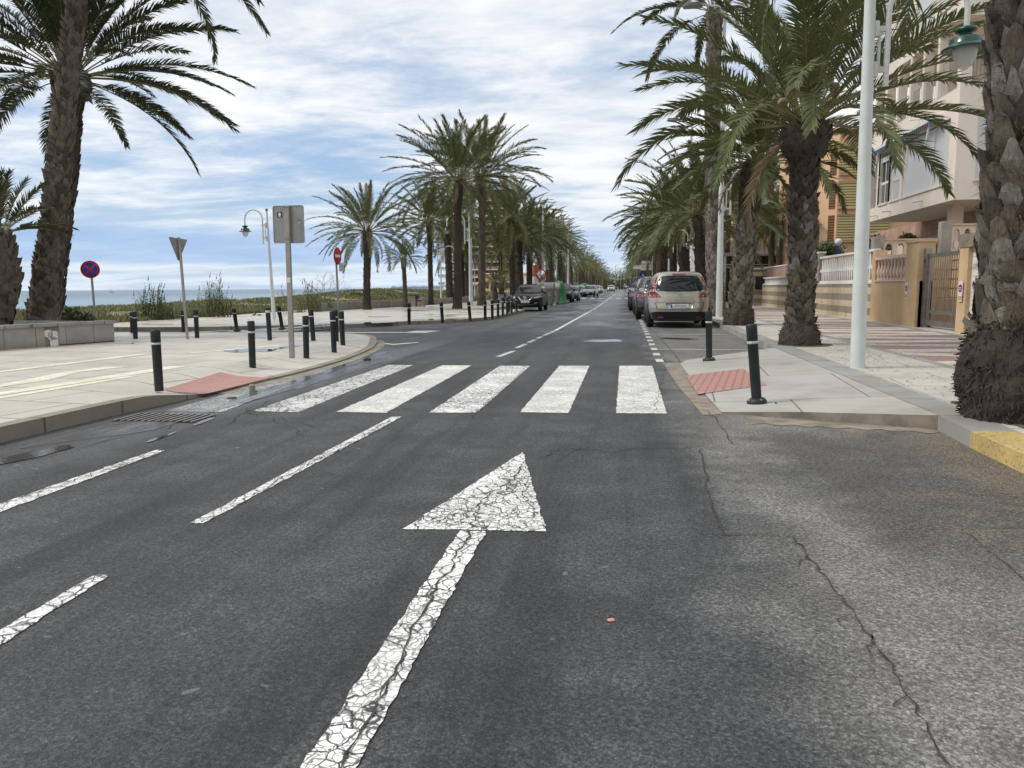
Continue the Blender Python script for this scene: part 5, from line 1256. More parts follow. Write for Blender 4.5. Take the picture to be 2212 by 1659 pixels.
# flowering shrub in the planter
rnd = random.Random(4)
def leafclump(mb, c, R, n, sz, mat, squash=.7):
    vs = []; fs = []
    for i in range(n):
        d = Vector((rnd.gauss(0, 1), rnd.gauss(0, 1), rnd.gauss(0, 1))).normalized(); rr = R*rnd.uniform(.25, 1)*(1+.35*noise.noise(d*2.2+Vector((R, 0, 0))))
        p = c+Vector((d.x*rr, d.y*rr, abs(d.z)*rr*squash)); u = Vector((rnd.uniform(-1, 1), rnd.uniform(-1, 1), rnd.uniform(-.6, 1))).normalized(); v = u.orthogonal().normalized()
        o = len(vs); s_ = sz*rnd.uniform(.6, 1.3); vs += [p-v*s_*.3, p+u*s_*.5-v*s_*.35+d*.01, p+u*s_, p+u*s_*.5+v*s_*.35]; fs.append((o, o+1, o+2, o+3))
    mb.add(vs, fs, mat)
bs = P(150, 690, 18.0); bs.z = .5
root = thing('flowering_shrub', 'low dark shrub with small white flowers at the foot of the planter palm', 'shrub', bs)
m = MB(); leafclump(m, Vector((0, 0, 0)), .42, 1500, .07, SHRUB, .9); leafclump(m, Vector((.3, .1, 0)), .30, 700, .07, SHRUB, .8); leafclump(m, Vector((-.3, 0, 0)), .33, 700, .07, SHRUB, .8); m.build('foliage', root)
m = MB(); leafclump(m, Vector((-.05, -.1, .02)), .44, 90, .035, WHITER, .8); m.build('flowers', root)
# low concrete wall along the dune
yw = 44.0; k = 0; lw = thing('low_wall', 'long low concrete wall between the promenade and the dune', 'low wall', (0, 0, 0))
b1 = G(680, 673, .12); b2 = G(868, 662.5, .12); b3 = G(1000, 653.5, .12)
for (a, c, n) in ((b1, b2, 6), (b2, b3, 12), (b3, Vector((-17.0, 170, .12)), 20)):
    m = MB()
    for i in range(n):
        p0 = a.lerp(c, i/n); p1 = a.lerp(c, (i+1)/n-.003); dd = (p1-p0).normalized(); nn_ = Vector((-dd.y, dd.x, 0))*.35
        m.add([p0, p1, p1+nn_, p0+nn_]+[v+Vector((0, 0, .43)) for v in (p0, p1, p1+nn_, p0+nn_)], [(0, 1, 5, 4), (1, 2, 6, 5), (2, 3, 7, 6), (3, 0, 4, 7), (4, 5, 6, 7)], CONC)
    m.build('wall_run', lw)
# grass on the dune: many small blades, one piece of ground cover
rnd = random.Random(9); gm = MB(); vs = []; fs = []; vs2 = []; fs2 = []
for i in range(46000):
    y = 19+105*rnd.random()**1.35; x = -18.15-rnd.random()**1.4*(9 if y < 40 else 13)
    dn = noise.noise(Vector((x*.35, y*.22, 2)))
    if dn < -0.22 and x < -19.5: continue
    hh = (.10+.10*max(0, dn)+.05*rnd.random())*(1.0 if y > 30 else 1.15)*(1+.010*y)
    if x > -19.4: hh *= 1.35
    z = dune_h(x, y)-.02; a = rnd.uniform(0, pi); w_ = .022+.00075*y; lx, ly = rnd.uniform(-.5, .5)*hh, rnd.uniform(-.5, .5)*hh
    V, Fc = (vs, fs) if rnd.random() < .62 else (vs2, fs2)
    o = len(V); V += [(x-cos(a)*w_, y-sin(a)*w_, z), (x+cos(a)*w_, y+sin(a)*w_, z), (x+lx, y+ly, z+hh)]; Fc.append((o, o+1, o+2))
gm.add(vs, fs, DUNEGREEN); gm.add(vs2, fs2, pm('purple_grey_herb', (0.17, 0.18, 0.10), (0.21, 0.18, 0.14), 2, 0.8, obj=False)); struct(gm.build('dune_grass'), 'stuff')
# reeds
def reed(px, pyb, Y, H_, n, label, spread=.5, twig=False):
    b_ = P(px, pyb, Y); b_.z = dune_h(b_.x, b_.y)-.05 if b_.x < -17.9 else .1
    root = thing('reed_clump' if not twig else 'bare_sapling', label, 'reeds' if not twig else 'bare sapling', b_)
    st = MB(); lf = MB(); vs = []; fs = []
    for i in range(n):
        x0, y0 = rnd.uniform(-spread, spread), rnd.uniform(-spread, spread)*.5; h = H_*rnd.uniform(.45, 1)*(1-abs(x0)/spread*.35); lx = rnd.uniform(-.25, .25)*h
        st.tube([(x0, y0, 0), (x0+lx*.4, y0, h*.55), (x0+lx, y0, h)], [.012, .010, .004], REEDM, 3, False)
        for j in range(9):
            t = .2+.75*j/9; p = Vector((x0+lx*t, y0, h*t)); a = rnd.uniform(0, 2*pi); L_ = rnd.uniform(.16, .38)*(1-.3*t); d = Vector((cos(a), sin(a)*.8, rnd.uniform(.3, .9))).normalized()
            mid = p+d*L_*.5; tp_ = mid+(d+Vector((0, 0, -.9))).normalized()*L_*.5; w_ = Vector((-sin(a), cos(a), 0))*.018; o = len(vs); vs += [p-w_*.5, p+w_*.5, mid+w_, mid-w_, tp_]; fs += [(o, o+1, o+2, o+3), (o+3, o+2, o+4)]
        if rnd.random() < .4:
            p = Vector((x0+lx, y0, h)); o = len(vs); vs += [p+Vector((-.025, 0, 0)), p+Vector((.03, 0, .02)), p+Vector((.05+lx*.15, 0, .26))]; fs.append((o, o+1, o+2))
    lf.add(vs, fs, REEDM); st.build('stems', root); lf.build('leaves', root)
reed(335, 672, 28, 1.75, 62, 'tall reed clump on the dune right of the no stopping sign', .62)
reed(378, 672, 29, 1.05, 10, 'small leaning reed clump beside the triangular sign post', .3)
reed(464, 672, 31, 1.95, 70, 'reed clump on the dune between the triangular sign and the lamp post', .62)
reed(607, 668, 34, 1.55, 9, 'thin reeds just right of the left lamp post', .3)
reed(668, 668, 38, 1.6, 56, 'leafy reed clump right of the big sign post', .6)
def sapling(px, pyb, Y, H_, label):
    b_ = P(px, pyb, Y); b_.z = dune_h(b_.x, b_.y)-.05; root = thing('bare_sapling', label, 'sapling', b_); m = MB()
    m.tube([(0, 0, 0), (.02, 0, H_*.5), (0, 0, H_*.62)], [.035, .025, .02], TWIG, 5)
    def br(p, d, L_, r, dep):
        e = p+d*L_*.5; e2 = e+(d+Vector((rnd.uniform(-.3, .3), rnd.uniform(-.3, .3), -.12))).normalized()*L_*.5; m.tube([p, e, e2], [r, r*.7, r*.4], TWIG, 3, False)
        if dep: 
            for k in range(4): q = e if k < 2 else e2; br(q, (d+Vector((rnd.uniform(-.8, .8), rnd.uniform(-.8, .8), rnd.uniform(-.3, .5)))).normalized(), L_*.55, r*.55, dep-1)
    for k in range(7): a = k*2.4; br(Vector((0, 0, H_*(.35+.04*k))), Vector((cos(a), sin(a)*.7, .75)).normalized(), H_*.48, .014, 3)
    m.build('twigs', root); m = MB(); leafclump(m, Vector((.1, 0, .35)), .5, 500, .08, REEDM, 1.1); m.build('foliage', root)
sapling(702, 672, 40, 1.9, 'bare twiggy sapling in front of the no entry sign on the dune')
for i, (px, Y, R_, lab) in enumerate(((640, 37, .55, 'low green bush right of the lamp post at the promenade edge'), (775, 62, .7, 'round dune bush behind the leftmost promenade palm'), (843, 66, .8, 'dune bush on the sandy hump beyond the low wall'), (555, 33, .45, 'low bush at the promenade edge left of the lamp post'))):
    b_ = P(px, 650, Y); b_.z = dune_h(b_.x, b_.y)-.1; root = thing('dune_bush', lab, 'bush', b_); m = MB(); leafclump(m, Vector((0, 0, 0)), R_, 900, .12, SHRUB if i % 2 else REEDM, .55); m.build('foliage', root)
# sailing boat on the horizon
b_ = P(239.5, 627.2, 900); root = thing('sailing_ship', 'tiny two masted sailing ship on the sea horizon', 'ship', (b_.x, b_.y, -1.9), sc=.45); S_ = pm('far_hull', (0.30, 0.36, 0.42), None, 1, .8)
m = MB(); m.add([(-6, -1.5, 0), (6, -1.5, 0), (7.5, -1.5, 1.8), (-7, -1.5, 1.8), (-6, 1.5, 0), (6, 1.5, 0), (7.5, 1.5, 1.8), (-7, 1.5, 1.8)], [(0, 1, 2, 3), (4, 7, 6, 5), (3, 2, 6, 7), (1, 5, 6, 2), (0, 3, 7, 4), (0, 4, 5, 1)], S_); m.build('hull', root)
m = MB(); m.tube([(-2, 0, 1.8), (-2, 0, 15)], .22, S_, 5); m.tube([(3, 0, 1.8), (3, 0, 10)], .2, S_, 5)
for (x, z) in ((-2, 11), (-2, 7)): m.tube([(x-1.8, 0, z), (x+1.8, 0, z)], .12, S_, 4)
m.build('masts', root)
# concrete benches on the promenade
def bench(px, pyb, sc, label, Y=None):
    b_ = G(px, pyb, .12); root = thing('concrete_bench', label, 'bench', b_, 0, 'concrete benches of the promenade', sc)
    m = MB(); m.bbox((-.48, -.3, 0), (-.02, .3, .70), CONC, .02); m.bbox((.06, -.3, 0), (.48, .3, .34), CONC, .02); m.bbox((.30, -.3, .34), (.48, .3, .62), CONC, .02); m.build('concrete_blocks', root)
    m = MB(); m.bbox((.0, -.32, .36), (.42, .32, .42), BLACK, .02); m.bbox((-.5, -.32, .71), (.04, .32, .76), BLACK, .02); m.bbox((.0, -.32, .5), (.05, .32, .71), BLACK, .02); m.build('seat_slats', root)
bench(901, 662, 1.0, 'concrete bench with dark slats beside the slim promenade palm')
bench(972, 653, .9, 'concrete bench behind the dark trunk in front of the tower'); bench(1052, 647, .9, 'concrete bench left of the dwarf palm'); bench(1091, 655, 1.0, 'pale concrete bench right of the dwarf palm')

# ------------------------------------------------------------------ cars
def carbody(rows, wheels, wr, paint, nexp=(4.2, 4.6), N_=72, sub=4):
    """closed shell of rounded-rectangle slices stacked upwards, wheel arches cut out"""
    R_ = [Vector(r) for r in [(z, yf, yr, w_) for z, yf, yr, w_ in rows]] if False else rows
    S = []
    n = len(R_)
    for i in range(n-1):
        p0, p1, p2, p3 = (R_[max(i-1, 0)], R_[i], R_[i+1], R_[min(i+2, n-1)])
        for j in range(sub):
            t = j/sub
            S.append([0.5*((2*p1[c])+(-p0[c]+p2[c])*t*.6+(2*p0[c]*.6-(2*.6+0)*p1[c]*1 +0*p2[c])*0) if False else p1[c]+(p2[c]-p1[c])*(t if c == 0 else (t*t*(3-2*t)*.35+t*.65)) for c in range(4)])
    S.append(list(R_[-1]))
    vs = []
    for z, yf, yr, w_ in S:
        yc = (yf+yr)/2
        for k in range(N_):
            a = 2*pi*k/N_; c_, s_ = cos(a), sin(a); e = nexp[0] if s_ > 0 else nexp[1]
            x = w_*math.copysign(abs(c_)**(2/e), c_); y = yc+((yf-yr)/2)*math.copysign(abs(s_)**(2/e), s_)
            y -= 0.0; vs.append((x, y, z))
    m = len(S); fs = [(i*N_+k, i*N_+(k+1) % N_, (i+1)*N_+(k+1) % N_, (i+1)*N_+k) for i in range(m-1) for k in range(N_)]
    fs.append(tuple(range(N_-1, -1, -1))); fs.append(tuple(range((m-1)*N_, m*N_)))
    me = bpy.data.meshes.new('body'); me.from_pydata(vs, [], fs); me.materials.append(paint)
    ob = bpy.data.objects.new('body', me); COL.objects.link(ob)
    cutters = []
    for yw in wheels:
        c = MB(); c.tube([(-1.3, yw, wr+.005), (1.3, yw, wr+.005)], wr*1.13, TRIM, 32); co = c.build('cut'); cutters.append(co)
        md = ob.modifiers.new('b', 'BOOLEAN'); md.object = co; md.operation = 'DIFFERENCE'; md.solver = 'EXACT'
    dg = bpy.context.evaluated_depsgraph_get(); me2 = bpy.data.meshes.new_from_object(ob.evaluated_get(dg)); bpy.data.objects.remove(ob)
    for co in cutters: bpy.data.objects.remove(co)
    me2.polygons.foreach_set('use_smooth', [True]*len(me2.polygons)); me2.update()
    try: me2.set_sharp_from_angle(angle=radians(32))
    except Exception: pass
    if len(me2.materials) == 0: me2.materials.append(paint)
    return me2
def decal(me, poly, axis, mat, off=.004, step=.07, thick=.006, mats=None):
    """panel cut from poly and pressed on the body from one side; poly in (x,z) for y+/y-, (y,z) for x+/x-, (x,y) for z"""
    bm = bmesh.new(); bm.from_mesh(me); bvh = BVHTree.FromBMesh(bm); bm.free()
    b_ = bmesh.new(); vs = [b_.verts.new((p[0], p[1], 0)) for p in poly]; b_.faces.new(vs)
    x0, x1 = min(p[0] for p in poly), max(p[0] for p in poly); y0, y1 = min(p[1] for p in poly), max(p[1] for p in poly)
    for a, lo, hi in ((0, x0, x1), (1, y0, y1)):
        n = max(1, int((hi-lo)/step))
        for i in range(1, n):
            v = lo+(hi-lo)*i/n; co = (v, 0, 0) if a == 0 else (0, v, 0); no = (1, 0, 0) if a == 0 else (0, 1, 0)
            bmesh.ops.bisect_plane(b_, geom=b_.verts[:]+b_.edges[:]+b_.faces[:], plane_co=co, plane_no=no)
    bmesh.ops.triangulate(b_, faces=b_.faces[:])
    D = {'y+': Vector((0, -1, 0)), 'y-': Vector((0, 1, 0)), 'x+': Vector((-1, 0, 0)), 'x-': Vector((1, 0, 0)), 'z': Vector((0, 0, -1))}[axis]
    pos = []; idx = {}; last = None
    for v in b_.verts:
        u, w_ = v.co.x, v.co.y
        o = {'y': Vector((u, -5*D.y, w_)), 'x': Vector((-5*D.x, u, w_)), 'z': Vector((u, w_, 5))}[axis[0]]
        h = bvh.ray_cast(o, D)
        if h[0] is None or (h[0]-o).length > 6.2: pos.append(None)
        else: pos.append(h[0]+h[1]*off if h[1].dot(D) < 0 else h[0]-D*off)
    good = [p for p in pos if p is not None]
    if not good: b_.free(); return [], []
    co = [v.co.copy() for v in b_.verts]
    for i, p in enumerate(pos):
        if p is None:
            j = min((k for k in range(len(pos)) if pos[k] is not None), key=lambda k: (co[k]-co[i]).length); pos[i] = pos[j]
    b_.verts.index_update(); n = len(pos); faces = [tuple(v.index for v in f.verts) for f in b_.faces]
    bound = [(e.verts[0].index, e.verts[1].index) for e in b_.edges if e.is_boundary]; b_.free()
    out = []
    for f in faces:
        nrm = (pos[f[1]]-pos[f[0]]).cross(pos[f[2]]-pos[f[0]]); out.append(f if nrm.dot(D) <= 0 else f[::-1])
    vv = pos+[p+D*(off+thick) for p in pos]
    out += [(a, c, c+n, a+n) for a, c in bound]
    return vv, out
def dc(root, me, name, polys, mat, off=.004, step=.07):
    m = MB()
    for poly, ax in polys: 
        v, f = decal(me, poly, ax, mat, off, step); 
        if v: m.add(v, f, mat, True)
    return m.build(name, root)
def mir(poly): return [(-x, z) for x, z in poly][::-1]
def wheelset(root, wheels, wr, hw, width=.21):
    for yw in wheels:
        for sx in (-1, 1):
            M_ = Matrix.Translation((sx*(hw-width*.5-.02), yw, wr)) @ Matrix.Rotation(sx*pi/2, 4, 'Y')
            t = MB(); t.lathe([(wr*.62, -width/2), (wr*.9, -width/2), (wr*.985, -width*.36), (wr, 0), (wr*.985, width*.36), (wr*.9, width/2), (wr*.64, width/2)], TYRE, 28, M_)
            w_ = t.build('wheel', root)
            r = MB(); r.lathe([(0, width*.30), (wr*.14, width*.36), (wr*.16, width*.30)], RIM, 14, M_); r.lathe([(wr*.56, width*.44), (wr*.63, width*.47), (wr*.64, width*.40), (wr*.56, width*.30)], RIM, 28, M_)
            for k in range(10):
                a = 2*pi*k/10; R_ = M_ @ Matrix.Rotation(a, 4, 'Z'); r.box((wr*.12, -wr*.045, width*.24), (wr*.6, wr*.045, width*.38), RIM, R_)
            r.build('rim', w_); k_ = MB(); k_.lathe([(0, width*.05), (wr*.6, width*.08)], BLACK, 20, M_); k_.build('brake_disc', w_)
def plate(root, me, s_, y, z, front, txt='4777 GYL', w_=.52):
    m = MB(); h = .055; m.bbox((-w_/2, y-.008, z-h), (w_/2, y+.008, z+h), PLATE, .006); p = m.build('number_plate', root)
    sg = 1 if front else -1; rot = Matrix.Translation((0, y+sg*.0085, z)) @ Matrix.Rotation(pi/2, 4, 'X')
    if front: rot = Matrix.Translation((0, y+sg*.0085, z)) @ Matrix.Rotation(pi, 4, 'Z') @ Matrix.Rotation(pi/2, 4, 'X')
    text(p, txt, .085, BLACK, rot @ Matrix.Translation((.025, 0, 0)), .001, xs=.93)
    m = MB(); x0 = (-w_/2+.005); m.box((x0 if not front else -x0-.04, y+sg*.0086, z-h+.006), (x0+.04 if not front else -x0, y+sg*.0096, z+h-.006), BLUE); m.build('country_band', p)
def sidewins(root, me, polys, name='side_window'):
    for poly in polys:
        for ax in ('x+', 'x-'): dc(root, me, name, [(poly, ax)], CGLASS, .004, .1)
def mirrors(root, paint, x, y, z):
    for sx in (-1, 1):
        m = MB(); m.lathe([(0, -.11), (.05, -.10), (.085, -.05), (.09, .02), (.07, .09), (0, .11)], paint, 12, Matrix.Translation((sx*(x+.10), y, z)) @ Matrix.Rotation(pi/2, 4, 'Y') @ Matrix.Diagonal((.75, 1.0, 1.0, 1)))
        m.tube([(sx*(x-.04), y+.02, z-.05), (sx*(x+.05), y, z-.02)], .025, TRIM, 6); w_ = m.build('wing_mirror', root)
        m = MB(); m.lathe([(0, 0), (.055, 0), (.06, .004)], CHROME, 12, Matrix.Translation((sx*(x+.10), y-.085, z)) @ Matrix.Rotation(pi/2, 4, 'X') @ Matrix.Diagonal((1.4, 1, 1, 1))); m.build('mirror_glass', w_)
def arc(cx, cz, rx, rz, a0, a1, n=8): return [(cx+rx*cos(radians(a0+(a1-a0)*i/n)), cz+rz*sin(radians(a0+(a1-a0)*i/n))) for i in range(n+1)]

def rails(root, x, y0, y1, z, mat=TRIM):
    for sx in (-1, 1):
        m = MB(); m.tube([(sx*x, y0, z-.05), (sx*x, y0+.12, z+.02), (sx*x, (y0+y1)/2, z+.035), (sx*x, y1-.12, z+.02), (sx*x, y1, z-.05)], .018, mat, 6); m.build('roof_rail', root)

def make_mpv():
    root = thing('parked_car', 'champagne people carrier parked with its tail to the camera, plate 4777 GYL', 'car', (0, 0, 0), 0, 'cars parked along the right kerb')
    rows = [(.20, 2.02, -1.98, .80), (.27, 2.12, -2.09, .86), (.42, 2.17, -2.17, .905), (.58, 2.16, -2.175, .92), (.78, 2.10, -2.13, .922), (.90, 1.98, -2.10, .915), (.98, 1.62, -2.07, .90), (1.04, 1.22, -2.05, .885), (1.24, .82, -1.99, .81), (1.42, .40, -1.88, .735), (1.53, .10, -1.78, .675), (1.585, -.12, -1.68, .60), (1.615, -.35, -1.50, .48), (1.63, -.6, -1.2, .30)]
    me = carbody(rows, (1.35, -1.35), .335, CHAMP, (3.4, 4.6)); b_ = bpy.data.objects.new('body', me); COL.objects.link(b_); b_.parent = root
    w_ = [(-.60, 1.06), (-.30, 1.045), (.30, 1.045), (.60, 1.06), (.67, 1.10), (.645, 1.25), (.575, 1.40), (.49, 1.475), (.3, 1.495), (-.3, 1.495), (-.49, 1.475), (-.575, 1.40), (-.645, 1.25), (-.67, 1.10)]
    rw = dc(root, me, 'rear_window', [(w_, 'y-')], CGLASS, .006)
    m = MB(); m.tube([(0.02, -2.085, 1.07), (-.35, -2.075, 1.10), (-.42, -2.07, 1.105)], .012, TRIM, 5); m.build('wiper', rw)
    dc(root, me, 'brake_light', [([(-.20, 1.515), (.20, 1.515), (.20, 1.545), (-.20, 1.545)], 'y-')], TAIL, .012, .1)
    lowl = [(.52, .88), (.84, .87), (.875, .93), (.86, 1.02), (.74, 1.045), (.66, 1.02), (.55, .93)]
    strip = [(.70, 1.03), (.79, 1.03), (.735, 1.25), (.645, 1.45), (.61, 1.47), (.665, 1.25)]
    for sg in (0, 1):
        f = mir if sg else (lambda p: p)
        t = dc(root, me, 'tail_light', [(f(lowl), 'y-'), (f(strip), 'y-')], TAIL, .007)
        dc(t, me, 'clear_lens', [(f([(.585, .925), (.66, .905), (.66, .975), (.64, .985)]), 'y-'), (f([(.71, .905), (.80, .905), (.81, .975), (.71, .985)]), 'y-')], CLEAR, .011, .03)
        dc(t, me, 'dark_lens', [(f([(.60, .93), (.648, .918), (.648, .96), (.635, .968)]), 'y-'), (f([(.722, .92), (.79, .92), (.795, .965), (.722, .97)]), 'y-')], pm('lens_core', (.10, .02, .03), None, 5, .2), .014, .03)
    dc(root, me, 'rear_bumper', [([(-.80, .203), (.80, .203), (.885, .30), (.86, .40), (.74, .455), (.60, .475), (-.60, .475), (-.74, .455), (-.86, .40), (-.885, .30)], 'y-')], TRIM, .014, .07)
    for x0 in (-.62, .44): dc(root, me, 'reflector', [([(x0, .31), (x0+.18, .31), (x0+.16, .355), (x0+.02, .355)], 'y-')], TAIL, .022, .05)
    dc(root, me, 'tailgate_recess', [([(-.35, .555), (.35, .555), (.39, .72), (.30, .735), (-.30, .735), (-.39, .72)], 'y-')], CSILV, .006, .08)
    dc(root, me, 'panel_gap', [([(-.62, .52), (.62, .52), (.62, .53), (-.62, .53)], 'y-'), ([(-.69, .72), (-.62, .52), (-.61, .53), (-.68, .73)], 'y-'), ([(.68, .73), (.61, .53), (.62, .52), (.69, .72)], 'y-'), ([(-.69, .72), (-.36, .745), (-.36, .752), (-.69, .727)], 'y-'), ([(.69, .727), (.36, .752), (.36, .745), (.69, .72)], 'y-')], TRIM, .005, .05)
    plate(root, me, 1, -2.195, .635, False)
    m = MB(); R_ = Matrix.Translation((0, -2.105, .955)) @ Matrix.Rotation(pi/2, 4, 'X')
    for k in range(4):
        pts = [(0, .075), (.045, 0), (0, -.075), (-.045, 0)]; p, q = pts[k], pts[(k+1) % 4]; m.tube([R_ @ Vector((*p, 0)), R_ @ Vector((*q, 0))], .010, CHROME, 6)
    m.build('badge', root)
    text(root, 'SCENIC', .052, CHROME, Matrix.Translation((0, -2.137, .80)) @ Matrix.Rotation(pi/2, 4, 'X'), .003, xs=1.6)
    m = MB(); m.add([(0, -1.42, 1.625), (-.02, -1.56, 1.60), (.02, -1.56, 1.60), (0, -1.54, 1.67)], [(0, 1, 3), (0, 3, 2), (1, 2, 3)], BLACK); m.build('aerial', root)
    sidewins(root, me, [[(-1.30, 1.06), (-.45, 1.05), (-.45, 1.44), (-1.10, 1.42), (-1.42, 1.28)], [(-.39, 1.05), (.62, 1.06), (.30, 1.36), (.05, 1.45), (-.39, 1.44)], [(-1.74, 1.12), (-1.36, 1.07), (-1.46, 1.26), (-1.62, 1.30)]])
    dc(root, me, 'windscreen', [([(-.62, 1.08), (.62, 1.08), (.55, 1.45), (-.55, 1.45)], 'y+')], CGLASS); 
    dc(root, me, 'headlight', [([(.5, .72), (.85, .78), (.86, .9), (.6, .84)], 'y+')], CLEAR); dc(root, me, 'headlight', [(mir([(.5, .72), (.85, .78), (.86, .9), (.6, .84)]), 'y+')], CLEAR)
    wheelset(root, (1.35, -1.35), .335, .925); mirrors(root, CHAMP, .90, .62, 1.08)
    for y in (-.42, .62): 
        for ax in ('x+', 'x-'): dc(root, me, 'door_gap', [([(y, .35), (y+.012, .35), (y+.012, 1.05), (y, 1.05)], ax)], TRIM, .002, .1)
    for y in (-.30, -1.28):
        for sx in (-1, 1): m = MB(); m.tube([(sx*.925, y, .92), (sx*.945, y+.03, .925), (sx*.945, y+.15, .93), (sx*.925, y+.18, .93)], .012, CHAMP, 6); m.build('door_handle', root)
    return root

def make_suv(name='parked_car', paint=CBLACK, label='', face='vgrille', Hs=1.0, txt='1831 KDR', group=None, L_=1.0, low=TRIM, light_back=True):
    root = thing(name, label, 'car', (0, 0, 0), 0, group)
    rows = [(.24, 2.05, -2.05, .80), (.32, 2.14, -2.14, .87), (.48, 2.19, -2.20, .905), (.66, 2.19, -2.20, .92), (.84, 2.13, -2.16, .92), (.93, 2.02, -2.13, .912), (.99, 1.72, -2.10, .90), (1.04, 1.18, -2.06, .885), (1.22, .86, -1.96, .83), (1.42, .46, -1.80, .755), (1.53, .20, -1.68, .70), (1.575, 0, -1.55, .64), (1.60, -.25, -1.35, .5), (1.61, -.5, -1.1, .28)]
    me = carbody(rows, (1.36, -1.30), .355, paint, (3.6, 4.2)); b_ = bpy.data.objects.new('body', me); COL.objects.link(b_); b_.parent = root
    dc(root, me, 'windscreen', [([(-.72, 1.075), (0, 1.06), (.72, 1.075), (.70, 1.2), (.60, 1.46), (.4, 1.505), (-.4, 1.505), (-.60, 1.46), (-.70, 1.2)], 'y+')], CGLASS, .006)
    sidewins(root, me, [[(-1.25, 1.08), (-.42, 1.06), (-.42, 1.45), (-1.05, 1.43)], [(-.36, 1.06), (.78, 1.07), (.42, 1.34), (.18, 1.45), (-.36, 1.45)], [(-1.72, 1.16), (-1.31, 1.09), (-1.15, 1.41), (-1.35, 1.38)]])
    dc(root, me, 'rear_window', [([(-.62, 1.12), (.62, 1.12), (.55, 1.42), (.3, 1.47), (-.3, 1.47), (-.55, 1.42)], 'y-')], CGLASS)
    hl = [(.46, .77), (.60, .74), (.84, .80), (.88, .86), (.87, .91), (.70, .885), (.52, .84)]
    dc(root, me, 'headlight', [(hl, 'y+')], CLEAR, .006, .05); dc(root, me, 'headlight', [(mir(hl), 'y+')], CLEAR, .006, .05)
    tl = [(.50, .86), (.86, .84), (.89, .93), (.84, 1.0), (.60, .96)]
    dc(root, me, 'tail_light', [(tl, 'y-')], TAIL, .006, .05); dc(root, me, 'tail_light', [(mir(tl), 'y-')], TAIL, .006, .05)
    dc(root, me, 'front_bumper', [([(-.80, .24), (.80, .24), (.84, .34), (.62, .42), (-.62, .42), (-.84, .34)], 'y+')], low, .010)
    dc(root, me, 'rear_bumper', [([(-.82, .26), (.82, .26), (.86, .40), (.70, .48), (-.70, .48), (-.86, .40)], 'y-')], low, .010)
    if face == 'vgrille':
        g = dc(root, me, 'grille', [([(-.42, .86), (-.24, .66), (.24, .66), (.42, .86), (.30, .885), (-.30, .885)], 'y+')], TRIM, .008, .06)
        dc(g, me, 'chrome_strip', [([(-.46, .88), (-.40, .88), (-.235, .685), (.235, .685), (.40, .88), (.46, .88), (.27, .645), (-.27, .645)], 'y+')], CHROME, .014, .04)
        m = MB(); R_ = Matrix.Translation((0, 2.20, .80)) @ Matrix.Rotation(-pi/2, 4, 'X'); m.lathe([(.075, 0), (.062, .016), (.050, .014), (.05, 0)], CHROME, 20, R_); m.box((-.10, -.016, .004), (.10, .016, .02), CHROME, R_); m.build('badge', g)
        for sx in (0, 1):
            f = mir if sx else (lambda p: p); dc(root, me, 'fog_light_trim', [(f([(.52, .46), (.78, .50), (.80, .525), (.53, .485)]), 'y+')], CHROME, .010, .05)
    elif face == 'angry':
        dc(root, me, 'grille', [([(-.62, .35), (.62, .35), (.70, .52), (.50, .66), (-.50, .66), (-.70, .52)], 'y+')], TRIM, .010, .06)
        dc(root, me, 'upper_grille', [([(-.30, .80), (.30, .80), (.36, .84), (-.36, .84)], 'y+')], TRIM, .012, .05)
        for sx in (0, 1):
            f = mir if sx else (lambda p: p); dc(root, me, 'fog_light_trim', [(f([(.66, .30), (.74, .30), (.84, .55), (.80, .58)]), 'y+')], CSILV, .014, .05)
    else:
        dc(root, me, 'grille', [([(-.42, .45), (.42, .45), (.50, .62), (.44, .84), (-.44, .84), (-.50, .62)], 'y+')], TRIM, .010, .06)
    plate(root, me, 1, 2.215, .56, True, txt); plate(root, me, 1, -2.215, .72, False, txt)
    rails(root, .66, -1.5, .1, 1.60); wheelset(root, (1.36, -1.30), .355, .925); mirrors(root, paint, .90, .72, 1.10)
    dc(root, me, 'roof_glass', [([(-.45, -.9), (.45, -.9), (.45, 0), (-.45, 0)], 'z')], CGLASS, .006, .15)
    return root
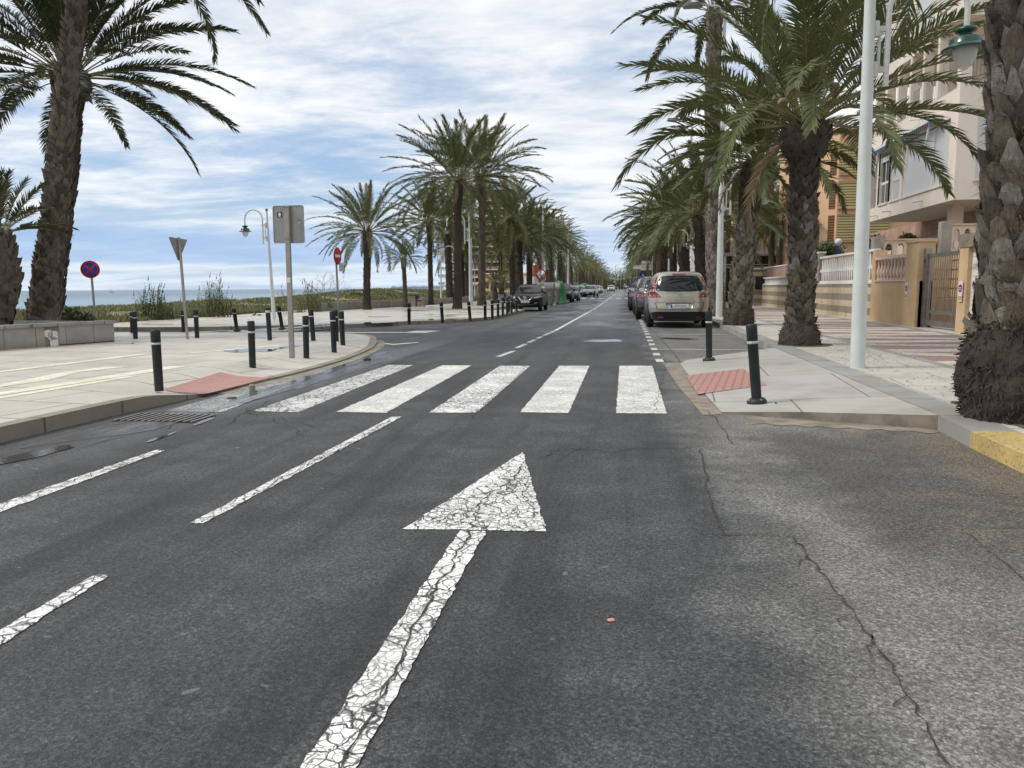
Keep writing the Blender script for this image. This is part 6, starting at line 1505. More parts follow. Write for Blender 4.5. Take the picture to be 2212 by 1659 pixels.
def make_hatch(name='parked_car', paint=CWHITE, label='', txt='2946 HPL', group=None, roof=None):
    root = thing(name, label, 'car', (0, 0, 0), 0, group)
    rows = [(.18, 1.92, -1.90, .76), (.26, 2.0, -1.98, .82), (.42, 2.04, -2.02, .86), (.58, 2.02, -2.02, .875), (.74, 1.96, -1.99, .875), (.84, 1.82, -1.96, .865), (.90, 1.45, -1.94, .85), (.94, 1.0, -1.92, .84), (1.12, .62, -1.84, .79), (1.30, .22, -1.68, .715), (1.39, -.05, -1.55, .66), (1.43, -.25, -1.4, .58), (1.455, -.45, -1.2, .46), (1.465, -.6, -1.0, .25)]
    me = carbody(rows, (1.27, -1.25), .315, paint, (3.4, 4.2)); b_ = bpy.data.objects.new('body', me); COL.objects.link(b_); b_.parent = root
    dc(root, me, 'windscreen', [([(-.68, .97), (.68, .97), (.56, 1.33), (.4, 1.37), (-.4, 1.37), (-.56, 1.33)], 'y+')], CGLASS, .006)
    sidewins(root, me, [[(-1.25, .98), (-.40, .96), (-.40, 1.33), (-1.0, 1.31)], [(-.34, .96), (.58, .97), (.20, 1.25), (0, 1.33), (-.34, 1.33)]])
    dc(root, me, 'rear_window', [([(-.58, 1.0), (.58, 1.0), (.5, 1.28), (.3, 1.33), (-.3, 1.33), (-.5, 1.28)], 'y-')], CGLASS)
    for sx in (0, 1):
        f = mir if sx else (lambda p: p)
        dc(root, me, 'headlight', [(f([(.48, .66), (.80, .68), (.84, .80), (.60, .78)]), 'y+')], CLEAR, .006, .05); dc(root, me, 'tail_light', [(f([(.58, .74), (.84, .72), (.84, .98), (.70, .98)]), 'y-')], TAIL, .006, .05)
    dc(root, me, 'grille', [([(-.42, .34), (.42, .34), (.46, .50), (.38, .60), (-.38, .60), (-.46, .50)], 'y+')], TRIM, .010, .06)
    plate(root, me, 1, 2.06, .45, True, txt); plate(root, me, 1, -2.045, .60, False, txt)
    wheelset(root, (1.27, -1.25), .315, .88); mirrors(root, paint, .85, .55, 1.0); return root
GR = 'cars parked along the right kerb'; GL_ = 'cars parked along the left kerb'
mpv = make_mpv(); q = G(1459, 706, 0); mpv.location = (q.x, q.y+2.0*1.1-1.35*1.1*0, 0); SC = 1.10
mpv.location = (1.70, 25.6+1.35*SC, 0); mpv.scale = (SC, SC, SC)
def right_car(fn, x, y, sc, rz=0.0, **kw):
    o = fn(**kw); o.location = (x, y, 0); o.rotation_euler = (0, 0, rz); o.scale = (sc, sc, sc); return o
right_car(make_suv, 1.42, 33.2, 1.08, 0, paint=CGREY, label='dark grey car parked right ahead of the champagne people carrier', face='plain', txt='7305 JBN', group=GR)
right_car(make_suv, 1.38, 39.0, 1.08, 0, paint=CSILV, label='silver car third from the near end of the right kerb', face='plain', txt='5528 GKM', group=GR)
right_car(make_hatch, 1.15, 44.8, 1.08, 0, paint=CDGREEN, label='small dark hatchback fourth in the right kerb line', txt='9012 DFT', group=GR)
bs_ = right_car(make_suv, 1.30, 52.5, 1.22, 0, paint=CBLACK, label='tall black off-roader with its tail to the camera in the right kerb line', face='plain', txt='3381 FGW', group=GR)
kids(None); hatch_w = right_car(make_hatch, 1.3, 60, 1.1, 0, paint=CWHITE, label='white hatchback just beyond the tall black off-roader', txt='4410 HCX', group=GR)
q = P(1137, 669.9, 44.0)
qc = make_suv(paint=CBLACK, label='black crossover facing the camera behind the bollard row, plate 1831 KDR', face='vgrille', group=GL_)
qs = .93; qc.rotation_euler = (0, 0, pi-radians(1)); qc.scale = (qs, qs, qs); q = G(1134, 672, 0); qc.location = (q.x+.12, q.y+1.2*qs+.3, 0)
q = G(1213, 653.6, 0); o = make_suv(paint=CDGREEN, label='dark car facing the camera behind the green bin', face='plain', txt='6690 LCD', group=GL_); o.rotation_euler = (0, 0, pi); o.scale = (1.0,)*3; o.location = (q.x, q.y+1.5, 0); dk = o
o = make_hatch(paint=CGREY, label='grey hatchback tucked behind the dark car by the green bin', txt='8127 KVB', group=GL_); o.rotation_euler = (0, 0, pi); o.location = (q.x+.15, q.y+9, 0)
q = G(1272, 641.5, 0); toy = make_suv(name='driving_car', paint=CSILV, label='silver crossover driving towards the camera in the oncoming lane', face='angry', txt='0275 KHY'); toy.rotation_euler = (0, 0, pi-radians(7)); toy.location = (q.x+.1, q.y+1.3, 0)
bpy.context.view_layer.update(); kids(None)
far = [(1325-6, 629.5, 'white pickup driving towards the camera at the far end of the avenue', 1.35, pi, None), ]
q = G(1320, 630.3, 0); o = dup(bs_, (q.x, q.y, 0), pi, 'white tall car driving towards the camera at the far end of the avenue', 'oncoming cars far off', 1.15)
WB = {}
def recolor(root, mat):
    for c in KIDS.get(root.name, []):
        if c.name.startswith('body'):
            if mat.name not in WB: me = c.data.copy(); me.materials.clear(); me.materials.append(mat); WB[mat.name] = me
            c.data = me if WB.get(mat.name) is None else c.data
            m2 = c.data.copy(); m2.materials.clear(); m2.materials.append(mat); c.data = m2
kids(None); recolor(o, CWHITE)
for i, (x, y, mt, lab) in enumerate(((-6.2, 106, CSILV, 'silver parked car peeping out left of the oncoming crossover'), (-6.1, 122, CWHITE, 'white parked car first behind the oncoming crossover'), (-6.1, 129, CGREY, 'dark parked car second behind the oncoming crossover'), (-6.1, 136, CWHITE, 'white parked car third behind the oncoming crossover'), (-6.0, 150, CSILV, 'pale parked car fourth behind the oncoming crossover'), (-5.9, 160, CWHITE, 'white parked car fifth behind the oncoming crossover'), (-5.8, 172, CSILV, 'farthest pale parked car of the left kerb line'))):
    o = dup(dk if i % 2 else hatch_w, (x, y, 0), pi, lab, GL_, 1.05); recolor(o, mt)
for i, (x, y, mt, lab) in enumerate(((1.3, 68, CGREY, 'grey car fifth in the right kerb line'), (1.4, 76, CWHITE, 'white car sixth in the right kerb line'), (1.5, 100, CSILV, 'pale car parked beyond the first far crossing on the right'), (1.5, 108, CBLACK, 'farthest dark car of the right kerb line'))):
    o = dup(dk if i % 2 == 0 else hatch_w, (x, y, 0), 0, lab, GR, 1.05); recolor(o, mt)

# ------------------------------------------------------------------ waste containers
def bin_grey(px, py, label, w_=1.15, d_=1.35, h=1.25, sc=1.0):
    q = G(px, py, 0); root = thing('waste_container', label, 'waste container', (q.x, q.y, 0), 0, 'waste containers at the left kerb', sc)
    m = MB(); m.add([(-w_*.42, -d_*.42, .18), (w_*.42, -d_*.42, .18), (w_*.42, d_*.42, .18), (-w_*.42, d_*.42, .18), (-w_*.5, -d_*.5, h), (w_*.5, -d_*.5, h), (w_*.5, d_*.5, h), (-w_*.5, d_*.5, h)], [(0, 3, 2, 1), (0, 1, 5, 4), (1, 2, 6, 5), (2, 3, 7, 6), (3, 0, 4, 7), (4, 5, 6, 7)], BINGREY)
    for k in range(5): y = -d_*.36+k*d_*.18; m.box((w_*.455, y-.02, .25), (w_*.50, y+.02, h-.12), BINGREY)
    m.box((-w_*.53, -d_*.53, h-.08), (w_*.53, d_*.53, h), BINGREY); m.build('bin_body', root)
    l = MB(); pr = [(d_*.52*cos(a), .40*sin(a)) for a in [pi*i/14 for i in range(15)]]
    vs = [(x, y, h+z+.005) for x in (-w_*.52, w_*.52) for y, z in pr]; l.add(vs, [(i, i+1, 16+i, 15+i) for i in range(14)], BINGREY, True); l.add(vs[:15], [tuple(range(14, -1, -1))], BINGREY); l.add(vs[15:], [tuple(range(15))], BINGREY); l.build('lid', root)
    for sx in (-1, 1):
        for sy in (-1, 1): m = MB(); m.tube([(sx*w_*.36-.03, sy*d_*.34, .09), (sx*w_*.36+.03, sy*d_*.34, .09)], .09, BLACK, 12); m.build('wheel', root)
    m = MB(); m.box((w_*.18, -d_*.482, .72), (w_*.36, -d_*.477, 1.0), WHITE, Matrix.Translation((0, -.02, 0)))
    for k in range(4): m.add([(w_*.18, -d_*.5-.012, .72+k*.07), (w_*.36, -d_*.5-.012, .79+k*.07), (w_*.36, -d_*.5-.012, .825+k*.07) if k < 3 else (w_*.30, -d_*.5-.012, 1.0), (w_*.18, -d_*.5-.012, .755+k*.07)], [(0, 1, 2, 3)], RED)
    m.build('striped_reflector', root); return root
bin_grey(1179, 661, 'nearest grey waste container with a domed lid behind the black crossover'); bin_grey(1193, 657.5, 'second grey waste container, between the nearest one and the green bin')
def igloo(px, py, label, mat, w_, h, name):
    q = G(px, py, 0); root = thing('recycling_bin', label, 'recycling bin', (q.x, q.y, 0), 0, 'waste containers at the left kerb')
    m = MB(); prof = [(w_*.56, 0), (w_*.56, .08), (w_*.50, .10), (w_*.42, h*.55), (w_*.38, h*.72), (w_*.33, h*.84), (w_*.22, h*.95), (0, h)]; m.lathe(prof, mat, 22, Matrix.Diagonal((1, 1.15, 1, 1))); m.build('bin_body', root)
    m = MB(); m.lathe([(0, 0), (.10, 0), (.10, .01)], BLACK, 14, Matrix.Translation((0.05, -w_*.45, h*.68)) @ Matrix.Rotation(pi/2, 4, 'X')); m.build('slot', root)
igloo(1206, 656.2, 'tall green recycling bin with rounded top at the left kerb', BINGREEN, 1.35, 1.85, 'g'); igloo(1196, 654.5, 'dark blue recycling bin behind the green one', BINBLUE, 1.2, 1.8, 'b')
igloo(1262, 640.6, 'small distant green recycling bin behind the oncoming crossover', BINGREEN, 1.7, 1.9, 'g')

# ------------------------------------------------------------------ right hand walls
def PX(px, py, X): d = ray(px, py); return CP+d*(X/d.x)
XW = 8.2
Yp = lambda px, X=XW: PX(px, 620, X).y
y_end, y_o1, y_p0, y_p1, y_g1, y_p2 = Yp(1885), Yp(1885), Yp(1963), Yp(1990), Yp(2078), Yp(2097)
root = thing('block_wall', 'long striped wall of cream and brown blocks along the right pavement', 'block wall', (0, 0, 0))
m = MB(); m.box((XW, y_end, .10), (XW+.22, 48.5, 1.36), BLOCK); m.build('block_courses', root)
m = MB(); m.box((XW-.02, y_end+.01, 1.362), (XW+.24, 48.5, 1.40), WHITER); m.build('coping', root)
# ring balustrade
root = thing('ring_balustrade', 'low white balustrade pierced by rings on top of the striped wall', 'balustrade', (0, 0, 0))
m = MB(); y0, y1 = Yp(1767)+.25, 48.3; m.box((XW+.03, y0, 1.405), (XW+.15, y1, 1.47), WHITER); m.box((XW, y0, 1.74), (XW+.18, y1, 1.81), WHITER)
k = y0+.16
while k < y1-.1:
    m.tube([(XW+.09, k+.13*cos(a), 1.605+.13*sin(a)) for a in [2*pi*i/14 for i in range(14)]], .022, WHITER, 6, close=True); k += .31
m.build('pierced_panel', root)
# pillar and teardrop fence
root = thing('white_fence', 'white fence of tapered slats with a slanting top rail on the striped wall', 'fence', (0, 0, 0))
m = MB(); yA, yB = Yp(1767), y_end+.02; m.box((XW, yA, 1.402), (XW+.25, yA+.3, 2.68), CONC); m.box((XW-.03, yA-.03, 2.682), (XW+.28, yA+.33, 2.75), WHITER); m.build('pillar', root)
m = MB(); 
m.box((XW+.02, yB, 2.44), (XW+.20, yA-.01, 2.52), WHITER); m.box((XW+.05, yB, 1.405), (XW+.17, yA-.01, 1.50), WHITER); m.box((XW+.06, yB, 1.86), (XW+.16, yA-.01, 1.98), WHITER)
k = yB+.08
while k < yA-.05:
    for (za, zb, w0, w1) in ((1.50, 1.86, .035, .085), (1.98, 2.44, .085, .03)):
        m.add([(XW+.07, k-w0, za), (XW+.07, k+w0, za), (XW+.07, k+w1, zb), (XW+.07, k-w1, zb), (XW+.10, k-w0, za), (XW+.10, k+w0, za), (XW+.10, k+w1, zb), (XW+.10, k-w1, zb)], [(3, 2, 1, 0), (4, 5, 6, 7), (0, 1, 5, 4), (2, 3, 7, 6), (1, 2, 6, 5), (3, 0, 4, 7)], WHITER)
    k += .27
m.build('slats', root)
# ochre wall with baluster niche
root = thing('ochre_wall', 'ochre rendered wall with a row of balusters in a niche, left of the gate', 'rendered wall', (0, 0, 0))
m = MB(); m.box((XW-.05, y_p1, .10), (XW+.30, y_o1-.005, 1.42), OCHRE); m.box((XW-.05, y_o1-.35, 1.421), (XW+.30, y_o1-.005, 2.46), OCHRE); m.box((XW+.18, y_p0, 1.421), (XW+.30, y_o1-.351, 2.20), OCHRE); m.build('rendered_block', root)
m = MB(); m.box((XW-.09, y_p0-.05, 1.424), (XW+.17, y_o1-.36, 1.47), PINKR); m.box((XW-.08, y_p0-.02, 2.12), (XW+.2, y_o1-.352, 2.21), PINKR); m.build('rail', root)
nb = 10
for i in range(nb):
    y = y_p0+.15+(y_o1-.45-y_p0-.15)*i/(nb-1); m = MB(); m.lathe([(.075, 1.471), (.075, 1.51), (.045, 1.54), (.05, 1.58), (.085, 1.68), (.08, 1.76), (.045, 1.90), (.04, 1.98), (.06, 2.02), (.045, 2.05), (.075, 2.08), (.075, 2.119)], PINKR, 12, o=(XW+.05, y, 0)); m.build('baluster', root)
m = MB(); m.box((XW-.12, y_p1, .10), (XW+.32, y_p0, 2.50), OCHRE); m.box((XW-.15, y_p1-.03, 2.502), (XW+.35, y_p0+.03, 2.58), OCHRE); m.build('pillar', root)
def vado(parent, y, z, w_, h):
    m = MB(); X = XW-.125; m.box((X-.008, y-w_/2, z-h/2), (X, y+w_/2, z+h/2), WHITE); m.build('no_parking_plate', parent)
    m = MB(); R_ = Matrix.Translation((X-.009, y, z+h*.14)) @ Matrix.Rotation(-pi/2, 4, 'Y') ; m.lathe([(0, 0), (w_*.42, 0), (w_*.42, .003)], RED, 20, R_); m.lathe([(0, .0035), (w_*.31, .0035), (w_*.31, .005)], BLUE, 20, R_)
    m.box((X-.0155, y-w_*.22, z+h*.15), (X-.015, y+w_*.22, z+h*.19), WHITE); m.box((X-.0155, y-w_*.24, z+h*.07), (X-.015, y+w_*.24, z+h*.11), WHITE); m.box((X-.0125, y-w_*.44, z-h*.44), (X-.012, y+w_*.44, z-h*.22), YELLOW); m.build('no_parking_symbol', parent)
vado(root, (y_p1+y_p0)/2+.28, 1.15, .22, .46)
# gate
root = thing('steel_gate', 'steel barred vehicle gate between ochre pillars', 'gate', (0, 0, 0))
m = MB(); ya, yb = y_g1+.05, y_p1-.18; 
for z0, z1 in ((2.06, 2.16), (.52, .62), (.20, .34)): m.box((XW+.08, ya, z0), (XW+.14, yb, z1), STEEL)
n = 17
for i in range(n): y = ya+.04+(yb-ya-.08)*i/(n-1); m.box((XW+.10, y-.014, .342), (XW+.12, y+.014, 2.058), STEEL)
m.build('gate_leaf', root)
m = MB(); m.box((XW+.02, y_p1-.17, .12), (XW+.16, y_p1-.03, 2.32), STEEL); m.build('gate_post', root)
m = MB(); m.box((XW+.0, y_p1-.16, 1.92), (XW+.018, y_p1-.06, 2.02), BLUE); m.build('sticker', root)
root = thing('gate_pillar_wall', 'ochre pillar with concrete lintel and pale graffiti wall right of the gate', 'wall', (0, 0, 0))
m = MB(); m.box((XW-.1, y_p2, .10), (XW+.3, y_g1, 2.20), OCHRE); m.build('pillar', root)
m = MB(); m.box((XW-.12, y_p2-3.6, 2.202), (XW+.45, y_g1+.05, 2.52), CONC_D); m.build('lintel', root)
m = MB(); m.box((XW, 8, .10), (XW+.25, y_p2-.002, 2.20), WHITER); m.build('graffiti_wall', root)
m = MB()
for (cy, cz, ry, rz_) in ((y_p2-.75, 1.62, .38, .36), (y_p2-.62, .95, .34, .50)): m.tube([(XW+.006, cy+ry*cos(a), cz+rz_*sin(a)) for a in [2*pi*i/24 for i in range(24)]], .020, pm('graffiti_blue', (.26, .30, .38), None, 6, .7), 6, close=True)
m.build('graffiti', root)
vado(root, (y_p2+y_g1)/2, 1.15, .24, .50)
# yard behind the gate
root = thing('yard_wall', 'stepped ochre block wall seen through the gate bars', 'wall', (0, 0, 0))
m = MB(); m.box((10.6, 12, .1), (10.8, 27.2, 2.4), OCHRE)
for k in range(7): m.box((10.56, 12, .32+k*.3), (10.60, 27.2, .56+k*.3), OCHRE)
m.box((8.45, 27.2, .1), (10.8, 27.4, 2.25), OCHRE)
for k in range(6): m.box((8.45, 27.16, .32+k*.3), (10.59, 27.199, .56+k*.3), OCHRE)
m.box((9.6, 24.6, .1), (10.55, 25.8, .9), OCHRE); m.build('block_courses', root)
m = MB(); m.quad([(8.45, 8, .14), (10.55, 8, .14), (10.55, 27, .14), (8.45, 27, .14)], PAV_R); struct(m.build('yard_paving'))
m = MB(); m.quad([(9.5, -8, .10), (60, -8, .10), (60, 400, .10), (9.5, 400, .10)], CONC); struct(m.build('forecourt'))
# terrace balustrades facing the camera
def arch_bal(name, label, x0, x1, Y, z0, z1, pil):
    root = thing(name, label, 'balustrade', (0, 0, 0)); m = MB()
    n = max(2, int((x1-x0)/.33)); w_ = (x1-x0)/n
    for i in range(n):
        a = x0+i*w_; c = a+w_/2; hz = z1-z0
        def pan(pts): m.add([(x, Y, z) for x, z in pts]+[(x, Y+.1, z) for x, z in pts], [tuple(range(len(pts)))]+[tuple(range(2*len(pts)-1, len(pts)-1, -1))]+[(k, len(pts)+k, len(pts)+(k+1) % len(pts), (k+1) % len(pts)) for k in range(len(pts))], PINKR)
        r = w_*.30; top = [(c+r*cos(t)*(1), z0+hz*.66+hz*.22*sin(t)) for t in [pi*j/8 for j in range(9)]]
        pan([(a, z0), (a+w_*.12, z0), (c-r*.9, z0+hz*.12), (c-r*1.0, z0+hz*.3), (c-r*.9, z0+hz*.46), (c-r, z0+hz*.66)]+top[::-1][1:5]+[(c, z1), (a, z1)])
        pan([(a+w_, z1), (c, z1)]+top[::-1][4:-1]+[(c+r, z0+hz*.66), (c+r*.9, z0+hz*.46), (c+r, z0+hz*.3), (c+r*.9, z0+hz*.12), (a+w_*.88, z0), (a+w_, z0)])
        m.lathe([(0, 0), (r*.86, 0), (r*.86, .05)], PINKR, 14, Matrix.Translation((c, Y+.03, z0+hz*.28)) @ Matrix.Rotation(pi/2, 4, 'X') @ Matrix.Diagonal((1, hz/w_*.62, 1, 1)))
    m.build('pierced_panel', root)
    m = MB(); m.box((x0-.02, Y-.04, z1+.001), (x1+.02, Y+.14, z1+.06), OCHRE); m.build('coping', root)
    m = MB(); m.box((x0, Y+.005, z0-1.6), (x1, Y+.16, z0-.001), PINKR); m.build('base_wall', root)
    if pil:
        for p in pil: m = MB(); m.box((p[0], Y-.06, .1), (p[1], Y+.25, p[2]), CONC); m.build('pillar', root)
q0, q1 = P(1909, 520, 28.0), P(2034, 520, 28.0); arch_bal('terrace_balustrade', 'lower cream balustrade with arched openings behind the ochre wall', q0.x, q1.x, 28.0, P(1950, 570, 28.0).z, q0.z, [(P(1887, 510, 28.0).x, q0.x-.003, P(1887, 511, 28.0).z)])
q0, q1 = P(2056, 487, 27.8), P(2150, 487, 27.8); arch_bal('terrace_balustrade', 'higher cream balustrade with arched openings beside the massive palm trunk', q0.x, q1.x, 27.8, P(2080, 545, 27.8).z, q0.z, [(P(2034, 478, 27.8).x, q0.x-.003, P(2040, 478, 27.8).z)])

# ------------------------------------------------------------------ cream apartment block
bl = thing('apartment_block', 'cream apartment block with roller shutters and balconies overhanging a shop at upper right', 'building', (0, 0, 0))
BX, BY = 12.0, 28.6; YE = 38.2; RX = 26.0
def seg(name, a, c, mat, par=None): m = MB(); m.box(a, c, mat); return m.build(name, par or bl)
seg('slab_band', (BX, BY, 4.05), (RX, YE, 4.60), BEIGE); seg('wall', (BX+.35, BY+.32, 4.60), (RX, 33.9, 7.0), BEIGE)
m = MB()                                  # floor one front frame: piers and head
def pier(y0, y1, z0, z1, x0=BX, x1=BX+.34, mat=BEIGE): seg('pier', (x0, y0, z0), (x1, y1, z1), mat)
for y0, y1 in ((BY, BY+.62), (Yp(1991, BX), Yp(1986, BX)+.0), (Yp(1964.4, BX), Yp(1961, BX)+.05), (Yp(1940, BX), Yp(1940, BX)+.42), (35.15, 35.4), (36.5, 36.75), (YE-.3, YE)): pier(y0, max(y1, y0+.16), 4.601, 6.75)
seg('head_band', (BX, BY, 6.751), (RX, YE, 7.0), BEIGE); pier(BY, BY+.3, 4.601, 6.749, BX+.341, BX+.62); pier(BY, BY+.3, 4.601, 6.749, 14.2, 15.2); pier(BY, BY+.3, 4.601, 6.749, 18.6, 19.6)
def win_road(ya, yb, z0, z1, mat, name='roller_shutter', fr=WHITER):
    w_ = MB(); w_.box((BX+.10, ya+.04, z0+.04), (BX+.14, yb-.04, z1-.04), mat); o = w_.build(name, bl)
    f = MB()
    for a, c in (((BX+.08, ya, z0), (BX+.16, ya+.05, z1)), ((BX+.08, yb-.05, z0), (BX+.16, yb, z1)), ((BX+.08, ya+.05, z0), (BX+.16, yb-.05, z0+.05)), ((BX+.08, ya+.05, z1-.05), (BX+.16, yb-.05, z1))): f.box(a, c, fr)
    f.box((BX-.05, ya-.02, z0-.06), (BX+.2, yb+.02, z0-.002), BEIGE); f.build('window_frame', o); return o
y1a, y1b = BY+.62, Yp(1991, BX)
ysp = y1a+(y1b-y1a)*.36
win_road(y1a, ysp, 4.66, 6.70, SHUT_W); win_road(ysp+.002, y1b, 4.66, 6.70, SHUT_W); win_road(Yp(1991, BX)+.18, Yp(1964.4, BX), 4.66, 6.70, SHUT_W)
o = win_road(Yp(1961, BX)+.1, Yp(1940, BX), 4.66, 6.55, DARKWIN, 'window')
f = MB(); ya, yb = Yp(1961, BX)+.1, Yp(1940, BX); f.box((BX+.07, (ya+yb)/2-.03, 4.7), (BX+.095, (ya+yb)/2+.03, 6.5), WHITE); f.box((BX+.065, ya+.03, 5.45), (BX+.069, yb-.03, 5.55), WHITE); f.box((BX+.02, ya, 6.35), (BX+.099, yb, 6.55), WHITE); f.build('mullion', o)
def win_front(xa_, xb_, z0, z1, mat=SHUT_W):
    w_ = MB(); w_.box((xa_+.04, BY+.10, z0+.04), (xb_-.04, BY+.14, z1-.04), mat); o = w_.build('roller_shutter', bl); f = MB()
    for a, c in (((xa_, BY+.08, z0), (xa_+.05, BY+.16, z1)), ((xb_-.05, BY+.08, z0), (xb_, BY+.16, z1)), ((xa_+.05, BY+.08, z0), (xb_-.05, BY+.16, z0+.05)), ((xa_+.05, BY+.08, z1-.05), (xb_-.05, BY+.16, z1))): f.box(a, c, WHITER)
    f.box((xa_-.04, BY-.05, z0-.06), (xb_+.04, BY+.2, z0-.002), OCHRE); f.build('window_frame', o)
win_front(12.62, 14.2, 4.66, 6.75); win_front(15.2, 18.6, 4.66, 6.75)
seg('window_head', (12.62, BY+.02, 6.752), (14.2, BY+.3, 6.80), BEIGE)
# loggias and upper floors
def railing(xa_, ya, xb_, yb, z0, z1, name='railing', mat=RAIL, n=None):
    m = MB(); a, c = Vector((xa_, ya, 0)), Vector((xb_, yb, 0)); L_ = (c-a).length; n = n or max(3, int(L_/.12))
    for z in (z0+.05, z1): m.tube([(a.x, a.y, z), (c.x, c.y, z)], .018, mat, 6)
    for i in range(n+1): p = a.lerp(c, i/n); m.tube([(p.x, p.y, z0+.05), (p.x, p.y, z1)], .010, mat, 4)
    return m.build(name, bl)
railing(BX+.1, 33.95+.2, BX+.1, YE-.35, 4.62, 5.42)
seg('loggia_back_wall', (BX+2.3, 34.15, 4.60), (BX+2.5, YE, 6.748), PINKR); seg('loggia_side_wall', (BX+.36, 33.92, 4.60), (RX, 34.1, 6.748), BEIGE)
seg('slab_band', (BX, BY, 7.001), (RX, YE, 7.60), BEIGE)
m = MB()
for y in (30.55, 31.95, 33.3, 34.7, 36.1, 37.5): pier(y, y+.2, 7.601, 9.75)
pier(BY, BY+.3, 7.601, 8.2); pier(BY, BY+.3, 7.601, 9.75, 17.0, 17.3)
for y in (31.95, 33.3, 34.7, 36.1): railing(BX+.12, y-1.18, BX+.12, y-.02, 7.62, 8.48)
railing(BX+.12, 36.32, BX+.12, 37.48, 7.62, 8.48); railing(BX+.12, BY+.3, BX+.12, 30.5, 7.62, 8.75); railing(BX+.1, BY+.12, 17, BY+.12, 7.62, 8.75)
seg('loggia_back_wall', (BX+2.4, BY+2.2, 7.60), (BX+2.6, 36.2, 9.95), BEIGE); seg('loggia_side_wall', (BX+2.61, BY+2.2, 7.60), (RX, BY+2.4, 9.95), BEIGE)
seg('slab_band', (BX, BY, 9.751), (RX, YE, 10.45), BEIGE)
# diagonal stair-like soffit slab and the glazed third floor
seg('wall', (BX+.35, BY+.32, 10.45), (RX, YE, 13.3), BEIGE)
m = MB()
for y0 in (BY, 30.9, 33.2, 35.5, YE-.35): pier(y0, y0+.35, 10.451, 13.3)
for x0 in (12.35, 14.0, 17.6): pier(BY, BY+.3, 10.451, 13.3, x0, x0+.4)
for a, c in ((BY+.36, 30.89), (31.26, 33.19), (33.56, 35.49), (35.86, YE-.36)): win_road(a, c, 10.46, 13.2, SHUT_W)
win_front(12.76, 13.99, 10.46, 13.2); win_front(14.41, 17.59, 10.46, 13.2)
seg('slab_band', (BX, BY, 13.301), (RX, YE, 13.9), BEIGE); seg('wall', (BX+.3, BY+.3, 13.9), (RX, YE, 17.0), BEIGE); 
for a, c in ((BY+.8, 31.5), (32.2, 35.0)):
    m = MB(); m.box((BX+.25, a, 14.2), (BX+.29, c, 16.5), SHUT_W); m.build('roller_shutter', bl)
# awnings
for ya, yb in ((29.9, 33.6), (33.7, 37.6)):
    m = MB(); m.box((BX-.28, ya, 6.86), (BX-.01, yb, 7.0), WHITER)
    k = ya
    while k < yb-.1: m.box((BX-.30, k, 6.72), (BX-.285, k+.10, 6.86), BLUE if int(k*10) % 2 else BLACK); k += .2
    m.build('awning', bl)
for y in (30.6, 33.4, 36.3, 37.9):
    m = MB(); m.tube([(BX-.2, y, 6.85), (BX-.26, y+.15, 6.0)], .025, WHITER, 6); m.tube([(BX-.26, y+.15, 6.0), (BX-.04, y+.1, 5.75)], .02, WHITER, 6); m.tube([(BX-.14, y+.05, 6.85), (BX-.22, y+.2, 6.05)], .018, WHITER, 6); m.build('awning_arm', bl)
for y, z in ((31.4, 4.32), (34.9, 4.28), (32.2, 7.3), (36.6, 4.25)):
    m = MB(); m.tube([(BX-.35, y, z-.04), (BX+.05, y, z)], .03, WHITER, 8); m.build('drain_spout', bl)
# recessed shop floor under the overhang
seg('shop_wall', (14.5, BY+1.2, .1), (RX, 46, 3.4), PINKR); seg('shop_fascia', (14.42, BY+1.2, 3.401), (RX, 46, 4.049), pm('faded_pink_fascia', (.46, .31, .25), (.36, .22, .17), 2.5, .8, obj=False))
seg('shop_opening_shade', (14.40, 33, .6), (14.43, 39, 3.3), DARKWIN)
text(bl, 'Bazar', .62, YELLOW, Matrix.Translation((14.40, 35.6, 3.72)) @ Matrix.Rotation(-pi/2, 4, 'Z') @ Matrix.Rotation(pi/2, 4, 'X'), .02, xs=1.2)
seg('column', (12.6, 30.2, .1), (13.0, 30.6, 4.05), PINKR)

for o in bpy.data.objects:               # set the block at its surveyed distance and storey height
    if o.parent == bl or (o.parent and o.parent.parent == bl):
        for v in o.data.vertices: v.co.x -= 1.0; v.co.z = 1.3+(v.co.z-1.3)*1.046 if v.co.z > 3.3 else v.co.z

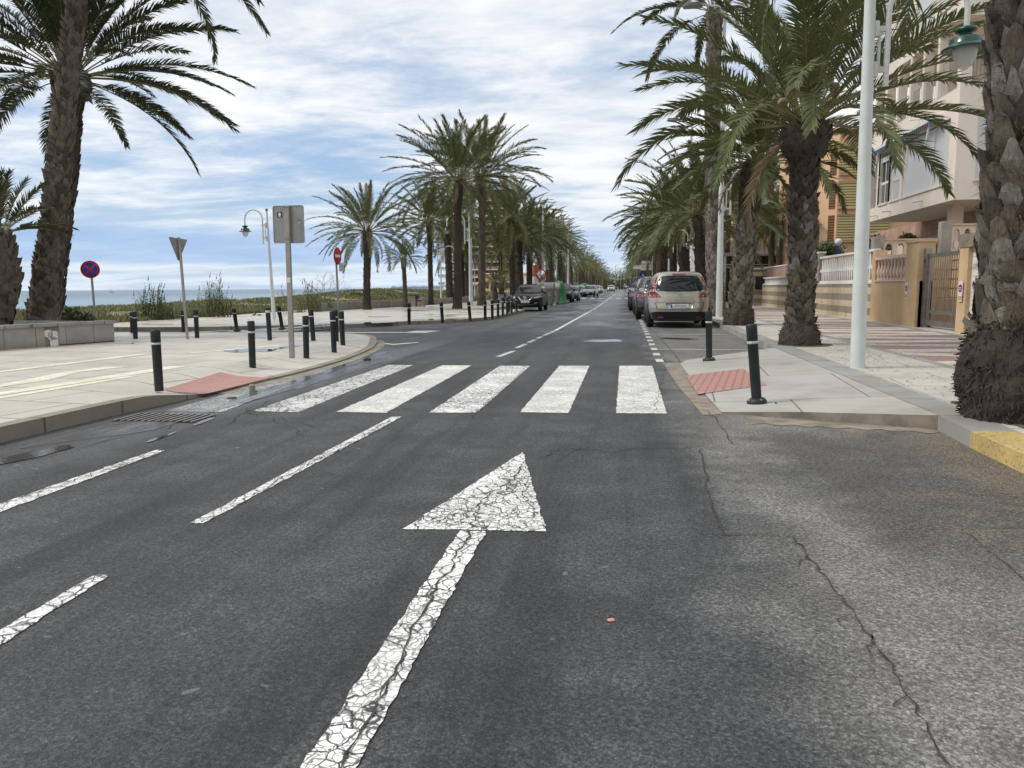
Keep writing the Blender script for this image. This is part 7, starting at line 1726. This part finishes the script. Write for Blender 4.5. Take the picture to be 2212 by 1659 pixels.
# ------------------------------------------------------------------ apricot block with yellow shutters
bo = thing('apartment_block', 'apricot apartment block with large yellow slatted shutters behind the right hand palms', 'building', (0, 0, 0))
A = P(1678, 560, 53.4); Bc = P(1803, 560, 50.0)
zt = P(1803, 284, 50.0).z
m = MB(); poly = [(A.x, 53.4), (Bc.x, 50.0), (26, 50.0), (26, 66), (A.x+3, 66)]; m.prism(poly, 1.9, zt, ORANGE); m.build('wall', bo)
m = MB(); m.prism([(x+.0, y+.6) for x, y in poly], .1, 1.899, SALMON); m.build('ground_floor', bo)
m = MB(); m.prism([(A.x-.1, 53.4), (Bc.x-.05, 49.85), (26.1, 49.85), (26.1, 66), (A.x+3, 66.1)], zt+.001, zt+.25, ORANGE); m.build('parapet', bo)
for (pa, pb) in ((318, 376), (393, 449), (464, 520), (232, 300)):
    z1, z0 = P(1815, pa, 49.95).z, P(1815, pb, 49.95).z
    if z1 > zt: continue
    for xa_, xb_ in ((P(1814, 400, 49.9).x, P(1858, 400, 49.9).x), (P(1868, 400, 49.9).x, P(1925, 400, 49.9).x)):
        m = MB(); m.box((xa_, 49.90, z0), (xb_, 49.96, z1), SHUT_Y); o = m.build('slatted_shutter', bo)
        m = MB(); m.box((xa_-.06, 49.86, z0-.08), (xb_+.06, 49.995, z0-.002), OCHRE); m.box((xa_-.06, 49.86, z1+.002), (xb_+.06, 49.995, z1+.06), OCHRE); m.build('sill', o)
    d = (Vector((Bc.x, 50.0, 0))-Vector((A.x, 53.4, 0))).normalized(); n_ = Vector((d.y, -d.x, 0)); p1 = Vector((Bc.x, 50, 0))-d*.15; p0 = p1-d*.42
    m = MB(); f0 = n_*.04; vs = [p0+f0, p1+f0, p1+n_*.0, p0+n_*.0]; m.add([(v.x, v.y, z0) for v in vs]+[(v.x, v.y, z1) for v in vs], [(0, 1, 5, 4), (1, 2, 6, 5), (3, 0, 4, 7), (4, 5, 6, 7), (0, 3, 2, 1)], SHUT_B); m.build('narrow_shutter', bo)
# globe lamp and garden shrub
c = P(1811, 523, 40); root = thing('globe_lamp', 'white globe lamp on a blue post above the white fence', 'lamp', (c.x, 40, .1)); m = MB(); m.tube([(0, 0, 0), (0, 0, c.z-.27)], .045, BLUE, 10); m.build('post', root)
m = MB(); m.lathe([(.05, -.17)]+[(.175*sin(a), -.175*cos(a)) for a in [pi*i/10 for i in range(1, 11)]], WHITE, 18, o=(0, 0, c.z-.1)); m.build('globe', root)
rnd = random.Random(12)
for (px, py, Y, R_, lab) in ((1790, 540, 41, .75, 'rounded garden shrub left of the globe lamp'), (1757, 548, 43, .6, 'smaller garden shrub behind the fence pillar'), (1893, 528, 30, .55, 'green shrub squeezed between the lamp pole and the terrace balustrade'), (1962, 512, 31, .35, 'potted shrub on the terrace below the shop fascia')):
    q = P(px, py, Y); root = thing('garden_shrub', lab, 'shrub', (q.x, q.y, .1)); m = MB(); leafclump(m, Vector((0, 0, q.z-.35)), R_, 1300, .13, SHRUB, 1.0); m.build('foliage', root)
    m = MB(); m.tube([(0, 0, 0), (.03, 0, q.z-.2)], .05, BARK, 6); m.build('stem', root)

# ------------------------------------------------------------------ pavilion, gatehouse and far blocks on the right
bp = thing('restaurant_pavilion', 'low restaurant with grey canopy and dark open front behind the leaning palm', 'building', (0, 0, 0))
Yq = 60.0; zz = lambda py: P(1640, py, Yq).z; xx = lambda px: P(px, 560, Yq).x
def sg(name, a, c, mat, par): m = MB(); m.box(a, c, mat); return m.build(name, par)
sg('wall', (xx(1545), Yq+1.4, .1), (xx(1900), Yq+14, zz(549)), CONC, bp); sg('opening_shade_panel', (xx(1555), Yq+1.34, 1.8), (xx(1730), Yq+1.39, zz(552)), DARKWIN, bp)
m = MB(); m.add([(xx(1540), Yq-.6, zz(553)), (xx(1760), Yq-.6, zz(553)), (xx(1760), Yq+1.4, zz(536)), (xx(1540), Yq+1.4, zz(536)), (xx(1540), Yq-.6, zz(549)), (xx(1760), Yq-.6, zz(549)), (xx(1760), Yq+1.4, zz(532)), (xx(1540), Yq+1.4, zz(532))], [(0, 3, 2, 1), (4, 5, 6, 7), (0, 1, 5, 4), (1, 2, 6, 5), (3, 0, 4, 7)], CSILV if False else RAIL); m.build('canopy', bp)
for px in (1562, 1610, 1661, 1700): sg('column', (xx(px), Yq-.5, .1), (xx(px+5), Yq-.3, zz(553)), WHITER, bp)
for py in (571, 576): sg('rail', (xx(1550), Yq-.55, zz(py+1.2)), (xx(1700), Yq-.52, zz(py)), WHITER, bp)
sg('terrace_parapet', (xx(1628), Yq+1.0, zz(541)), (xx(1740), Yq+1.3, zz(506)), ORANGE, bp); sg('terrace_parapet', (xx(1560), Yq+1.0, zz(545)), (xx(1627), Yq+1.3, zz(517)), BEIGE, bp)
for px in (1628, 1639, 1648): sg('parapet_post', (xx(px), Yq+.9, zz(541)), (xx(px+3), Yq+.995, zz(503)), BEIGE, bp)
sg('upper_wall', (xx(1600), Yq+5, zz(541)), (xx(1900), Yq+14, zz(440)), ORANGE, bp); sg('recess_shade_panel', (xx(1630), Yq+4.9, zz(520)), (xx(1664), Yq+4.98, zz(492)), SHUT_B, bp); sg('eave', (xx(1595), Yq+4.2, zz(440)), (xx(1900), Yq+14, zz(434)), WHITER, bp)
gw = thing('banded_wall', 'wall of rose and grey blocks stepping up behind the ring balustrade', 'block wall', (0, 0, 0)); PB = mk_paving('rose_block', (.33, .22, .165), (.42, .30, .24), .6, .42, 0, .012, (.2, .15, .11), .3)
sg('block_courses', (8.75, 38.5, .1), (9.0, 53, 2.42), BLOCK if False else PB, gw); sg('coping', (8.72, 38.5, 2.421), (9.03, 53, 2.48), WHITER, gw)
gh = thing('gatehouse', 'small striped block gatehouse with a barred white window at the far end of the wall', 'gatehouse', (0, 0, 0))
sg('wall', (7.75, 50.5, .1), (9.6, 60, 2.35), BLOCK, gh); sg('coping', (7.7, 50.4, 2.351), (9.65, 60, 2.44), WHITER, gh); sg('window', (7.71, 52, 1.0), (7.745, 54, 2.0), DARKWIN, gh); sg('side_window', (8.1, 50.44, 1.1), (8.7, 50.48, 1.9), DARKWIN, gh)
bs2 = thing('white_salmon_block', 'white house with salmon upper bands seen between the right kerb trunks', 'building', (0, 0, 0)); Yq = 110.0
sg('wall', (9.0, 110, 0), (22, 126, zz(536)), WHITER, bs2)
for (a, c) in ((505, 490), (475, 462)): sg('salmon_band', (8.9, 109.7, P(1520, a, 110).z), (22, 125, P(1520, c, 110).z), SALMON, bs2)
sg('upper_wall', (9.1, 109.9, P(1520, 536, 110).z), (22, 125, P(1520, 450, 110).z), WHITER, bs2)
for i in range(5): sg('window', (9.5+i*1.1, 109.86, P(1520, 490, 110).z), (10.3+i*1.1, 109.895, P(1520, 476, 110).z), DARKWIN, bs2)
wh = thing('white_gable_house', 'small white house with a pointed gable and a blue trim beyond the champagne car', 'building', (0, 0, 0)); Yq = 80.0
m = MB(); m.prism([(0, 0), (4.5, 0), (4.5, 3.2), (2.2, 5.2), (0, 3.2)], 0, 8, WHITER, Matrix.Translation((7.9, 88, .1)) @ Matrix.Rotation(pi/2, 4, 'X')); m.build('wall', wh); sg('window', (8.4, 79.9, 1.2), (9.4, 79.98, 2.6), DARKWIN, wh)
m = MB(); m.lathe([(0, 0), (.55, 0), (.55, .05)], OCHRE, 18, Matrix.Translation((10.1, 79.98, 4.2)) @ Matrix.Rotation(pi/2, 4, 'X')); m.build('arched_niche', wh)
for i, (x, y, w_, d_, h, mt, lab) in enumerate(((9.5, 135, 14, 22, 5.5, WHITER, 'low white house beyond the salmon banded one'), (10, 170, 16, 26, 6.5, ORANGE, 'apricot house far along the right side'), (10, 210, 18, 34, 5.5, WHITER, 'farthest white house of the right side'), (-34, 180, 12, 16, 4.5, ORANGE, 'low yellow beach building beyond the promenade palms'))):
    root = thing('distant_house', lab, 'house', (x, y, 0)); sg('wall', (0, 0, 0), (w_, d_, h), mt, root); sg('roof_edge', (-.15, -.15, h+.001), (w_+.1, d_+.1, h+.25), WHITER, root)
    for k in range(4): sg('window', (1+k*2.6, -.04, 1.2), (2.2+k*2.6, -.003, 2.5), DARKWIN, root)
# ------------------------------------------------------------------ brick tower far left
tw = thing('brick_tower', 'tall red brick tower block with white balconies behind the promenade palms', 'building', (0, 0, 0)); Yt = 280.0
tx = lambda px: P(px, 560, Yt).x; tz = lambda py: P(1000, py, Yt).z
sg('brick_wall', (tx(962), Yt, -1.5), (tx(1035), Yt+18, tz(487)), BRICKM, tw); sg('brick_wall', (tx(1036), Yt+1, -1.5), (tx(1106), Yt+18, tz(418)), BRICKM, tw)
sg('green_roof_edge', (tx(1050), Yt+.8, tz(418)+.01), (tx(1107), Yt+18, tz(411)), GREEN, tw)
RBR = pm('brown_balcony_panel', (0.30, 0.13, 0.09), (0.36, 0.20, 0.15), 1, .6, obj=False)
fl = 16.4
for i in range(8):
    py = 617-i*fl
    if py < 490: break
    sg('balcony_slab', (tx(948), Yt-1.6, tz(py)), (tx(1000), Yt-.01, tz(py-3.0)), WHITER, tw); sg('balcony_rail', (tx(948), Yt-1.6, tz(py-3.1)), (tx(962), Yt-1.5, tz(py-8)), RAIL, tw); sg('balcony_rail', (tx(963), Yt-1.6, tz(py-3.1)), (tx(1000), Yt-1.5, tz(py-8)), RBR, tw)
    sg('window', (tx(972), Yt-.06, tz(py-4)), (tx(980), Yt-.005, tz(py-13)), WHITER, tw); sg('window', (tx(985), Yt-.06, tz(py-4)), (tx(993), Yt-.005, tz(py-13)), DARKWIN, tw)
for i in range(12):
    py = 617-i*fl
    if py < 425: break
    sg('balcony_slab', (tx(1004), Yt-1.5, tz(py)), (tx(1098), Yt-.01+ (1 if py < 480 else 0), tz(py-2.6)), WHITER, tw) if py > 490 else sg('balcony_slab', (tx(1040), Yt-.5, tz(py)), (tx(1098), Yt+.99, tz(py-2.6)), WHITER, tw)
    x0 = 1004 if py > 490 else 1040; sg('balcony_rail', (tx(x0+1), Yt-1.5 if py > 490 else Yt-.5, tz(py-2.7)), (tx(1097), (Yt-1.4 if py > 490 else Yt-.4), tz(py-8)), RBR, tw)
    for px in (1050, 1062, 1075, 1088): sg('window', (tx(px), Yt+.93, tz(py-4)), (tx(px+5), Yt+.995, tz(py-12)), WHITER if px % 2 else DARKWIN, tw)
ar = thing('arcade_building', 'yellow arcaded ground floor building at the foot of the brick tower', 'building', (0, 0, 0)); Yt = 262.0
sg('wall', (tx(934), Yt, -1.5), (tx(956), Yt+10, tz(624)), ORANGE, ar); sg('wall', (tx(985), Yt, -1.5), (tx(1135), Yt+12, tz(628)), ORANGE, ar); sg('upper_wall', (tx(956), Yt+6, tz(640)), (tx(1140), Yt+12, tz(614)), ORANGE, ar); sg('roof_slab', (tx(953), Yt+4, tz(614)), (tx(1142), Yt+12, tz(610)), WHITER, ar)
for px in range(1000, 1130, 14): sg('opening_shade_panel', (tx(px), Yt-.06, tz(627)), (tx(px+8), Yt-.005, tz(621)), DARKWIN, ar) if False else sg('opening_shade_panel', (tx(px), Yt+5.9, tz(626)), (tx(px+8), Yt+5.99, tz(617)), DARKWIN, ar)  # flat dark panels stand for the shade inside the openings
m = MB(); n = 8
for k in range(n): m.box((tx(957)+.0, Yt-4+k*.5, -1.5), (tx(972), Yt-3.5+k*.5, -1.2+k*.42), WHITER)
m.build('steps', ar)
m = MB(); m.box((tx(1000), Yt-.05, tz(633)), (tx(1090), Yt-.01, tz(629)), WHITER); m.build('railing', ar)

# ------------------------------------------------------------------ soil pits and litter at the feet of the right row
rnd = random.Random(31)
for i, (x, y, r_) in enumerate(((P(2206, 890, 7.3).x, 7.3, .95), (G(1727, 745, .13).x, G(1727, 745, .13).y, .62), (G(1595, 702, .13).x, G(1595, 702, .13).y, .66), (3.62, 31.6, .6), (3.6, 40.5, .6))):
    m = MB(); pts = []
    for k in range(28):
        a = 2*pi*k/28; rr = r_*(1+.16*noise.noise(Vector((cos(a)*2, sin(a)*2, i*3.0)))); pts.append((max(3.24, x+cos(a)*rr), y+sin(a)*rr, .1395))
    m.quad(pts, EARTH); struct(m.build('tree_pit'))
vs = []; fs = []
for i in range(1100):
    cx, cy, s_ = ((3.6, 13.4, 1.5), (4.4, 14.2, 1.8), (3.9, 8.3, .9), (3.7, 22.5, 1.6), (4.6, 10.5, 1.7))[i % 5]
    x, y = cx+rnd.gauss(0, s_*.6), cy+rnd.gauss(0, s_); 
    if x < 3.25 or x > 8: continue
    a = rnd.uniform(0, pi); l_ = rnd.uniform(.008, .028); w_ = rnd.uniform(.003, .007); d = Vector((cos(a), sin(a), 0)); n_ = Vector((-d.y, d.x, 0)); p = Vector((x, y, .1405+rnd.uniform(0, .006))); o = len(vs)
    vs += [p-d*l_-n_*w_, p+d*l_-n_*w_, p+d*l_+n_*w_+Vector((0, 0, .004)), p-d*l_+n_*w_]; fs.append((o, o+1, o+2, o+3))
m = MB(); m.add(vs, fs, EARTH); struct(m.build('palm_litter'), 'stuff')

# wet film lying along the left gutter, and the seam beside it
WF, _t, _b = newmat('wet_film'); setin(_t, _b, 'Base Color', (0.17, 0.175, 0.18)); _b.inputs['Roughness'].default_value = 0.26  # pale grey base: sky sheen on the water put into the colour
_n = nz(_t, mapv(_t, wpos(_t), (1.4, .5, 1)), 1.6, 6, .65); setin(_t, _b, 'Alpha', sstep(_t, _n, .34, .62, .15, .62)); bump(_t, _b, nz(_t, wpos(_t), 30, 3, .6), .15, .004)
m = MB(); vs = []; n = 60
for i in range(n+1):
    y = 5.6+(16.6-5.6)*i/n; xl = lerp_tab([(5, -5.0), (8, -4.95), (11, -4.78), (13.5, -4.85), (15.5, -5.15), (17, -5.5)], y); wd = .62*min(1, (n-i)/8+.15)*min(1, i/6+.2); nn2 = .10*noise.noise(Vector((0, y*1.3, 7)))
    vs += [(xl+.02, y, .0068), (xl+wd+nn2, y, .0068)]
m.add(vs, [(2*i, 2*i+1, 2*i+3, 2*i+2) for i in range(n)], WF); struct(m.build('wet_film'))
crack([(0, 1008), (150, 975), (345, 917), (520, 872), (640, 838), (760, 802), (838, 778)], .007, .03, seed=60)
crack([(345, 930), (420, 900), (520, 895), (600, 862)], .006, .14, seed=61); crack([(480, 915), (560, 880), (640, 872)], .006, .16, seed=62)
# scuffs and tape on the nearest lamp pole
pole = [o for o in bpy.data.objects if o.type == 'EMPTY' and o.get('label', '').startswith('tall pale lamp pole on the right pavement')][0]
for (px, py, ww, hh, mt) in ((1884, 528, .045, .05, BLACK), (1882, 541, .05, .055, BLACK), (1877, 585, .012, .12, GALV), (1862, 622, .09, .022, GALV), (1868, 546, .05, .05, PLATE)):
    q = P(px, py, 11.33)-Vector(pole.location); 
    th0 = 0.0; m = MB(); c = q; yy = q.y
    zc_ = q.z; t_ = zc_/9.0; rr = .10-(.07)*min(1, t_)+.001
    cx_ = P(1852+(795-py)*.0415, py, 11.5).x-pole.location.x
    a0 = math.asin(max(-.95, min(.95, (q.x-cx_)/rr))); k_ = ww/rr/2; pts = []
    for j in range(5): a = a0-k_+2*k_*j/4; pts.append((cx_+sin(a)*rr*1.02, -cos(a)*rr*1.02))
    m.add([(x, y, zc_-hh/2) for x, y in pts]+[(x, y, zc_+hh/2) for x, y in pts], [(j, j+1, 6+j, 5+j) for j in range(4)], mt, True)
    m.build('sticker', pole)

# the long crack that runs down the arrow and its branches
crack([(1124, 1005), (1112, 1035), (1070, 1060), (1035, 1080), (1015, 1147), (985, 1200), (940, 1280), (905, 1330), (880, 1385), (850, 1440), (812, 1530), (770, 1600), (735, 1665)], .0065, .035, z=.0085, seed=70, step=.05)
for k, (a, c) in enumerate((((1070, 1060), (980, 1120)), ((1035, 1080), (1110, 1120)), ((1112, 1035), (1160, 1120)), ((940, 1280), (985, 1310)), ((880, 1385), (835, 1370)), ((850, 1440), (890, 1490)), ((812, 1530), (740, 1540)), ((905, 1330), (870, 1300)), ((770, 1600), (820, 1650)))):
    crack([a, ((a[0]+c[0])/2+6, (a[1]+c[1])/2), c], .0035, .05, z=.0086, seed=80+k, step=.05)
for k, pts in enumerate(([(1015, 905), (1060, 860), (1100, 830), (1135, 795)], [(845, 905), (770, 950), (700, 985), (640, 1015), (560, 1060), (500, 1095)], [(350, 978), (240, 1010), (120, 1050), (0, 1090)])): crack(pts, .005, .05, z=.0086, seed=95+k, step=.06)
